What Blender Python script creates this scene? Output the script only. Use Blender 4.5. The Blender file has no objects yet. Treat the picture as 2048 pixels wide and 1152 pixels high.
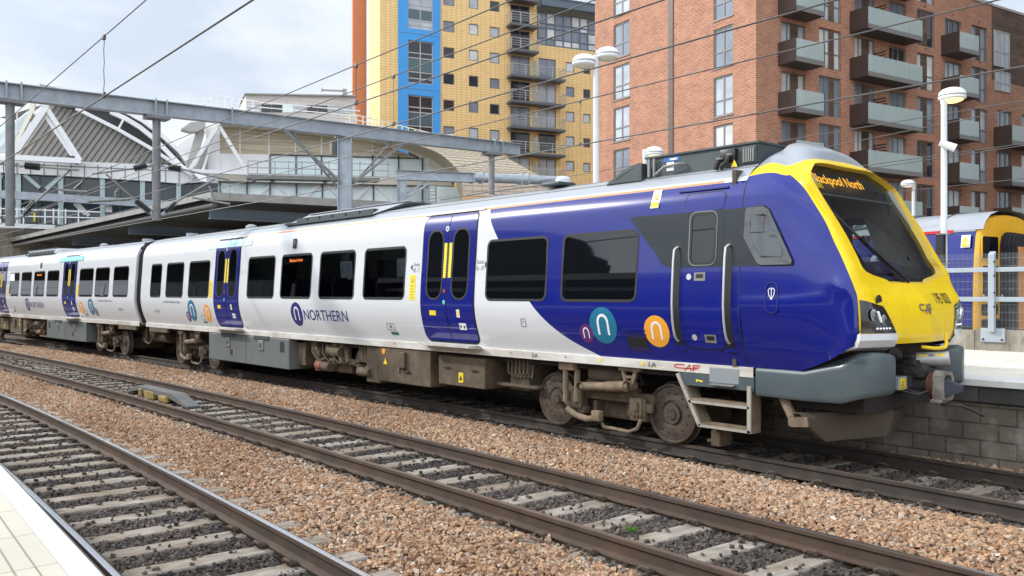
import bpy, bmesh, math, random
import numpy as np
from mathutils import Vector, Matrix
R = math.radians
random.seed(5); RNG = np.random.default_rng(7)
SC = bpy.context.scene
COL = SC.collection
# ------------------------------------------------------------------ camera
# X runs along the tracks towards the front of the train, Y across them, Z up; rail top = 0
F, VX, HY, CH = 1740.0, -500.0, 586.5, 2.15
AL = math.atan((1024 - VX) / F); S, C = math.sin(AL), math.cos(AL)
cam = bpy.data.cameras.new('camera'); camo = bpy.data.objects.new('camera', cam); COL.objects.link(camo)
cam.sensor_width = 36; cam.lens = 36 * F / 2048; cam.shift_y = (HY - 576) / 2048
cam.clip_start = 0.1; cam.clip_end = 3000
camo.location = (0, 0, CH); camo.rotation_euler = (R(90), 0, math.atan2(C, S))
SC.camera = camo
# ------------------------------------------------------------------ light
SUN = Vector((-0.74, -0.46, 0.52)).normalized()
sl = bpy.data.lights.new('sun', 'SUN'); so = bpy.data.objects.new('sun', sl); COL.objects.link(so)
sl.energy = 2.0; sl.angle = R(2.0); sl.color = (1.0, 0.95, 0.87)
so.location = (-20, -12, 30); so.rotation_euler = SUN.to_track_quat('Z', 'Y').to_euler()
W = bpy.data.worlds.new('World'); SC.world = W; W.use_nodes = True
nt = W.node_tree; nt.nodes.clear(); L = nt.links.new
def wn(t, **k):
    n = nt.nodes.new(t)
    for a, b in k.items(): setattr(n, a, b)
    return n
sky = wn('ShaderNodeTexSky', sky_type='NISHITA', sun_disc=False)
sky.sun_elevation = math.asin(SUN.z); sky.sun_rotation = math.atan2(SUN.x, SUN.y)
bg1 = wn('ShaderNodeBackground'); bg1.inputs['Strength'].default_value = 0.11
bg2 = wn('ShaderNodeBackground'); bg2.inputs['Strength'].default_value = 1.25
tc = wn('ShaderNodeTexCoord')
mp = wn('ShaderNodeMapping'); mp.inputs['Scale'].default_value = (1.0, 1.0, 2.4); mp.inputs['Location'].default_value = (0.35, 0.2, 0.1)
no = wn('ShaderNodeTexNoise'); no.inputs['Scale'].default_value = 2.6; no.inputs['Detail'].default_value = 7; no.inputs['Roughness'].default_value = 0.55
no2 = wn('ShaderNodeTexNoise'); no2.inputs['Scale'].default_value = 1.9; no2.inputs['Detail'].default_value = 6
cr = wn('ShaderNodeValToRGB'); cr.color_ramp.elements[0].position = 0.40; cr.color_ramp.elements[1].position = 0.66
cr.color_ramp.elements[0].color = (0.55, 0.63, 0.74, 1); cr.color_ramp.elements[1].color = (0.90, 0.92, 0.94, 1)
fr = wn('ShaderNodeMapRange'); fr.inputs['From Min'].default_value = 0.28; fr.inputs['From Max'].default_value = 0.5
fr.inputs['To Min'].default_value = 0.72; fr.inputs['To Max'].default_value = 1.0
# sky brightness raised behind the camera, out of frame, to light camera-facing facades
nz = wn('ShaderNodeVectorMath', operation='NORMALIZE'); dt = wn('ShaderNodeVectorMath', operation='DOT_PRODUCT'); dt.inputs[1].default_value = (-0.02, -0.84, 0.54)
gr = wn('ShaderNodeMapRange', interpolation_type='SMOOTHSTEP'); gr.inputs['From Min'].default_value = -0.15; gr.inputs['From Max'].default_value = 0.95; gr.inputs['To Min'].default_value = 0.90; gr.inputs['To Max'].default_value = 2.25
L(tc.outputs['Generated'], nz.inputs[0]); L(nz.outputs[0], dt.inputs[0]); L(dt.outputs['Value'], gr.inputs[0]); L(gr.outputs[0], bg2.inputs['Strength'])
mx = wn('ShaderNodeMixShader'); out = wn('ShaderNodeOutputWorld')
L(tc.outputs['Generated'], mp.inputs[0]); L(mp.outputs[0], no.inputs[0]); L(mp.outputs[0], no2.inputs[0])
L(no.outputs[0], cr.inputs[0]); L(cr.outputs[0], bg2.inputs[0]); L(sky.outputs[0], bg1.inputs[0])
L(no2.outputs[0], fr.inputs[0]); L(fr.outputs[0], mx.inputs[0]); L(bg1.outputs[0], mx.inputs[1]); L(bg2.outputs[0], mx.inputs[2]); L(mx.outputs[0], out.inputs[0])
SC.view_settings.view_transform = 'Standard'; SC.view_settings.look = 'None'
SC.view_settings.exposure = 0.5; SC.view_settings.gamma = 1
SC.cycles.max_bounces = 6; SC.cycles.transparent_max_bounces = 12
# ------------------------------------------------------------------ photograph survey: pixel (2048 wide) -> point at a known plane
def py(u, v, Y):
    x = (u - 1024) / F; X = (x * S - C) / (S + x * C) * Y; fw = -X * C + Y * S
    return Vector((X, Y, CH - (v - HY) / F * fw))
def px(u, v, X):
    x = (u - 1024) / F; Y = (S + x * C) / (x * S - C) * X; fw = -X * C + Y * S
    return Vector((X, Y, CH - (v - HY) / F * fw))
def pf(u, v, fw):
    r = (u - 1024) / F * fw
    return Vector((-fw * C + r * S, fw * S + r * C, CH - (v - HY) / F * fw))
# ------------------------------------------------------------------ materials
MATS = {}
def lin(h):
    h = h.lstrip('#'); c = [int(h[i:i + 2], 16) / 255 for i in (0, 2, 4)]
    return tuple(x / 12.92 if x <= 0.04045 else ((x + 0.055) / 1.055) ** 2.4 for x in c)
def mat(name, rgb, rough=0.5, metal=0.0, var=0.0, vs=4.0, bump=0.0, bs=60.0, coat=0.0, spec=0.5, dirt=None, ds=1.5, da=0.5, emit=None, stretch=None):
    m = bpy.data.materials.new(name); m.use_nodes = True; MATS[name] = m
    n = m.node_tree; b = n.nodes['Principled BSDF']; lk = n.links.new
    if isinstance(rgb, str): rgb = lin(rgb)
    b.inputs['Base Color'].default_value = (*rgb, 1); b.inputs['Roughness'].default_value = rough
    b.inputs['Metallic'].default_value = metal; b.inputs['Specular IOR Level'].default_value = spec
    b.inputs['Coat Weight'].default_value = coat; b.inputs['Coat Roughness'].default_value = 0.04
    if emit: b.inputs['Emission Color'].default_value = (*emit[0], 1); b.inputs['Emission Strength'].default_value = emit[1]
    if var or bump or dirt:
        t = n.nodes.new('ShaderNodeTexCoord'); src = t.outputs['Object']
        if stretch:
            mm = n.nodes.new('ShaderNodeMapping'); mm.inputs['Scale'].default_value = stretch; lk(src, mm.inputs[0]); src = mm.outputs[0]
    last = None
    if var:
        q = n.nodes.new('ShaderNodeTexNoise'); q.inputs['Scale'].default_value = vs; q.inputs['Detail'].default_value = 6; lk(src, q.inputs[0])
        r = n.nodes.new('ShaderNodeValToRGB'); e = r.color_ramp.elements
        e[0].position, e[1].position = 0.3, 0.7
        e[0].color = (*[c * (1 - var) for c in rgb], 1); e[1].color = (*[min(1, c * (1 + var)) for c in rgb], 1)
        lk(q.outputs[0], r.inputs[0]); last = r.outputs[0]; lk(last, b.inputs['Base Color'])
    if dirt:
        q = n.nodes.new('ShaderNodeTexNoise'); q.inputs['Scale'].default_value = ds; q.inputs['Detail'].default_value = 8; q.inputs['Roughness'].default_value = 0.7; lk(src, q.inputs[0])
        r = n.nodes.new('ShaderNodeMapRange'); r.inputs['From Min'].default_value = 0.42; r.inputs['From Max'].default_value = 0.68; r.inputs['To Max'].default_value = da; lk(q.outputs[0], r.inputs[0])
        x = n.nodes.new('ShaderNodeMix'); x.data_type = 'RGBA'; x.inputs['B'].default_value = (*(lin(dirt) if isinstance(dirt, str) else dirt), 1)
        if last: lk(last, x.inputs['A'])
        else: x.inputs['A'].default_value = (*rgb, 1)
        lk(r.outputs[0], x.inputs['Factor']); lk(x.outputs['Result'], b.inputs['Base Color'])
    if bump:
        q = n.nodes.new('ShaderNodeTexNoise'); q.inputs['Scale'].default_value = bs; q.inputs['Detail'].default_value = 5; lk(src, q.inputs[0])
        u = n.nodes.new('ShaderNodeBump'); u.inputs['Strength'].default_value = bump; u.inputs['Distance'].default_value = 0.02; lk(q.outputs[0], u.inputs['Height']); lk(u.outputs[0], b.inputs['Normal'])
    return m
def glassmat(name, tint, fac=0.12, rough=0.0):
    m = bpy.data.materials.new(name); m.use_nodes = True; MATS[name] = m
    n = m.node_tree; n.nodes.clear(); lk = n.links.new
    o = n.nodes.new('ShaderNodeOutputMaterial'); t = n.nodes.new('ShaderNodeBsdfTransparent'); t.inputs[0].default_value = (*tint, 1)
    g = n.nodes.new('ShaderNodeBsdfGlossy'); g.inputs['Roughness'].default_value = rough; g.inputs[0].default_value = (0.9, 0.95, 1, 1)
    f = n.nodes.new('ShaderNodeFresnel'); f.inputs[0].default_value = 1.4
    a = n.nodes.new('ShaderNodeMath'); a.operation = 'ADD'; a.inputs[1].default_value = fac; a.use_clamp = True
    x = n.nodes.new('ShaderNodeMixShader'); lk(f.outputs[0], a.inputs[0]); lk(a.outputs[0], x.inputs[0]); lk(t.outputs[0], x.inputs[1]); lk(g.outputs[0], x.inputs[2]); lk(x.outputs[0], o.inputs[0])
    return m
def coursemat(name, c1, c2, mort, bw, bh, ms=0.012, axes='XZ', rough=0.85, var=0.25, off=0.5, bump=0.3, bias=0.0, patch=None):
    """brick / tile / block courses laid in the local plane of the wall"""
    m = bpy.data.materials.new(name); m.use_nodes = True; MATS[name] = m
    n = m.node_tree; b = n.nodes['Principled BSDF']; lk = n.links.new
    b.inputs['Roughness'].default_value = rough
    t = n.nodes.new('ShaderNodeTexCoord'); sp = n.nodes.new('ShaderNodeSeparateXYZ'); cb = n.nodes.new('ShaderNodeCombineXYZ'); lk(t.outputs['Object'], sp.inputs[0])
    if axes == 'SUM':
        ad = n.nodes.new('ShaderNodeMath'); ad.operation = 'ADD'; lk(sp.outputs[0], ad.inputs[0]); lk(sp.outputs[1], ad.inputs[1]); lk(ad.outputs[0], cb.inputs[0]); lk(sp.outputs[2], cb.inputs[1])
    else:
        lk(sp.outputs['XYZ'.index(axes[0])], cb.inputs[0]); lk(sp.outputs['XYZ'.index(axes[1])], cb.inputs[1])
    k = n.nodes.new('ShaderNodeTexBrick'); lk(cb.outputs[0], k.inputs[0]); k.offset = off
    for nm, c in (('Color1', c1), ('Color2', c2), ('Mortar', mort)): k.inputs[nm].default_value = (*(lin(c) if isinstance(c, str) else c), 1)
    k.inputs['Scale'].default_value = 1; k.inputs['Mortar Size'].default_value = ms; k.inputs['Brick Width'].default_value = bw; k.inputs['Row Height'].default_value = bh; k.inputs['Bias'].default_value = bias
    q = n.nodes.new('ShaderNodeTexNoise'); q.inputs['Scale'].default_value = 0.9; q.inputs['Detail'].default_value = 8; lk(t.outputs['Object'], q.inputs[0])
    r = n.nodes.new('ShaderNodeMapRange'); r.inputs['From Min'].default_value = 0.3; r.inputs['From Max'].default_value = 0.7; r.inputs['To Min'].default_value = 1 - var; r.inputs['To Max'].default_value = 1 + var; lk(q.outputs[0], r.inputs[0])
    h = n.nodes.new('ShaderNodeHueSaturation'); lk(k.outputs['Color'], h.inputs['Color']); lk(r.outputs[0], h.inputs['Value']); last = h.outputs[0]
    if patch:
        q2 = n.nodes.new('ShaderNodeTexNoise'); q2.inputs['Scale'].default_value = patch[1]; q2.inputs['Detail'].default_value = 9; q2.inputs['Roughness'].default_value = 0.7; lk(t.outputs['Object'], q2.inputs[0])
        r2 = n.nodes.new('ShaderNodeMapRange'); r2.inputs['From Min'].default_value = 0.5; r2.inputs['From Max'].default_value = 0.68; r2.inputs['To Max'].default_value = patch[2]; lk(q2.outputs[0], r2.inputs[0])
        x = n.nodes.new('ShaderNodeMix'); x.data_type = 'RGBA'; x.inputs['B'].default_value = (*patch[0], 1); lk(last, x.inputs['A']); lk(r2.outputs[0], x.inputs['Factor']); last = x.outputs['Result']
    lk(last, b.inputs['Base Color'])
    u = n.nodes.new('ShaderNodeBump'); u.inputs['Strength'].default_value = bump; u.inputs['Distance'].default_value = 0.02; u.invert = True; lk(k.outputs['Fac'], u.inputs['Height']); lk(u.outputs[0], b.inputs['Normal'])
    return m
mat('white paint', (0.66, 0.67, 0.68), 0.32, var=0.03, vs=0.7, coat=0.35, dirt=(0.5, 0.48, 0.42), ds=0.9, da=0.10, stretch=(0.25, 1, 1.2))
mat('blue paint', (0.0060, 0.0125, 0.185), 0.22, var=0.05, vs=0.8, coat=0.45, spec=0.25, dirt=(0.02, 0.022, 0.12), ds=1.3, da=0.35)
mat('yellow paint', (0.90, 0.62, 0.002), 0.35, spec=0.3, coat=0.2, var=0.04, vs=2, dirt=(0.55, 0.36, 0.02), ds=9, da=0.25)
mat('dark livery', (0.014, 0.019, 0.026), 0.3, coat=0.15, spec=0.3, var=0.1, vs=2)
mat('roof grey', (0.33, 0.35, 0.38), 0.4, var=0.06, vs=0.8, coat=0.15, dirt=(0.3, 0.3, 0.3), ds=0.8, da=0.3, stretch=(0.3, 1, 1))
mat('cowl grey', (0.30, 0.32, 0.35), 0.35, var=0.06, vs=2, coat=0.3)
mat('rubber', (0.008, 0.008, 0.009), 0.6)
mat('bellows', (0.012, 0.012, 0.016), 0.75, bump=0.3, bs=30)
mat('tinted glass', (0.004, 0.005, 0.007), 0.02, spec=0.5)
mat('solebar white', (0.62, 0.60, 0.55), 0.5, dirt=(0.30, 0.25, 0.18), ds=1.6, da=0.75, stretch=(0.6, 1, 2), var=0.05, vs=3)
mat('recess shadow', (0.36, 0.32, 0.26), 0.6, var=0.15, vs=3)  # shadow in the recess above the sole bar, painted beige-grey
mat('orange line', (0.8, 0.25, 0.08), 0.5)
mat('valance grey', (0.066, 0.090, 0.098), 0.42, var=0.06, vs=2, coat=0.1, dirt=(0.12, 0.11, 0.09), ds=2, da=0.25)
mat('skirt grey', (0.125, 0.145, 0.145), 0.5, var=0.08, vs=3, dirt=(0.13, 0.11, 0.08), ds=2, da=0.4)
mat('brown grime', (0.115, 0.082, 0.05), 0.85, var=0.3, vs=5, bump=0.25, bs=40, dirt=(0.04, 0.03, 0.022), ds=3, da=0.6)
mat('light grime', (0.21, 0.155, 0.10), 0.85, var=0.25, vs=6, bump=0.2, bs=50, dirt=(0.07, 0.05, 0.035), ds=4, da=0.6)
mat('dark grime', (0.028, 0.022, 0.018), 0.9, var=0.3, vs=4)
mat('wheel steel', (0.085, 0.062, 0.046), 0.6, metal=0.25, var=0.3, vs=6, bump=0.1, bs=60)
mat('tread steel', (0.16, 0.13, 0.11), 0.35, metal=0.7, var=0.2, vs=5)
mat('sticker yellow', (0.85, 0.62, 0.02), 0.5)
mat('sticker white', (0.78, 0.78, 0.78), 0.5)
mat('sticker green', (0.02, 0.16, 0.09), 0.5)
mat('turquoise tape', (0.10, 0.50, 0.42), 0.5)
mat('pale tape', (0.55, 0.80, 0.82), 0.5)
mat('ink', (0.02, 0.02, 0.025), 0.5)
mat('grey ink', (0.16, 0.17, 0.19), 0.5)
mat('logo navy', (0.018, 0.016, 0.17), 0.4, coat=0.3)
mat('logo teal', (0.008, 0.16, 0.27), 0.4, coat=0.3)
mat('logo orange', (0.84, 0.36, 0.035), 0.4, coat=0.3)
mat('logo purple', (0.10, 0.018, 0.14), 0.4, coat=0.3)
mat('red mark', (0.55, 0.01, 0.015), 0.5)
mat('purple grey', (0.20, 0.14, 0.19), 0.5)
mat('chrome bar', (0.62, 0.62, 0.62), 0.3, metal=0.45)
mat('roof kit', (0.045, 0.06, 0.062), 0.5, var=0.15, vs=4, dirt=(0.08, 0.09, 0.09), ds=5, da=0.4)
mat('black plastic', (0.012, 0.012, 0.013), 0.4)
mat('sign blue', (0.02, 0.12, 0.4), 0.5)
mat('lamp lens', (0.16, 0.19, 0.19), 0.06, spec=0.8, coat=1)
mat('lamp white', (0.8, 0.82, 0.84), 0.3, emit=((0.9, 0.95, 1.0), 0.25))
mat('led amber', (0.8, 0.4, 0.02), 0.5, emit=((1.0, 0.47, 0.03), 1.0))
mat('led orange', (0.8, 0.2, 0.02), 0.5, emit=((1.0, 0.22, 0.03), 0.9))
mat('cab beige', (0.42, 0.42, 0.36), 0.6, var=0.05)
mat('cab brown', (0.06, 0.045, 0.038), 0.7, var=0.2, vs=6)
mat('cab purple', (0.075, 0.06, 0.14), 0.7)
mat('seat cloth', (0.03, 0.03, 0.10), 0.9)
glassmat('windscreen glass', (0.80, 0.82, 0.82), 0.0)
glassmat('saloon glass', (0.40, 0.43, 0.43), 0.0)
mat('saloon grey', (0.30, 0.31, 0.32), 0.7)
glassmat('cab side glass', (0.55, 0.6, 0.6), 0.03)
mat('rust rail', (0.078, 0.047, 0.030), 0.75, var=0.3, vs=3, bump=0.15, bs=40, dirt=(0.045, 0.035, 0.03), ds=1.2, da=0.6)
mat('dark rail', (0.045, 0.034, 0.027), 0.75, var=0.3, vs=3, bump=0.15, bs=40)
mat('polished rail', (0.74, 0.75, 0.78), 0.24, metal=1.0)
mat('worn rail', (0.15, 0.095, 0.062), 0.65, metal=0.1, var=0.25, vs=3)
mat('sleeper', (0.29, 0.255, 0.215), 0.9, var=0.35, vs=5, bump=0.5, bs=30, dirt=(0.15, 0.095, 0.05), ds=1.3, da=0.9, stretch=(2.5, .8, 1))
mat('clip iron', (0.085, 0.060, 0.042), 0.85, var=0.3, vs=20)
mat('galvanised', (0.36, 0.40, 0.44), 0.5, metal=0.35, var=0.16, vs=3.5, dirt=(0.25, 0.27, 0.29), ds=6, da=0.5)
mat('dull steel', (0.22, 0.22, 0.21), 0.6, metal=0.3, var=0.15, vs=4)
mat('wire', (0.10, 0.095, 0.09), 0.5, metal=0.4)
mat('post steel', (0.19, 0.195, 0.20), 0.6, metal=0.2, var=0.2, vs=3)
mat('insulator', (0.035, 0.042, 0.045), 0.4)
mat('post white', (0.66, 0.68, 0.70), 0.45, var=0.04, vs=3)
mat('fence grey', (0.36, 0.40, 0.44), 0.45, metal=0.2, var=0.05, vs=4)
mat('concrete', (0.30, 0.28, 0.23), 0.9, var=0.3, vs=2.5, bump=0.3, bs=25, dirt=(0.10, 0.085, 0.06), ds=5, da=0.8, stretch=(1.4, 1.4, 0.5))
mat('coping', (0.66, 0.66, 0.63), 0.75, var=0.05, vs=6, dirt=(0.42, 0.40, 0.36), ds=7, da=0.5, bump=0.1, bs=80)
mat('near coping', (0.70, 0.70, 0.69), 0.7, var=0.03, vs=6, bump=0.1, bs=80)
mat('coping edge', (0.28, 0.28, 0.28), 0.8, var=0.2)

_n = MATS['sleeper'].node_tree; _oi = _n.nodes.new('ShaderNodeObjectInfo'); _mp = [q for q in _n.nodes if q.type == 'MAPPING'][0]
_sc = _n.nodes.new('ShaderNodeVectorMath'); _sc.operation = 'SCALE'; _sc.inputs['Scale'].default_value = 37.0
_cb = _n.nodes.new('ShaderNodeCombineXYZ'); [_n.links.new(_oi.outputs['Random'], _cb.inputs[i]) for i in range(3)]
_n.links.new(_cb.outputs[0], _sc.inputs[0]); _n.links.new(_sc.outputs[0], _mp.inputs['Location'])
# ------------------------------------------------------------------ mesh builder
ORG = {}
EACH = set('bolt axle_box hanger_bracket engine pipework unit_fitting unit_label panel_latch lamp light_strip roof_vent wall_vent wall_light white_pane strip_fitting panel_joint wall_rib glazing_column glazing_brace cladding_joint truss side_window warning_label side_label door_sticker door_button door_handle roof_tie truss_foot side_mullion end_wall end_cheek walkway_bracing jacking_mark tank_fitting box_handle worn_bracket deflector_strut roof_joint mullion parapet cantrail_stripe drip_lip warning_strip register_arm side_vent strap coupling_bar door_leaf roof_aerial end_ladder nose_pipework tape_strip'.split())
class MB:
    def __init__(s): s.v = []; s.f = []; s.m = []; s.sm = []; s.pc = []
    def add(s, vs, fs, m=0, sm=False):
        o = len(s.v); s.pc.append((o, o + len(vs), len(s.f), len(s.f) + len(fs))); s.v += [tuple(v) for v in vs]; s.f += [tuple(i + o for i in f) for f in fs]; s.m += [m] * len(fs); s.sm += [sm] * len(fs); return s
    def box(s, a, b, m=0):
        x0, y0, z0 = a; x1, y1, z1 = b
        return s.add([(x0, y0, z0), (x1, y0, z0), (x1, y1, z0), (x0, y1, z0), (x0, y0, z1), (x1, y0, z1), (x1, y1, z1), (x0, y1, z1)],
                     [(0, 3, 2, 1), (4, 5, 6, 7), (0, 1, 5, 4), (1, 2, 6, 5), (2, 3, 7, 6), (3, 0, 4, 7)], m)
    def bbox(s, a, b, c=0.02, m=0):
        """box with chamfered edges"""
        a = Vector(a); b = Vector(b); lo = Vector([min(a[i], b[i]) for i in range(3)]); hi = Vector([max(a[i], b[i]) for i in range(3)])
        bm = bmesh.new(); bmesh.ops.create_cube(bm, size=1)
        for v in bm.verts: v.co = Vector([(lo[i] + hi[i]) / 2 + v.co[i] * (hi[i] - lo[i]) for i in range(3)])
        bmesh.ops.bevel(bm, geom=list(bm.edges), offset=min(c, min(hi - lo) * 0.45), segments=2, affect='EDGES', profile=0.5)
        bm.verts.index_update()
        s.add([v.co for v in bm.verts], [[v.index for v in f.verts] for f in bm.faces], m); bm.free(); return s
    def bar(s, p, q, w, h, up=(0, 0, 1), m=0):
        """rectangular bar from p to q, w across and h along up"""
        p = Vector(p); q = Vector(q); d = (q - p).normalized(); up = Vector(up)
        a = d.cross(up)
        if a.length < 1e-4: a = d.cross(Vector((1, 0, 0)))
        a.normalize(); b = a.cross(d).normalized(); a *= w / 2; b *= h / 2
        vs = [p - a - b, p + a - b, p + a + b, p - a + b, q - a - b, q + a - b, q + a + b, q - a + b]
        return s.add(vs, [(0, 1, 2, 3), (4, 7, 6, 5), (0, 4, 5, 1), (1, 5, 6, 2), (2, 6, 7, 3), (3, 7, 4, 0)], m)
    def ibeam(s, p, q, w, h, t=0.02, up=(0, 0, 1), m=0):
        p = Vector(p); q = Vector(q); up = Vector(up); d = (q - p).normalized(); a = d.cross(up).normalized(); b = a.cross(d)
        s.bar(p + b * (h - t) / 2, q + b * (h - t) / 2, w, t, up, m); s.bar(p - b * (h - t) / 2, q - b * (h - t) / 2, w, t, up, m)
        return s.bar(p, q, t, h - 2 * t, up, m)
    def tube(s, pts, r, n=8, m=0, cap=True):
        pts = [Vector(p) for p in pts]; rs = r if isinstance(r, (list, tuple)) else [r] * len(pts)
        vs = []; fs = []; prev = None
        for i, p in enumerate(pts):
            d = (pts[min(i + 1, len(pts) - 1)] - pts[max(i - 1, 0)]).normalized()
            if prev is None:
                a = d.cross(Vector((0, 0, 1)))
                if a.length < 0.05: a = d.cross(Vector((1, 0, 0)))
            else: a = prev - d * prev.dot(d)
            a.normalize(); prev = a; b = d.cross(a)
            for k in range(n):
                t = 2 * math.pi * k / n; vs.append(p + (a * math.cos(t) + b * math.sin(t)) * rs[i])
        for i in range(len(pts) - 1):
            for k in range(n):
                fs.append((i * n + k, i * n + (k + 1) % n, (i + 1) * n + (k + 1) % n, (i + 1) * n + k))
        s.add(vs, fs, m, True)
        if cap:
            s.add(vs[:n], [tuple(range(n))[::-1]], m); s.add(vs[-n:], [tuple(range(n))], m)
        return s
    def lathe(s, o, ax, prof, n=24, m=0, sm=True):
        """prof: list of (distance along ax, radius)"""
        o = Vector(o); ax = Vector(ax).normalized(); a = ax.cross(Vector((0, 0, 1)))
        if a.length < 0.1: a = ax.cross(Vector((1, 0, 0)))
        a.normalize(); b = ax.cross(a); vs = []; fs = []
        for t, r in prof:
            for k in range(n):
                g = 2 * math.pi * k / n; vs.append(o + ax * t + (a * math.cos(g) + b * math.sin(g)) * max(r, 1e-4))
        for i in range(len(prof) - 1):
            for k in range(n): fs.append((i * n + k, i * n + (k + 1) % n, (i + 1) * n + (k + 1) % n, (i + 1) * n + k))
        return s.add(vs, fs, m, sm)
    def prism(s, poly, vec, m=0):
        """closed prism: poly (3D points) swept by vec"""
        vec = Vector(vec); p = [Vector(q) for q in poly]; n = len(p)
        s.add(p + [q + vec for q in p], [tuple(range(n)), tuple(range(2 * n - 1, n - 1, -1))] + [(i, (i + 1) % n, n + (i + 1) % n, n + i) for i in range(n)], m); return s
    def grid(s, rows, m=0, sm=True, skip=None):
        n = len(rows[0]); fs = []
        for i in range(len(rows) - 1):
            for k in range(n - 1):
                if skip and skip(i, k): continue
                fs.append((i * n + k, i * n + k + 1, (i + 1) * n + k + 1, (i + 1) * n + k))
        return s.add([p for r in rows for p in r], fs, m, sm)
    def build(s, name, mats, parent=None, sharp=35):
        if name not in EACH or len(s.pc) < 2: return s.build1(name, mats, parent, sharp)
        # pieces that do not touch become objects of their own
        bb = [(np.min(s.v[a:c], 0) - .008, np.max(s.v[a:c], 0) + .008) for a, c, _, _ in s.pc]; g = list(range(len(bb)))
        def root(i):
            while g[i] != i: i = g[i]
            return i
        for i in range(len(bb)):
            for k in range(i):
                if (bb[i][0] <= bb[k][1]).all() and (bb[k][0] <= bb[i][1]).all(): g[root(i)] = root(k)
        first = None
        for r in sorted({root(i) for i in range(len(bb))}):
            q = MB()
            for i, (a, c, f0, f1) in enumerate(s.pc):
                if root(i) == r:
                    o = len(q.v); q.v += s.v[a:c]; q.f += [tuple(j - a + o for j in f) for f in s.f[f0:f1]]; q.m += s.m[f0:f1]; q.sm += s.sm[f0:f1]
            ob = q.build1(name, mats, parent, sharp); first = first or ob
        return first
    def build1(s, name, mats, parent=None, sharp=35):
        me = bpy.data.meshes.new(name); o = bpy.data.objects.new(name, me); COL.objects.link(o)
        org = Vector((0, 0, 0))
        if parent is not None:
            o.parent = parent; org = ORG.get(parent.name, org); ORG[o.name] = org
        me.from_pydata([(v[0] - org[0], v[1] - org[1], v[2] - org[2]) for v in s.v], [], s.f)
        if isinstance(mats, str): mats = [mats]
        for q in mats: me.materials.append(MATS[q])
        me.polygons.foreach_set('material_index', s.m); me.polygons.foreach_set('use_smooth', s.sm)
        me.update()
        if any(s.sm): me.set_sharp_from_angle(angle=R(sharp))
        return o
def tag(o, label=None, cat=None, group=None, kind=None):
    for k, v in (('label', label), ('category', cat), ('group', group), ('kind', kind)):
        if v: o[k] = v
    return o
def thing(name, label, cat, loc=(0, 0, 0), rz=0.0, group=None, local=False):
    """Empty at the thing's base; children are meshed in world coordinates unless local"""
    o = bpy.data.objects.new(name, None); COL.objects.link(o); o.empty_display_size = 0.3
    o.location = loc; o.rotation_euler = (0, 0, rz)
    ORG[o.name] = Vector((0, 0, 0)) if local else Vector(loc)
    return tag(o, label, cat, group)
def copytree(o, parent=None):
    c = o.copy(); COL.objects.link(c)
    if parent is not None: c.parent = parent
    for ch in list(o.children): copytree(ch, c)
    return c
def textgeo(body, size=1.0, bold=0.0, space=1.0):
    cu = bpy.data.curves.new('lettering', 'FONT'); cu.body = body; cu.size = size; cu.offset = bold; cu.space_character = space; cu.resolution_u = 4
    o = bpy.data.objects.new('lettering', cu); COL.objects.link(o)
    dg = bpy.context.evaluated_depsgraph_get(); me = bpy.data.meshes.new_from_object(o.evaluated_get(dg))
    vs = [v.co.copy() for v in me.vertices]; fs = [tuple(p.vertices) for p in me.polygons]
    bpy.data.objects.remove(o); bpy.data.curves.remove(cu); bpy.data.meshes.remove(me)
    return vs, fs
def fit_text(body, w, h, bold=0.0):
    """lettering scaled to w x h, origin at lower left"""
    vs, fs = textgeo(body, 1.0, bold); x0 = min(v.x for v in vs); x1 = max(v.x for v in vs); y0 = min(v.y for v in vs); y1 = max(v.y for v in vs)
    return [((v.x - x0) / (x1 - x0) * w, (v.y - y0) / (y1 - y0) * h) for v in vs], fs
def rrect(x0, x1, z0, z1, r, n=6):
    """outline of a rounded rectangle, counter-clockwise"""
    p = []
    for cx, cz, a in ((x1 - r, z0 + r, -90), (x1 - r, z1 - r, 0), (x0 + r, z1 - r, 90), (x0 + r, z0 + r, 180)):
        for k in range(n + 1): t = R(a + 90 * k / n); p.append((cx + r * math.cos(t), cz + r * math.sin(t)))
    return p
# ------------------------------------------------------------------ ground, tracks, ballast
def fitpath(pts, deg):
    a = np.array(pts); co = np.polyfit(a[:, 0], a[:, 1], deg); lo, hi = a[:, 0].min(), a[:, 0].max(); d = np.polyder(co)
    def f(x):
        x = np.asarray(x, float); xc = np.clip(x, lo, hi)
        return np.polyval(co, xc) + np.polyval(d, xc) * (x - xc)
    return f
G = 1.505
_a = fitpath([(-21.1, 4.01), (-14.5, 3.93), (-12.5, 3.88), (-9.4, 3.71), (-7, 3.61), (-5.7, 3.54)], 2)
_bn = [(-30.6, 5.8), (-21.2, 5.97), (-15.3, 6.04), (-9.1, 5.85), (-5, 5.72), (-4, 5.68)]
_bf = [(-38, 7.21), (-26.7, 7.53), (-19.3, 7.61), (-11.1, 7.44), (-6.5, 7.36), (-5.1, 7.24), (-4, 7.18), (-2.5, 7.18)]
_b = fitpath([(x, y + .7525) for x, y in _bn] + [(x, y - .7525) for x, y in _bf], 3)
_c = fitpath([(-48.7, 9.24), (-35.3, 9.94), (-26, 10.22), (-8.8, 10.03), (-7.1, 10.03), (-5.5, 9.93), (-4.3, 9.80), (-3.2, 9.73)], 3)
PATHS = {'A': (lambda x: _a(x) - G, _a), 'B': (lambda x: _b(x) - .7525, lambda x: _b(x) + .7525), 'C': (_c, lambda x: _c(x) + 1.63)}
WALLY = 12.15                                            # face of the far platform
tag(MB().add([(-400, -200, -.33), (200, -200, -.33), (200, 400, -.33), (-400, 400, -.33)], [(0, 1, 2, 3)]).build('ground', [mat('earth', (0.20, 0.15, 0.11), 0.95, var=0.3, vs=3).name]), kind='structure')
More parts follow.
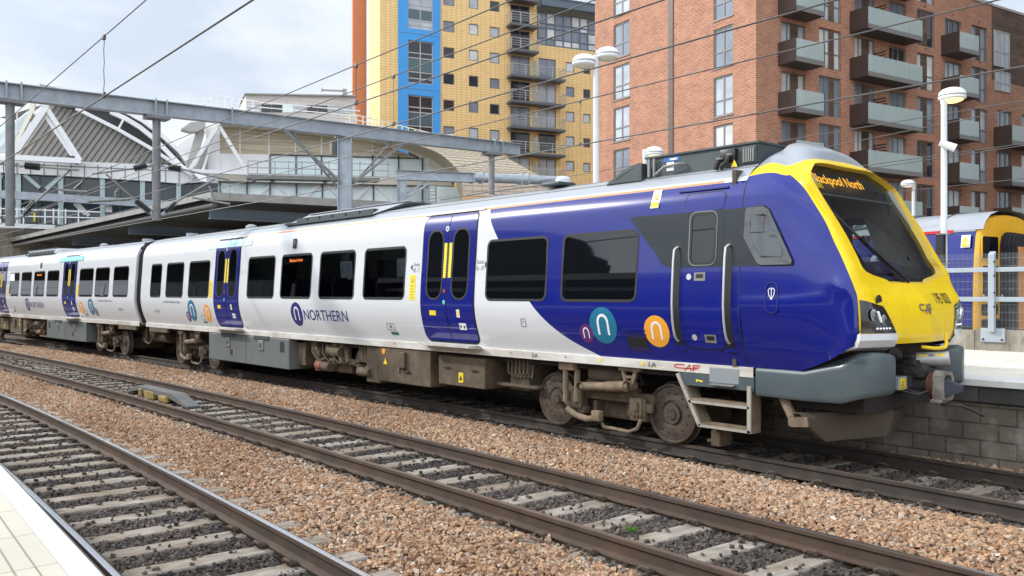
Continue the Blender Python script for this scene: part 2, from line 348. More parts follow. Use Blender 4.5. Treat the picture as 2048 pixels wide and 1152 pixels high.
def bedz(x, y):
    """height of the ballast bed"""
    x = np.asarray(x, float); y = np.asarray(y, float); z = np.full(np.broadcast(x, y).shape, -.232)
    af, bn, bf, cn, cf = _a(x), PATHS['B'][0](x), PATHS['B'][1](x), PATHS['C'][0](x), PATHS['C'][1](x)
    for lo, hi, hgt in ((af + .38, bn, .075), (bf, cn, .10)):
        t = np.clip((y - lo) / (hi - lo), 0, 1); z = z + hgt * np.clip(np.sin(np.pi * t) * 1.6 - .35, 0, 1) * ((y > lo) & (y < hi))
    z = z + .11 * np.clip((y - cf - .25) / .3, 0, 1)
    return z
m = mat('ballast bed', (0.24, 0.16, 0.11), 0.95, var=0.3, vs=9, bump=0.9, bs=22)
q = MB(); xs = np.concatenate([np.linspace(-130, -45, 40), np.linspace(-44, 12, 200)]); ys = np.linspace(-.5, 12.1, 110)
q.grid([[(x, y, float(z) - .02) for y, z in zip(ys, bedz(x, ys))] for x in xs])
tag(q.build('trackbed', 'ballast bed'), kind='structure')
SLX = {}
def track(key, label, top, side, x0, x1, first, clipfar):
    near, far = PATHS[key]; t = thing('railway_track', label, 'railway track', (x0, float(near(x0)), 0), group='parallel railway tracks')
    X = np.concatenate([np.linspace(-120, -45, 14), np.linspace(-44, x1, 110)])
    prof = [(-.036, 0), (-.03, .003), (-.016, .0045), (.018, .0045), (.03, .003), (.036, 0), (.036, -.035), (.010, -.05), (.009, -.14), (.07, -.160), (.07, -.172), (-.07, -.172), (-.07, -.160), (-.009, -.14), (-.010, -.05), (-.036, -.035)]
    for f, tp in ((near, top[0]), (far, top[1])):
        Y = f(X); b = MB(); n = len(prof)
        rows = [[(x, y + p, z) for p, z in prof] for x, y in zip(X, Y)]
        fs = []; ms = []
        for i in range(len(X) - 1):
            for k in range(n):
                fs.append((i * n + k, i * n + (k + 1) % n, (i + 1) * n + (k + 1) % n, (i + 1) * n + k)); ms.append(1 if k == 2 or (key == 'A' and k == 1) else 0)
        b.add([p for r in rows for p in r], fs); b.m = ms
        b.build('rail', [side, tp], t)
    # sleepers, with the sprung clips that hold the rails
    cen = lambda x: float((near(x) + far(x)) / 2)
    SLX[key] = []
    x = first
    while x > x0:
        SLX[key].append(x); x -= .663
    x = first + .663
    while x < x1: SLX[key].append(x); x += .663
    proto = None; cm = None; extra = MB()
    def clipgeo(b, bx, by, sgn, z):
        pts = [(-.07, .0, -.01), (-.05, .05, .015), (0, .065, .035), (.05, .05, .03), (.055, .01, .015), (.02, -.012, .012), (-.01, .02, .022), (-.03, .055, .03)]
        b.tube([(bx + p[0] * 1.2, by - sgn * p[1] * 1.3, z + p[2] * 1.5) for p in pts], .0135, 5)
        b.box((bx - .05, by - .045, z - .012), (bx + .05, by + .045, z + .012))
    for x in sorted(SLX[key], reverse=True):
        yc = cen(x); a = math.atan2(cen(x + .5) - cen(x - .5), 1.0)
        if proto is None:
            b = MB(); L2, wt, wb = 1.28, .138, .15
            vs = [(sx * w, sy * L2, z) for z, w in ((-.36, wb), (-.200, wt), (-.186, wt - .014)) for sx, sy in ((-1, -1), (1, -1), (1, 1), (-1, 1))]
            fs = [(8, 9, 10, 11)] + [(l * 4 + k, l * 4 + (k + 1) % 4, (l + 1) * 4 + (k + 1) % 4, (l + 1) * 4 + k) for l in (0, 1) for k in range(4)]
            proto = b.add(vs, fs).build('sleeper', 'sleeper'); me = proto.data; o = proto
            b = MB(); clipgeo(b, 0, 0, 1, 0); cm = b.build('rail_clip', 'clip iron'); o2 = cm
        else: o = proto.copy(); COL.objects.link(o)
        o.parent = t; o.location = Vector((x, yc, random.uniform(-.012, .004))) - t.location; o.rotation_euler = (0, 0, a + random.uniform(-.012, .012))
        if x > -24:
            for f in (near, far):
                if cm.parent is None: c = cm
                else: c = cm.copy(); COL.objects.link(c)
                c.parent = t; c.location = Vector((x, float(f(x)) - .095, -.168)) - t.location; c.rotation_euler = (0, 0, a)
                clipgeo(extra, x, float(f(x)) + .095, -1, -.168)
    e = extra.build('rail_clip', 'clip iron', t); e['kind'] = 'stuff'; e.name = 'rail_clip_row'
    return t
track('A', 'nearest railway track, beside the near platform, with one bright rail in view', ('polished rail', 'polished rail'), 'rust rail', -44, 0, -4.2, True)
track('B', 'middle railway track, holding the grey ramp block and the small green weed', ('worn rail', 'polished rail'), 'rust rail', -44, 3, -4.71, True)
track('C', 'railway track under the standing passenger train, along the block platform wall', ('worn rail', 'polished rail'), 'dark rail', -44, 8, -3.5, True)
# ballast stones: angular lumps, brown between the tracks and oil-dark between the rails
def stones(name, n, sampler, cols, size, label, x0, x1, seedoff=0):
    X, Y, Z, s, c = sampler(n); n = len(X)
    base = np.array([[sx, sy, sz] for sz in (-1, 1) for sx, sy in ((-1, -1), (1, -1), (1, 1), (-1, 1))], float)
    V = base[None] * (0.5 + 0.7 * RNG.random((n, 8, 3))) * (s[:, None, None] * np.array([1.05, .78, .52])[None, None] * (0.72 + .62 * RNG.random((n, 1, 3))))
    V[:, 4:, :2] *= (0.45 + .45 * RNG.random((n, 4, 1)))
    qv = RNG.normal(size=(n, 4)) * np.array([1.3, .35, .35, 1.0]); qv /= np.linalg.norm(qv, axis=1)[:, None]; w, x, y, z = qv.T
    M = np.stack([1 - 2 * (y * y + z * z), 2 * (x * y - z * w), 2 * (x * z + y * w), 2 * (x * y + z * w), 1 - 2 * (x * x + z * z), 2 * (y * z - x * w), 2 * (x * z - y * w), 2 * (y * z + x * w), 1 - 2 * (x * x + y * y)], 1).reshape(n, 3, 3)
    V = np.einsum('nij,nkj->nki', M, V) + np.stack([X, Y, Z], 1)[:, None]
    fq = np.array([(0, 3, 2, 1), (4, 5, 6, 7), (0, 1, 5, 4), (1, 2, 6, 5), (2, 3, 7, 6), (3, 0, 4, 7)])
    Fc = (fq[None] + 8 * np.arange(n)[:, None, None]).reshape(-1)
    me = bpy.data.meshes.new(name); me.vertices.add(n * 8); me.vertices.foreach_set('co', V.reshape(-1))
    me.loops.add(n * 24); me.loops.foreach_set('vertex_index', Fc.astype(np.int32)); me.polygons.add(n * 6)
    me.polygons.foreach_set('loop_start', (np.arange(n * 6) * 4).astype(np.int32)); me.update(calc_edges=True); me.polygons.foreach_set('use_smooth', np.zeros(n * 6, bool))
    at = me.attributes.new('stone_colour', 'FLOAT_COLOR', 'POINT'); cc = np.ones((n, 8, 4), np.float32); cc[:, :, :3] = c[:, None]; at.data.foreach_set('color', cc.reshape(-1))
    me.materials.append(MATS['stone']); o = bpy.data.objects.new(name, me); COL.objects.link(o)
    return tag(o, label, 'ballast', kind='stuff')
m = mat('stone', (0.3, 0.2, 0.14), 0.9, bump=0.25, bs=90); nn = m.node_tree
an = nn.nodes.new('ShaderNodeAttribute'); an.attribute_name = 'stone_colour'; nn.links.new(an.outputs['Color'], nn.nodes['Principled BSDF'].inputs['Base Color'])
BROWN = 0.97 * np.array([(.43, .33, .25), (.40, .235, .135), (.35, .20, .112), (.44, .275, .165), (.31, .175, .098), (.43, .30, .19), (.27, .17, .11), (.37, .265, .185), (.42, .25, .14)])
DARK = np.array([(.058, .046, .040), (.085, .067, .055), (.042, .035, .032), (.110, .083, .066), (.066, .055, .049)])
def onsleeper(key, X, Y, pad=.02):
    sx = np.sort(np.array(SLX[key])); cen = (PATHS[key][0](X) + PATHS[key][1](X)) / 2
    i = np.clip(np.searchsorted(sx, X), 1, len(sx) - 1); d = np.minimum(abs(X - sx[i - 1]), abs(X - sx[i]))
    return (d < .140 - pad) & (abs(Y - cen) < 1.27)
def sampler(n):
    dens = RNG.random(n)
    D = 4.0 + 36 * RNG.random(n) ** 1.9                # more stones near the camera
    X = 2.0 - 44 * RNG.random(n) ** 1.65; Y = 1.35 + 10.75 * RNG.random(n)
    near, far = {}, {}
    a0, a1 = PATHS['A'][0](X), PATHS['A'][1](X); b0, b1 = PATHS['B'][0](X), PATHS['B'][1](X); c0, c1 = PATHS['C'][0](X), PATHS['C'][1](X)
    keep = np.ones(n, bool)
    for r in (a0, a1, b0, b1, c0, c1): keep &= abs(Y - r) > .085
    edge = PATHS['A'][0](X) - .70; keep &= Y > edge; keep &= Y < WALLY - .03
    fw = -X * C + Y * S; rr = X * S + Y * C; keep &= (abs(rr / fw) < .64) & (fw > 3.2)
    inside = ((Y > a0 - .35) & (Y < a1)) | ((Y > b0) & (Y < b1)) | ((Y > c0) & (Y < c1))
    for k in 'ABC':
        os_ = onsleeper(k, X, Y); out_ = ~inside
        keepon = RNG.random(n) < np.where(inside, .05, np.where(np.isin(k, ['B', 'C']), .30, .04)); keep &= ~os_ | keepon
    grime = inside | ((Y > c0 - .38) & (Y < c0)) & (RNG.random(n) < .8) | (((abs(Y - b0) < .24) | (abs(Y - b1) < .2)) & (RNG.random(n) < .45))
    s = .0245 * (0.62 + 0.75 * RNG.random(n) ** 1.3) * np.clip(1 + (fw - 12) / 40, 1, 1.7)
    z = bedz(X, Y) + .008 + RNG.random(n) * .024
    for k in 'ABC': z = np.where(onsleeper(k, X, Y), -.186 + s * .45, z)
    c = np.where(grime[:, None], DARK[RNG.integers(0, len(DARK), n)], BROWN[RNG.integers(0, len(BROWN), n)]) * (0.78 + .42 * RNG.random((n, 1)))
    # broad paler and redder patches of stone
    pt = .5 + .25 * np.sin(X * 1.1 + Y * 2.3) + .25 * np.sin(X * .47 - Y * 1.7 + 1)
    c = np.where(grime[:, None], c * (0.9 + .5 * np.clip(np.sin(X * .8 + Y) , 0, 1))[:, None] , c * (1 + (pt[:, None] - .5) * np.array([.28, .36, .44])))
    wh = (RNG.random(n) < .004) & ~grime; c[wh] = (.66, .63, .58)
    return X[keep], Y[keep], z[keep], s[keep], c[keep]
stones('ballast_stones', 310000, sampler, None, 0, 'brown and oil-dark crushed stone ballast spread between the railway tracks', -42, 2)
# ------------------------------------------------------------------ platforms
XE = np.linspace(-60, 4, 60); EY = PATHS['A'][0](XE) - .74
m = coursemat('near paving', (.53, .495, .41), (.57, .53, .44), (.36, .31, .24), 1.2, .62, .006, 'YX', 0.85, 0.07, 0.0, 0.15)
sp = mat('near speckle', (.6, .56, .47), .85)
p = thing('platform', 'pale near platform in the lower left corner with a bright white edge line', 'platform', (-10, 1.4, .9))
b = MB()
b.grid([[(x, y - .13 - d, .9) for d in (0, 1, 3, 8, 16)] for x, y in zip(XE, EY)], sm=False)
b.build('paving', 'near paving', p)
b = MB(); b.grid([[(x, y, .84), (x, y, .885), (x, y - .008, .9), (x, y - .13, .902)] for x, y in zip(XE, EY)], sm=False); b.build('edge_line', ['near coping'], p)
b = MB(); b.grid([[(x, y - .02, -.3), (x, y - .02, .82), (x, y + .012, .82), (x, y + .012, .884)] for x, y in zip(XE, EY)], sm=False); b.build('platform_wall', ['coping edge'], p)
b = MB()
for d in (.222, .312):
    b.grid([[(x, y - d, .9025), (x, y - d - .008, .9025)] for x, y in zip(XE, EY)], sm=False)
mat('groove', (.30, .24, .17), .9); b.build('groove', 'groove', p)
n = MATS['near paving'].node_tree; bs_ = n.nodes['Principled BSDF']; src = bs_.inputs['Base Color'].links[0].from_socket
q1 = n.nodes.new('ShaderNodeTexNoise'); q1.inputs['Scale'].default_value = 130; q1.inputs['Detail'].default_value = 2; r1 = n.nodes.new('ShaderNodeMapRange'); r1.inputs['From Min'].default_value = .60; r1.inputs['From Max'].default_value = .66; r1.inputs['To Max'].default_value = .55
t1 = n.nodes.new('ShaderNodeTexCoord'); n.links.new(t1.outputs['Object'], q1.inputs[0]); n.links.new(q1.outputs[0], r1.inputs[0])
x1 = n.nodes.new('ShaderNodeMix'); x1.data_type = 'RGBA'; x1.inputs['B'].default_value = (.30, .26, .2, 1); n.links.new(src, x1.inputs['A']); n.links.new(r1.outputs[0], x1.inputs['Factor']); n.links.new(x1.outputs['Result'], bs_.inputs['Base Color'])
# far platform with its block wall
PZ = 1.03; FY = 18.2
coursemat('block wall', (.15, .12, .092), (.19, .155, .12), (.085, .068, .052), .44, .22, .012, 'XZ', .95, .45, .5, 1.0, 0.0, ((.36, .34, .30), 2.6, .6))
coursemat('far paving', (.64, .58, .48), (.70, .65, .55), (.34, .30, .24), .9, 1.2, .012, 'YX', .85, .12, 0.0, .2)
p = thing('platform', 'far platform behind the train, white edged slab over a dark block wall', 'platform', (-3, WALLY, 0))
XW = np.linspace(-75, 14, 60); wy = lambda x: WALLY + np.maximum(0, -(x + 14)) * -.008
MB().grid([[(x, wy(x), -.3), (x, wy(x), .73)] for x in XW], sm=False).build('block_wall', 'block wall', p)
coursemat('dark slab', (.05, .045, .042), (.085, .075, .068), (.02, .02, .02), .62, 1.5, .008, 'XZ', .9, .35)
MB().grid([[(x, wy(x) - .01, .70), (x, wy(x) - .045, .73), (x, wy(x) - .03, .935)] for x in XW], sm=False).build('slab_course', 'dark slab', p)
MB().grid([[(x, wy(x) - .03, .935), (x, wy(x) - .075, .938), (x, wy(x) - .075, PZ - .012), (x, wy(x) - .06, PZ), (x, wy(x) + .5, PZ + .002)] for x in XW], sm=False).build('edge_coping', 'coping', p)
MB().grid([[(x, wy(x) + .5, PZ), (x, wy(x) + 2.2, PZ), (x, wy(x) + 4, PZ), (x, FY + .3, PZ)] for x in XW], sm=False).build('paving', 'far paving', p)
# ------------------------------------------------------------------ passenger train
HWD = 1.36
_z = [1.18, 1.29, 1.42, 1.56, 1.70, 1.82, 1.95, 2.1, 2.4, 2.8, 3.2, 3.36, 3.44, 3.54, 3.60, 3.66]
_o = [.205, .165, .112, .066, .032, .012, 0, .004, .02, .052, .078, .092, .108, .15, .185, .225]
_zf = np.linspace(1.18, 3.66, 249); _of = np.interp(_zf, _z, _o); _k = np.ones(13) / 13
_of = np.convolve(np.pad(_of, 6, mode='reflect', reflect_type='odd'), _k, 'valid')
def hw(z): return HWD - float(np.interp(z, _zf, _of))
ROOF = [(.225, 3.66), (.25, 3.685), (.33, 3.755), (.46, 3.835), (.62, 3.885), (.82, 3.925), (1.08, 3.95), (HWD, 3.958)]
class Car:
    """sgn=+1: cab towards +X; -1: mirrored car. Near side is -y."""
    def __init__(s, root, sgn): s.r = root; s.g = sgn
    def P(s, x, y, z): return (s.g * x, y, z)
    def side(s, x, z, off=0.0, far=False):
        y = hw(z) + off
        return (s.g * x, y if far else -y, z)
    def patch(s, b, zs, xl, xr, off, m=0, nx=1):
        rows = []
        for z in zs:
            a, c = xl(z), xr(z); rows.append([s.side(a + (c - a) * k / nx, z, off) for k in range(nx + 1)])
        b.grid(rows, m)
    def rr(s, b, x0, x1, z0, z1, r, off, m=0):
        zs = sorted(set([z0 + r * (1 - math.cos(R(t))) for t in range(0, 91, 15)] + [z1 - r * (1 - math.cos(R(t))) for t in range(0, 91, 15)] + list(np.linspace(z0 + r, z1 - r, max(2, int((z1 - z0) / .12))))))
        def ins(z):
            d = max(0, z0 + r - z, z - (z1 - r)); d = min(d, r); return r - math.sqrt(max(0, r * r - d * d))
        s.patch(b, zs, lambda z: x0 + ins(z), lambda z: x1 - ins(z), off, m)
    def ring(s, b, x0, x1, z0, z1, r, w, off, m=0, thick=.006):
        """raised rim along a rounded rectangle"""
        o = rrect(x0, x1, z0, z1, r, 5); i = rrect(x0 + w, x1 - w, z0 + w, z1 - w, max(.005, r - w), 5)
        rows = [[s.side(x, z, 0) for x, z in o + o[:1]], [s.side(x, z, off) for x, z in o + o[:1]], [s.side(x, z, off) for x, z in i + i[:1]], [s.side(x, z, 0) for x, z in i + i[:1]]]
        b.grid(rows, m, sm=False)
    def disc(s, b, cx, cz, r, off, m=0, n=40):
        zs = [cz - r * math.cos(math.pi * k / n) for k in range(n + 1)]
        f = lambda z: math.sqrt(max(0, r * r - (z - cz) ** 2))
        s.patch(b, zs, lambda z: cx - f(z), lambda z: cx + f(z), off, m)
    def stroke(s, b, pts, w, off, m=0):
        """painted line through (x,z) points; pts given in picture direction"""
        pp = [pts[0]]
        for a, c in zip(pts[:-1], pts[1:]):
            k_ = max(1, int(math.hypot(c[0] - a[0], c[1] - a[1]) / .03)); pp += [(a[0] + (c[0] - a[0]) * j / k_, a[1] + (c[1] - a[1]) * j / k_) for j in range(1, k_ + 1)]
        pts = pp; n = len(pts); L_, R_ = [], []
        for i, (x, z) in enumerate(pts):
            a = pts[max(0, i - 1)]; c = pts[min(n - 1, i + 1)]; d = math.hypot(c[0] - a[0], c[1] - a[1]); nx, nz = -(c[1] - a[1]) / d * w / 2, (c[0] - a[0]) / d * w / 2
            L_.append(s.side(x + nx, z + nz, off)); R_.append(s.side(x - nx, z - nz, off))
        b.grid([L_, R_], m)
    def nlogo(s, cx, cz, r, colour):
        b = MB(); s.disc(b, cx, cz, r, .0035, 0); g = s.g
        w = r * .36; top = cz + r * .15; pts = [(cx - w, cz - r * .52)] + [(cx - w * math.cos(R(t)), top + w * 1.15 * math.sin(R(t))) for t in range(0, 181, 15)] + [(cx + w, cz - r * .52)]
        s.stroke(b, pts, r * .15, .0055, 1)
        return b.build('round_logo', [colour, 'sticker white'], s.r)
    def text(s, body, x, z, w, h, colour, bold=0.0, off=.006, name='lettering'):
        """x = left end as seen from the near platform"""
        vs, fs = fit_text(body, w, h, bold); b = MB()
        b.add([(s.g * x + u, -(hw(z + v) + off), z + v) for u, v in vs], fs); return b.build(name, colour, s.r)
def wheelgeo(b, x, y, sgn):
    """railway wheel with tread, flange inwards and a bolted brake disc on its outer face"""
    b.lathe((x, y, .425), (0, sgn, 0), [(.07, .02), (.07, .455), (.055, .458), (.04, .43), (-.065, .425), (-.07, .40), (-.045, .385), (-.04, .36)], 40)
    b.lathe((x, y, .425), (0, sgn, 0), [(-.045, .385), (-.052, .365), (-.052, .19), (-.035, .175), (-.035, .15), (-.075, .145), (-.078, .085), (-.10, .08), (-.10, .0)], 32, 1)
    for k in range(14):
        t = 2 * math.pi * k / 14; b.lathe((x + .29 * math.cos(t), y, .425 + .29 * math.sin(t)), (0, sgn, 0), [(-.053, .017), (-.060, .014), (-.060, 0)], 6, 2)
    for k in range(6):
        t = 2 * math.pi * k / 6; b.lathe((x + .05 * math.cos(t), y, .425 + .05 * math.sin(t)), (0, sgn, 0), [(-.10, .012), (-.108, .010), (-.108, 0)], 6, 2)
def bogie(car, x0, x1, full=True):
    g = car.g; P = car.P; xa, xb = sorted((g * x0, g * x1)); y = -.80; xm = (xa + xb) / 2
    bo = MB()
    bo.bbox((xa + .3, y - .10, .50), (xb - .3, y + .06, .66), .03)                     # side frame
    bo.bbox((xm - .55, y - .14, .56), (xm + .55, y + .05, .74), .05)
    bo.bbox((xm - .42, y - .16, .80), (xm + .30, y + .3, 1.02), .06); bo.bbox((xm - .5, y - .10, .72), (xm + .35, y + .3, .80), .03)   # air spring
    for s_ in (-1, 1): bo.bbox((xm + s_ * .35 - .04, y - .05, .3), (xm + s_ * .35 + .04, y + .8, .48), .02)
    bo.bbox((xa - .1, y + .12, .2), (xb + .1, y + 1.3, .6), .05)
    o = bo.build('bogie', 'brown grime', car.r)
    for x in (xa, xb):
        for s_, yy in ((1, -.80), (-1, .80)):
            w = MB(); wheelgeo(w, x, yy, s_); w.build('wheel', ['wheel steel', 'light grime' if False else 'wheel steel', 'dark grime'], o)
    d = MB()
    for s_ in (1, -1):                                                                   # axle boxes and their brackets inside the wheelbase
        xx = xm + s_ * .62
        d.bbox((xx - .13, y - .21, .36), (xx + .13, y - .03, .62), .025); d.bbox((xx - .16, y - .17, .26), (xx + .16, y - .02, .38), .03)
        d.bbox((xx + s_ * .12 - .05, y - .19, .33), (xx + s_ * .12 + .05, y - .12, .60), .02); d.bbox((xx - .04, y - .235, .42), (xx + .05, y - .2, .56), .01)
        d.bbox((xx + s_ * .2 - .1, y - .17, .40), (xx + s_ * .2 + .09, y - .11, .54), .02)
        for k in range(4): d.lathe((xx - .1 + .065 * k, y - .2, .36), (0, -1, 0), [(0, .02), (.02, .018), (.02, 0)], 6)
    d.build('axle_box', 'brown grime', o)
    d = MB(); d.tube([(xm - .42, y - .25, .70), (xm + .10, y - .25, .74)], .068, 14); d.tube([(xm + .10, y - .25, .74), (xm + .55, y - .25, .78)], .082, 14)
    d.lathe((xm - .42, y - .33, .70), (0, 1, 0), [(0, .07), (.14, .07)], 12); d.lathe((xm + .56, y - .34, .785), (0, 1, 0), [(0, .08), (.16, .08)], 12); d.build('damper', 'light grime', o)
    d = MB()                                                                             # hanger brackets from the body to the damper
    for q in (-.1, .10): d.bar((xm + .56 + q * 1.5, y - .27, 1.09), (xm + .56 + q * .45, y - .27, .78), .055, .05, (0, 1, 0))
    d.bbox((xm + .36, y - .31, 1.0), (xm + .78, y - .22, 1.10), .02); d.bar((xm + .45, y - .27, .92), (xm + .67, y - .27, .92), .04, .04)
    d.bbox((xm - .92, y - .30, .93), (xm - .58, y - .14, 1.1), .03); d.bar((xm - .88, y - .23, 1.0), (xm - .62, y - .23, 1.0), .05, .05)
    d.tube([(xm - .80, y - .24, .95), (xm - .80, y - .24, .42)], .045, 10); d.tube([(xm - .58, y - .2, .95), (xm - .58, y - .2, .45)], .05, 10)
    d.lathe((xm - .80, y - .32, .36), (0, 1, 0), [(0, .085), (.16, .085)], 14)
    d.tube([(xm - .72, y - .28, .33), (xm - .55, y - .28, .25), (xm - .3, y - .28, .21), (xm - .12, y - .28, .24)], .05, 10); d.bbox((xm - .17, y - .33, .2), (xm + .0, y - .22, .36), .02)
    d.tube([(xm - .1, y - .2, .22), (xm + .0, y - .22, .12), (xm + .5, y - .22, .1), (xm + .66, y - .22, .16), (xm + .72, y - .2, .3)], .028, 8)
    d.build('hanger_bracket', 'light grime', o)
    return o
def door(car, x0, x1, tape=None):
    """double leaf sliding plug door"""
    g = car.g; xm = (x0 + x1) / 2; za, zb = 1.275, 3.575
    b = MB(); car.rr(b, x0 - .03, x1 + .03, za - .03, zb + .03, .16, .004); d = b.build('door', 'rubber', car.r)
    for k, (a, c) in enumerate(((x0, xm - .012), (xm + .012, x1))):
        b = MB(); zs = np.linspace(za, zb, 40); rad = .14
        def ins(z):
            e = max(0, za + rad - z, z - (zb - rad)); e = min(e, rad); return rad - math.sqrt(max(0, rad * rad - e * e))
        zs = sorted(list(zs) + [za + .01, za + .03, zb - .01, zb - .03])
        car.patch(b, zs, (lambda z: a + ins(z)) if k == 0 else (lambda z: a), (lambda z: c) if k == 0 else (lambda z: c - ins(z)), .010)
        lf = b.build('door_leaf', 'blue paint', d); 
        b = MB(); w0, w1 = (a + .18, c - .15) if k == 0 else (a + .15, c - .18)
        car.ring(b, w0 - .03, w1 + .03, 2.03, 3.32, .22, .035, .014, 0); car.rr(b, w0, w1, 2.06, 3.29, .2, .013, 1); b.build('door_window', ['rubber', 'tinted glass'], d)
    b = MB()                                                                              # toothed yellow strips where the leaves meet
    for s_ in (-1, 1):
        pts = []; n = 13; z0, z1 = 2.43, 3.06
        for k in range(n):
            za_, zb_ = z0 + (z1 - z0) * k / n, z0 + (z1 - z0) * (k + 1) / n
            if s_ < 0 and k == 0: car.patch(b, np.linspace(z0, z1, 6), lambda z: xm - .07, lambda z: xm + .07, .0122, 1)
            b.add([car.side(xm + s_ * .115, za_, .0135), car.side(xm + s_ * .02, za_, .0135), car.side(xm + s_ * .05, (za_ + zb_) / 2, .0135), car.side(xm + s_ * .02, zb_, .0135), car.side(xm + s_ * .115, zb_, .0135)], [(0, 1, 2, 3, 4)])
    b.build('warning_strip', ['sticker yellow', 'rubber'], d)
    b = MB(); car.disc(b, xm - g * .055, 3.32, .05, .0135, 0, 16); car.disc(b, xm - g * .055, 3.32, .033, .0145, 1, 12); b.build('door_light', ['sticker white', 'lamp lens'], d)
    b = MB(); car.disc(b, xm - g * .06, 2.19, .045, .0135, 0, 16); car.disc(b, xm - g * .06, 2.19, .028, .016, 2, 12); car.disc(b, xm - g * .06, 1.96 + .03, .04, .014, 1, 16); b.build('door_button', ['rubber', 'turquoise tape', 'red mark'], d)
    b = MB()
    for cx, cz, w, h, mm in ((xm - g * .42, 1.79, .10, .045, 1), (xm - g * .46, 1.79, .035, .045, 0), (xm + g * .34, 1.79, .045, .07, 0), (xm + g * .34, 1.795, .03, .045, 1), (xm + g * .42, 1.56, .10, .06, 0)):
        car.rr(b, cx - w, cx + w, cz - h, cz + h, .012, .0135 + .001 * mm, mm)
    car.rr(b, xm + g * .37 - .02, xm + g * .37 + .015, 1.53, 1.59, .008, .0155, 2); car.rr(b, xm + g * .47 - .02, xm + g * .47 + .02, 1.525, 1.58, .008, .0155, 2)
    b.build('door_sticker', ['sticker white', 'sticker yellow', 'ink'], d)
    b = MB(); P = car.P; xs = (x0 - .09, x1 + .09)
    b.add([P(xs[0], -1.30, 1.235), P(xs[1], -1.30, 1.235), P(xs[1] - .1, -1.46, 1.232), P(xs[0] + .1, -1.46, 1.232), P(xs[0], -1.2, 1.19), P(xs[1], -1.2, 1.19), P(xs[1] - .1, -1.46, 1.195), P(xs[0] + .1, -1.46, 1.195)], [(0, 1, 2, 3), (4, 7, 6, 5), (3, 2, 6, 7), (0, 3, 7, 4), (2, 1, 5, 6)])
    b.build('door_step', 'recess shadow' if False else 'solebar white', d)
    b = MB(); car.patch(b, [3.605, 3.63, 3.65], lambda z: x0 - .12, lambda z: x1 + .12, .03); b.add([car.side(x0 - .12, 3.605, .03), car.side(x1 + .12, 3.605, .03), car.side(x1 + .12, 3.61, 0), car.side(x0 - .12, 3.61, 0)], [(0, 1, 2, 3)]); b.build('drip_rail', 'solebar white' , d)
    if tape:
        b = MB(); x0_, x1_ = x0 - .62, x1 + .62; zc = 3.46
        car.patch(b, [zc - .09, zc, zc + .09], lambda z: x0_, lambda z: x1_, .016)
        for k in range(12):
            cx = x0_ + (x1_ - x0_) * (k + .5) / 12 + (((k % 3) - 1) * -.05)
            b.add([car.side(cx - .045, zc - .035, .018), car.side(cx + .045, zc - .035, .018), car.side(cx, zc + .035, .018)], [(0, 1, 2)], 1)
        b.build('tape_strip', [tape, 'sticker white' if tape != 'pale tape' else 'turquoise tape'], d)
    return d
def seats_text(car, x, arrow_left, top, bottom):
    car.text(top, x, 2.66, .20, .075, 'grey ink'); car.text(bottom, x, 2.545, .20, .085, 'grey ink')
    b = MB(); a = x - .05 * car.g if arrow_left else x + .245 * car.g; d = -1 if arrow_left else 1
    b.add([(car.g * 0 + car.g * 0 + t, -(hw(zz) + .006), zz) for t, zz in ((car.g * a + d * .05, 2.64), (car.g * a - d * .015, 2.70), (car.g * a - d * .015, 2.58))], [(0, 1, 2)]); b.build('arrow', 'ink', car.r)
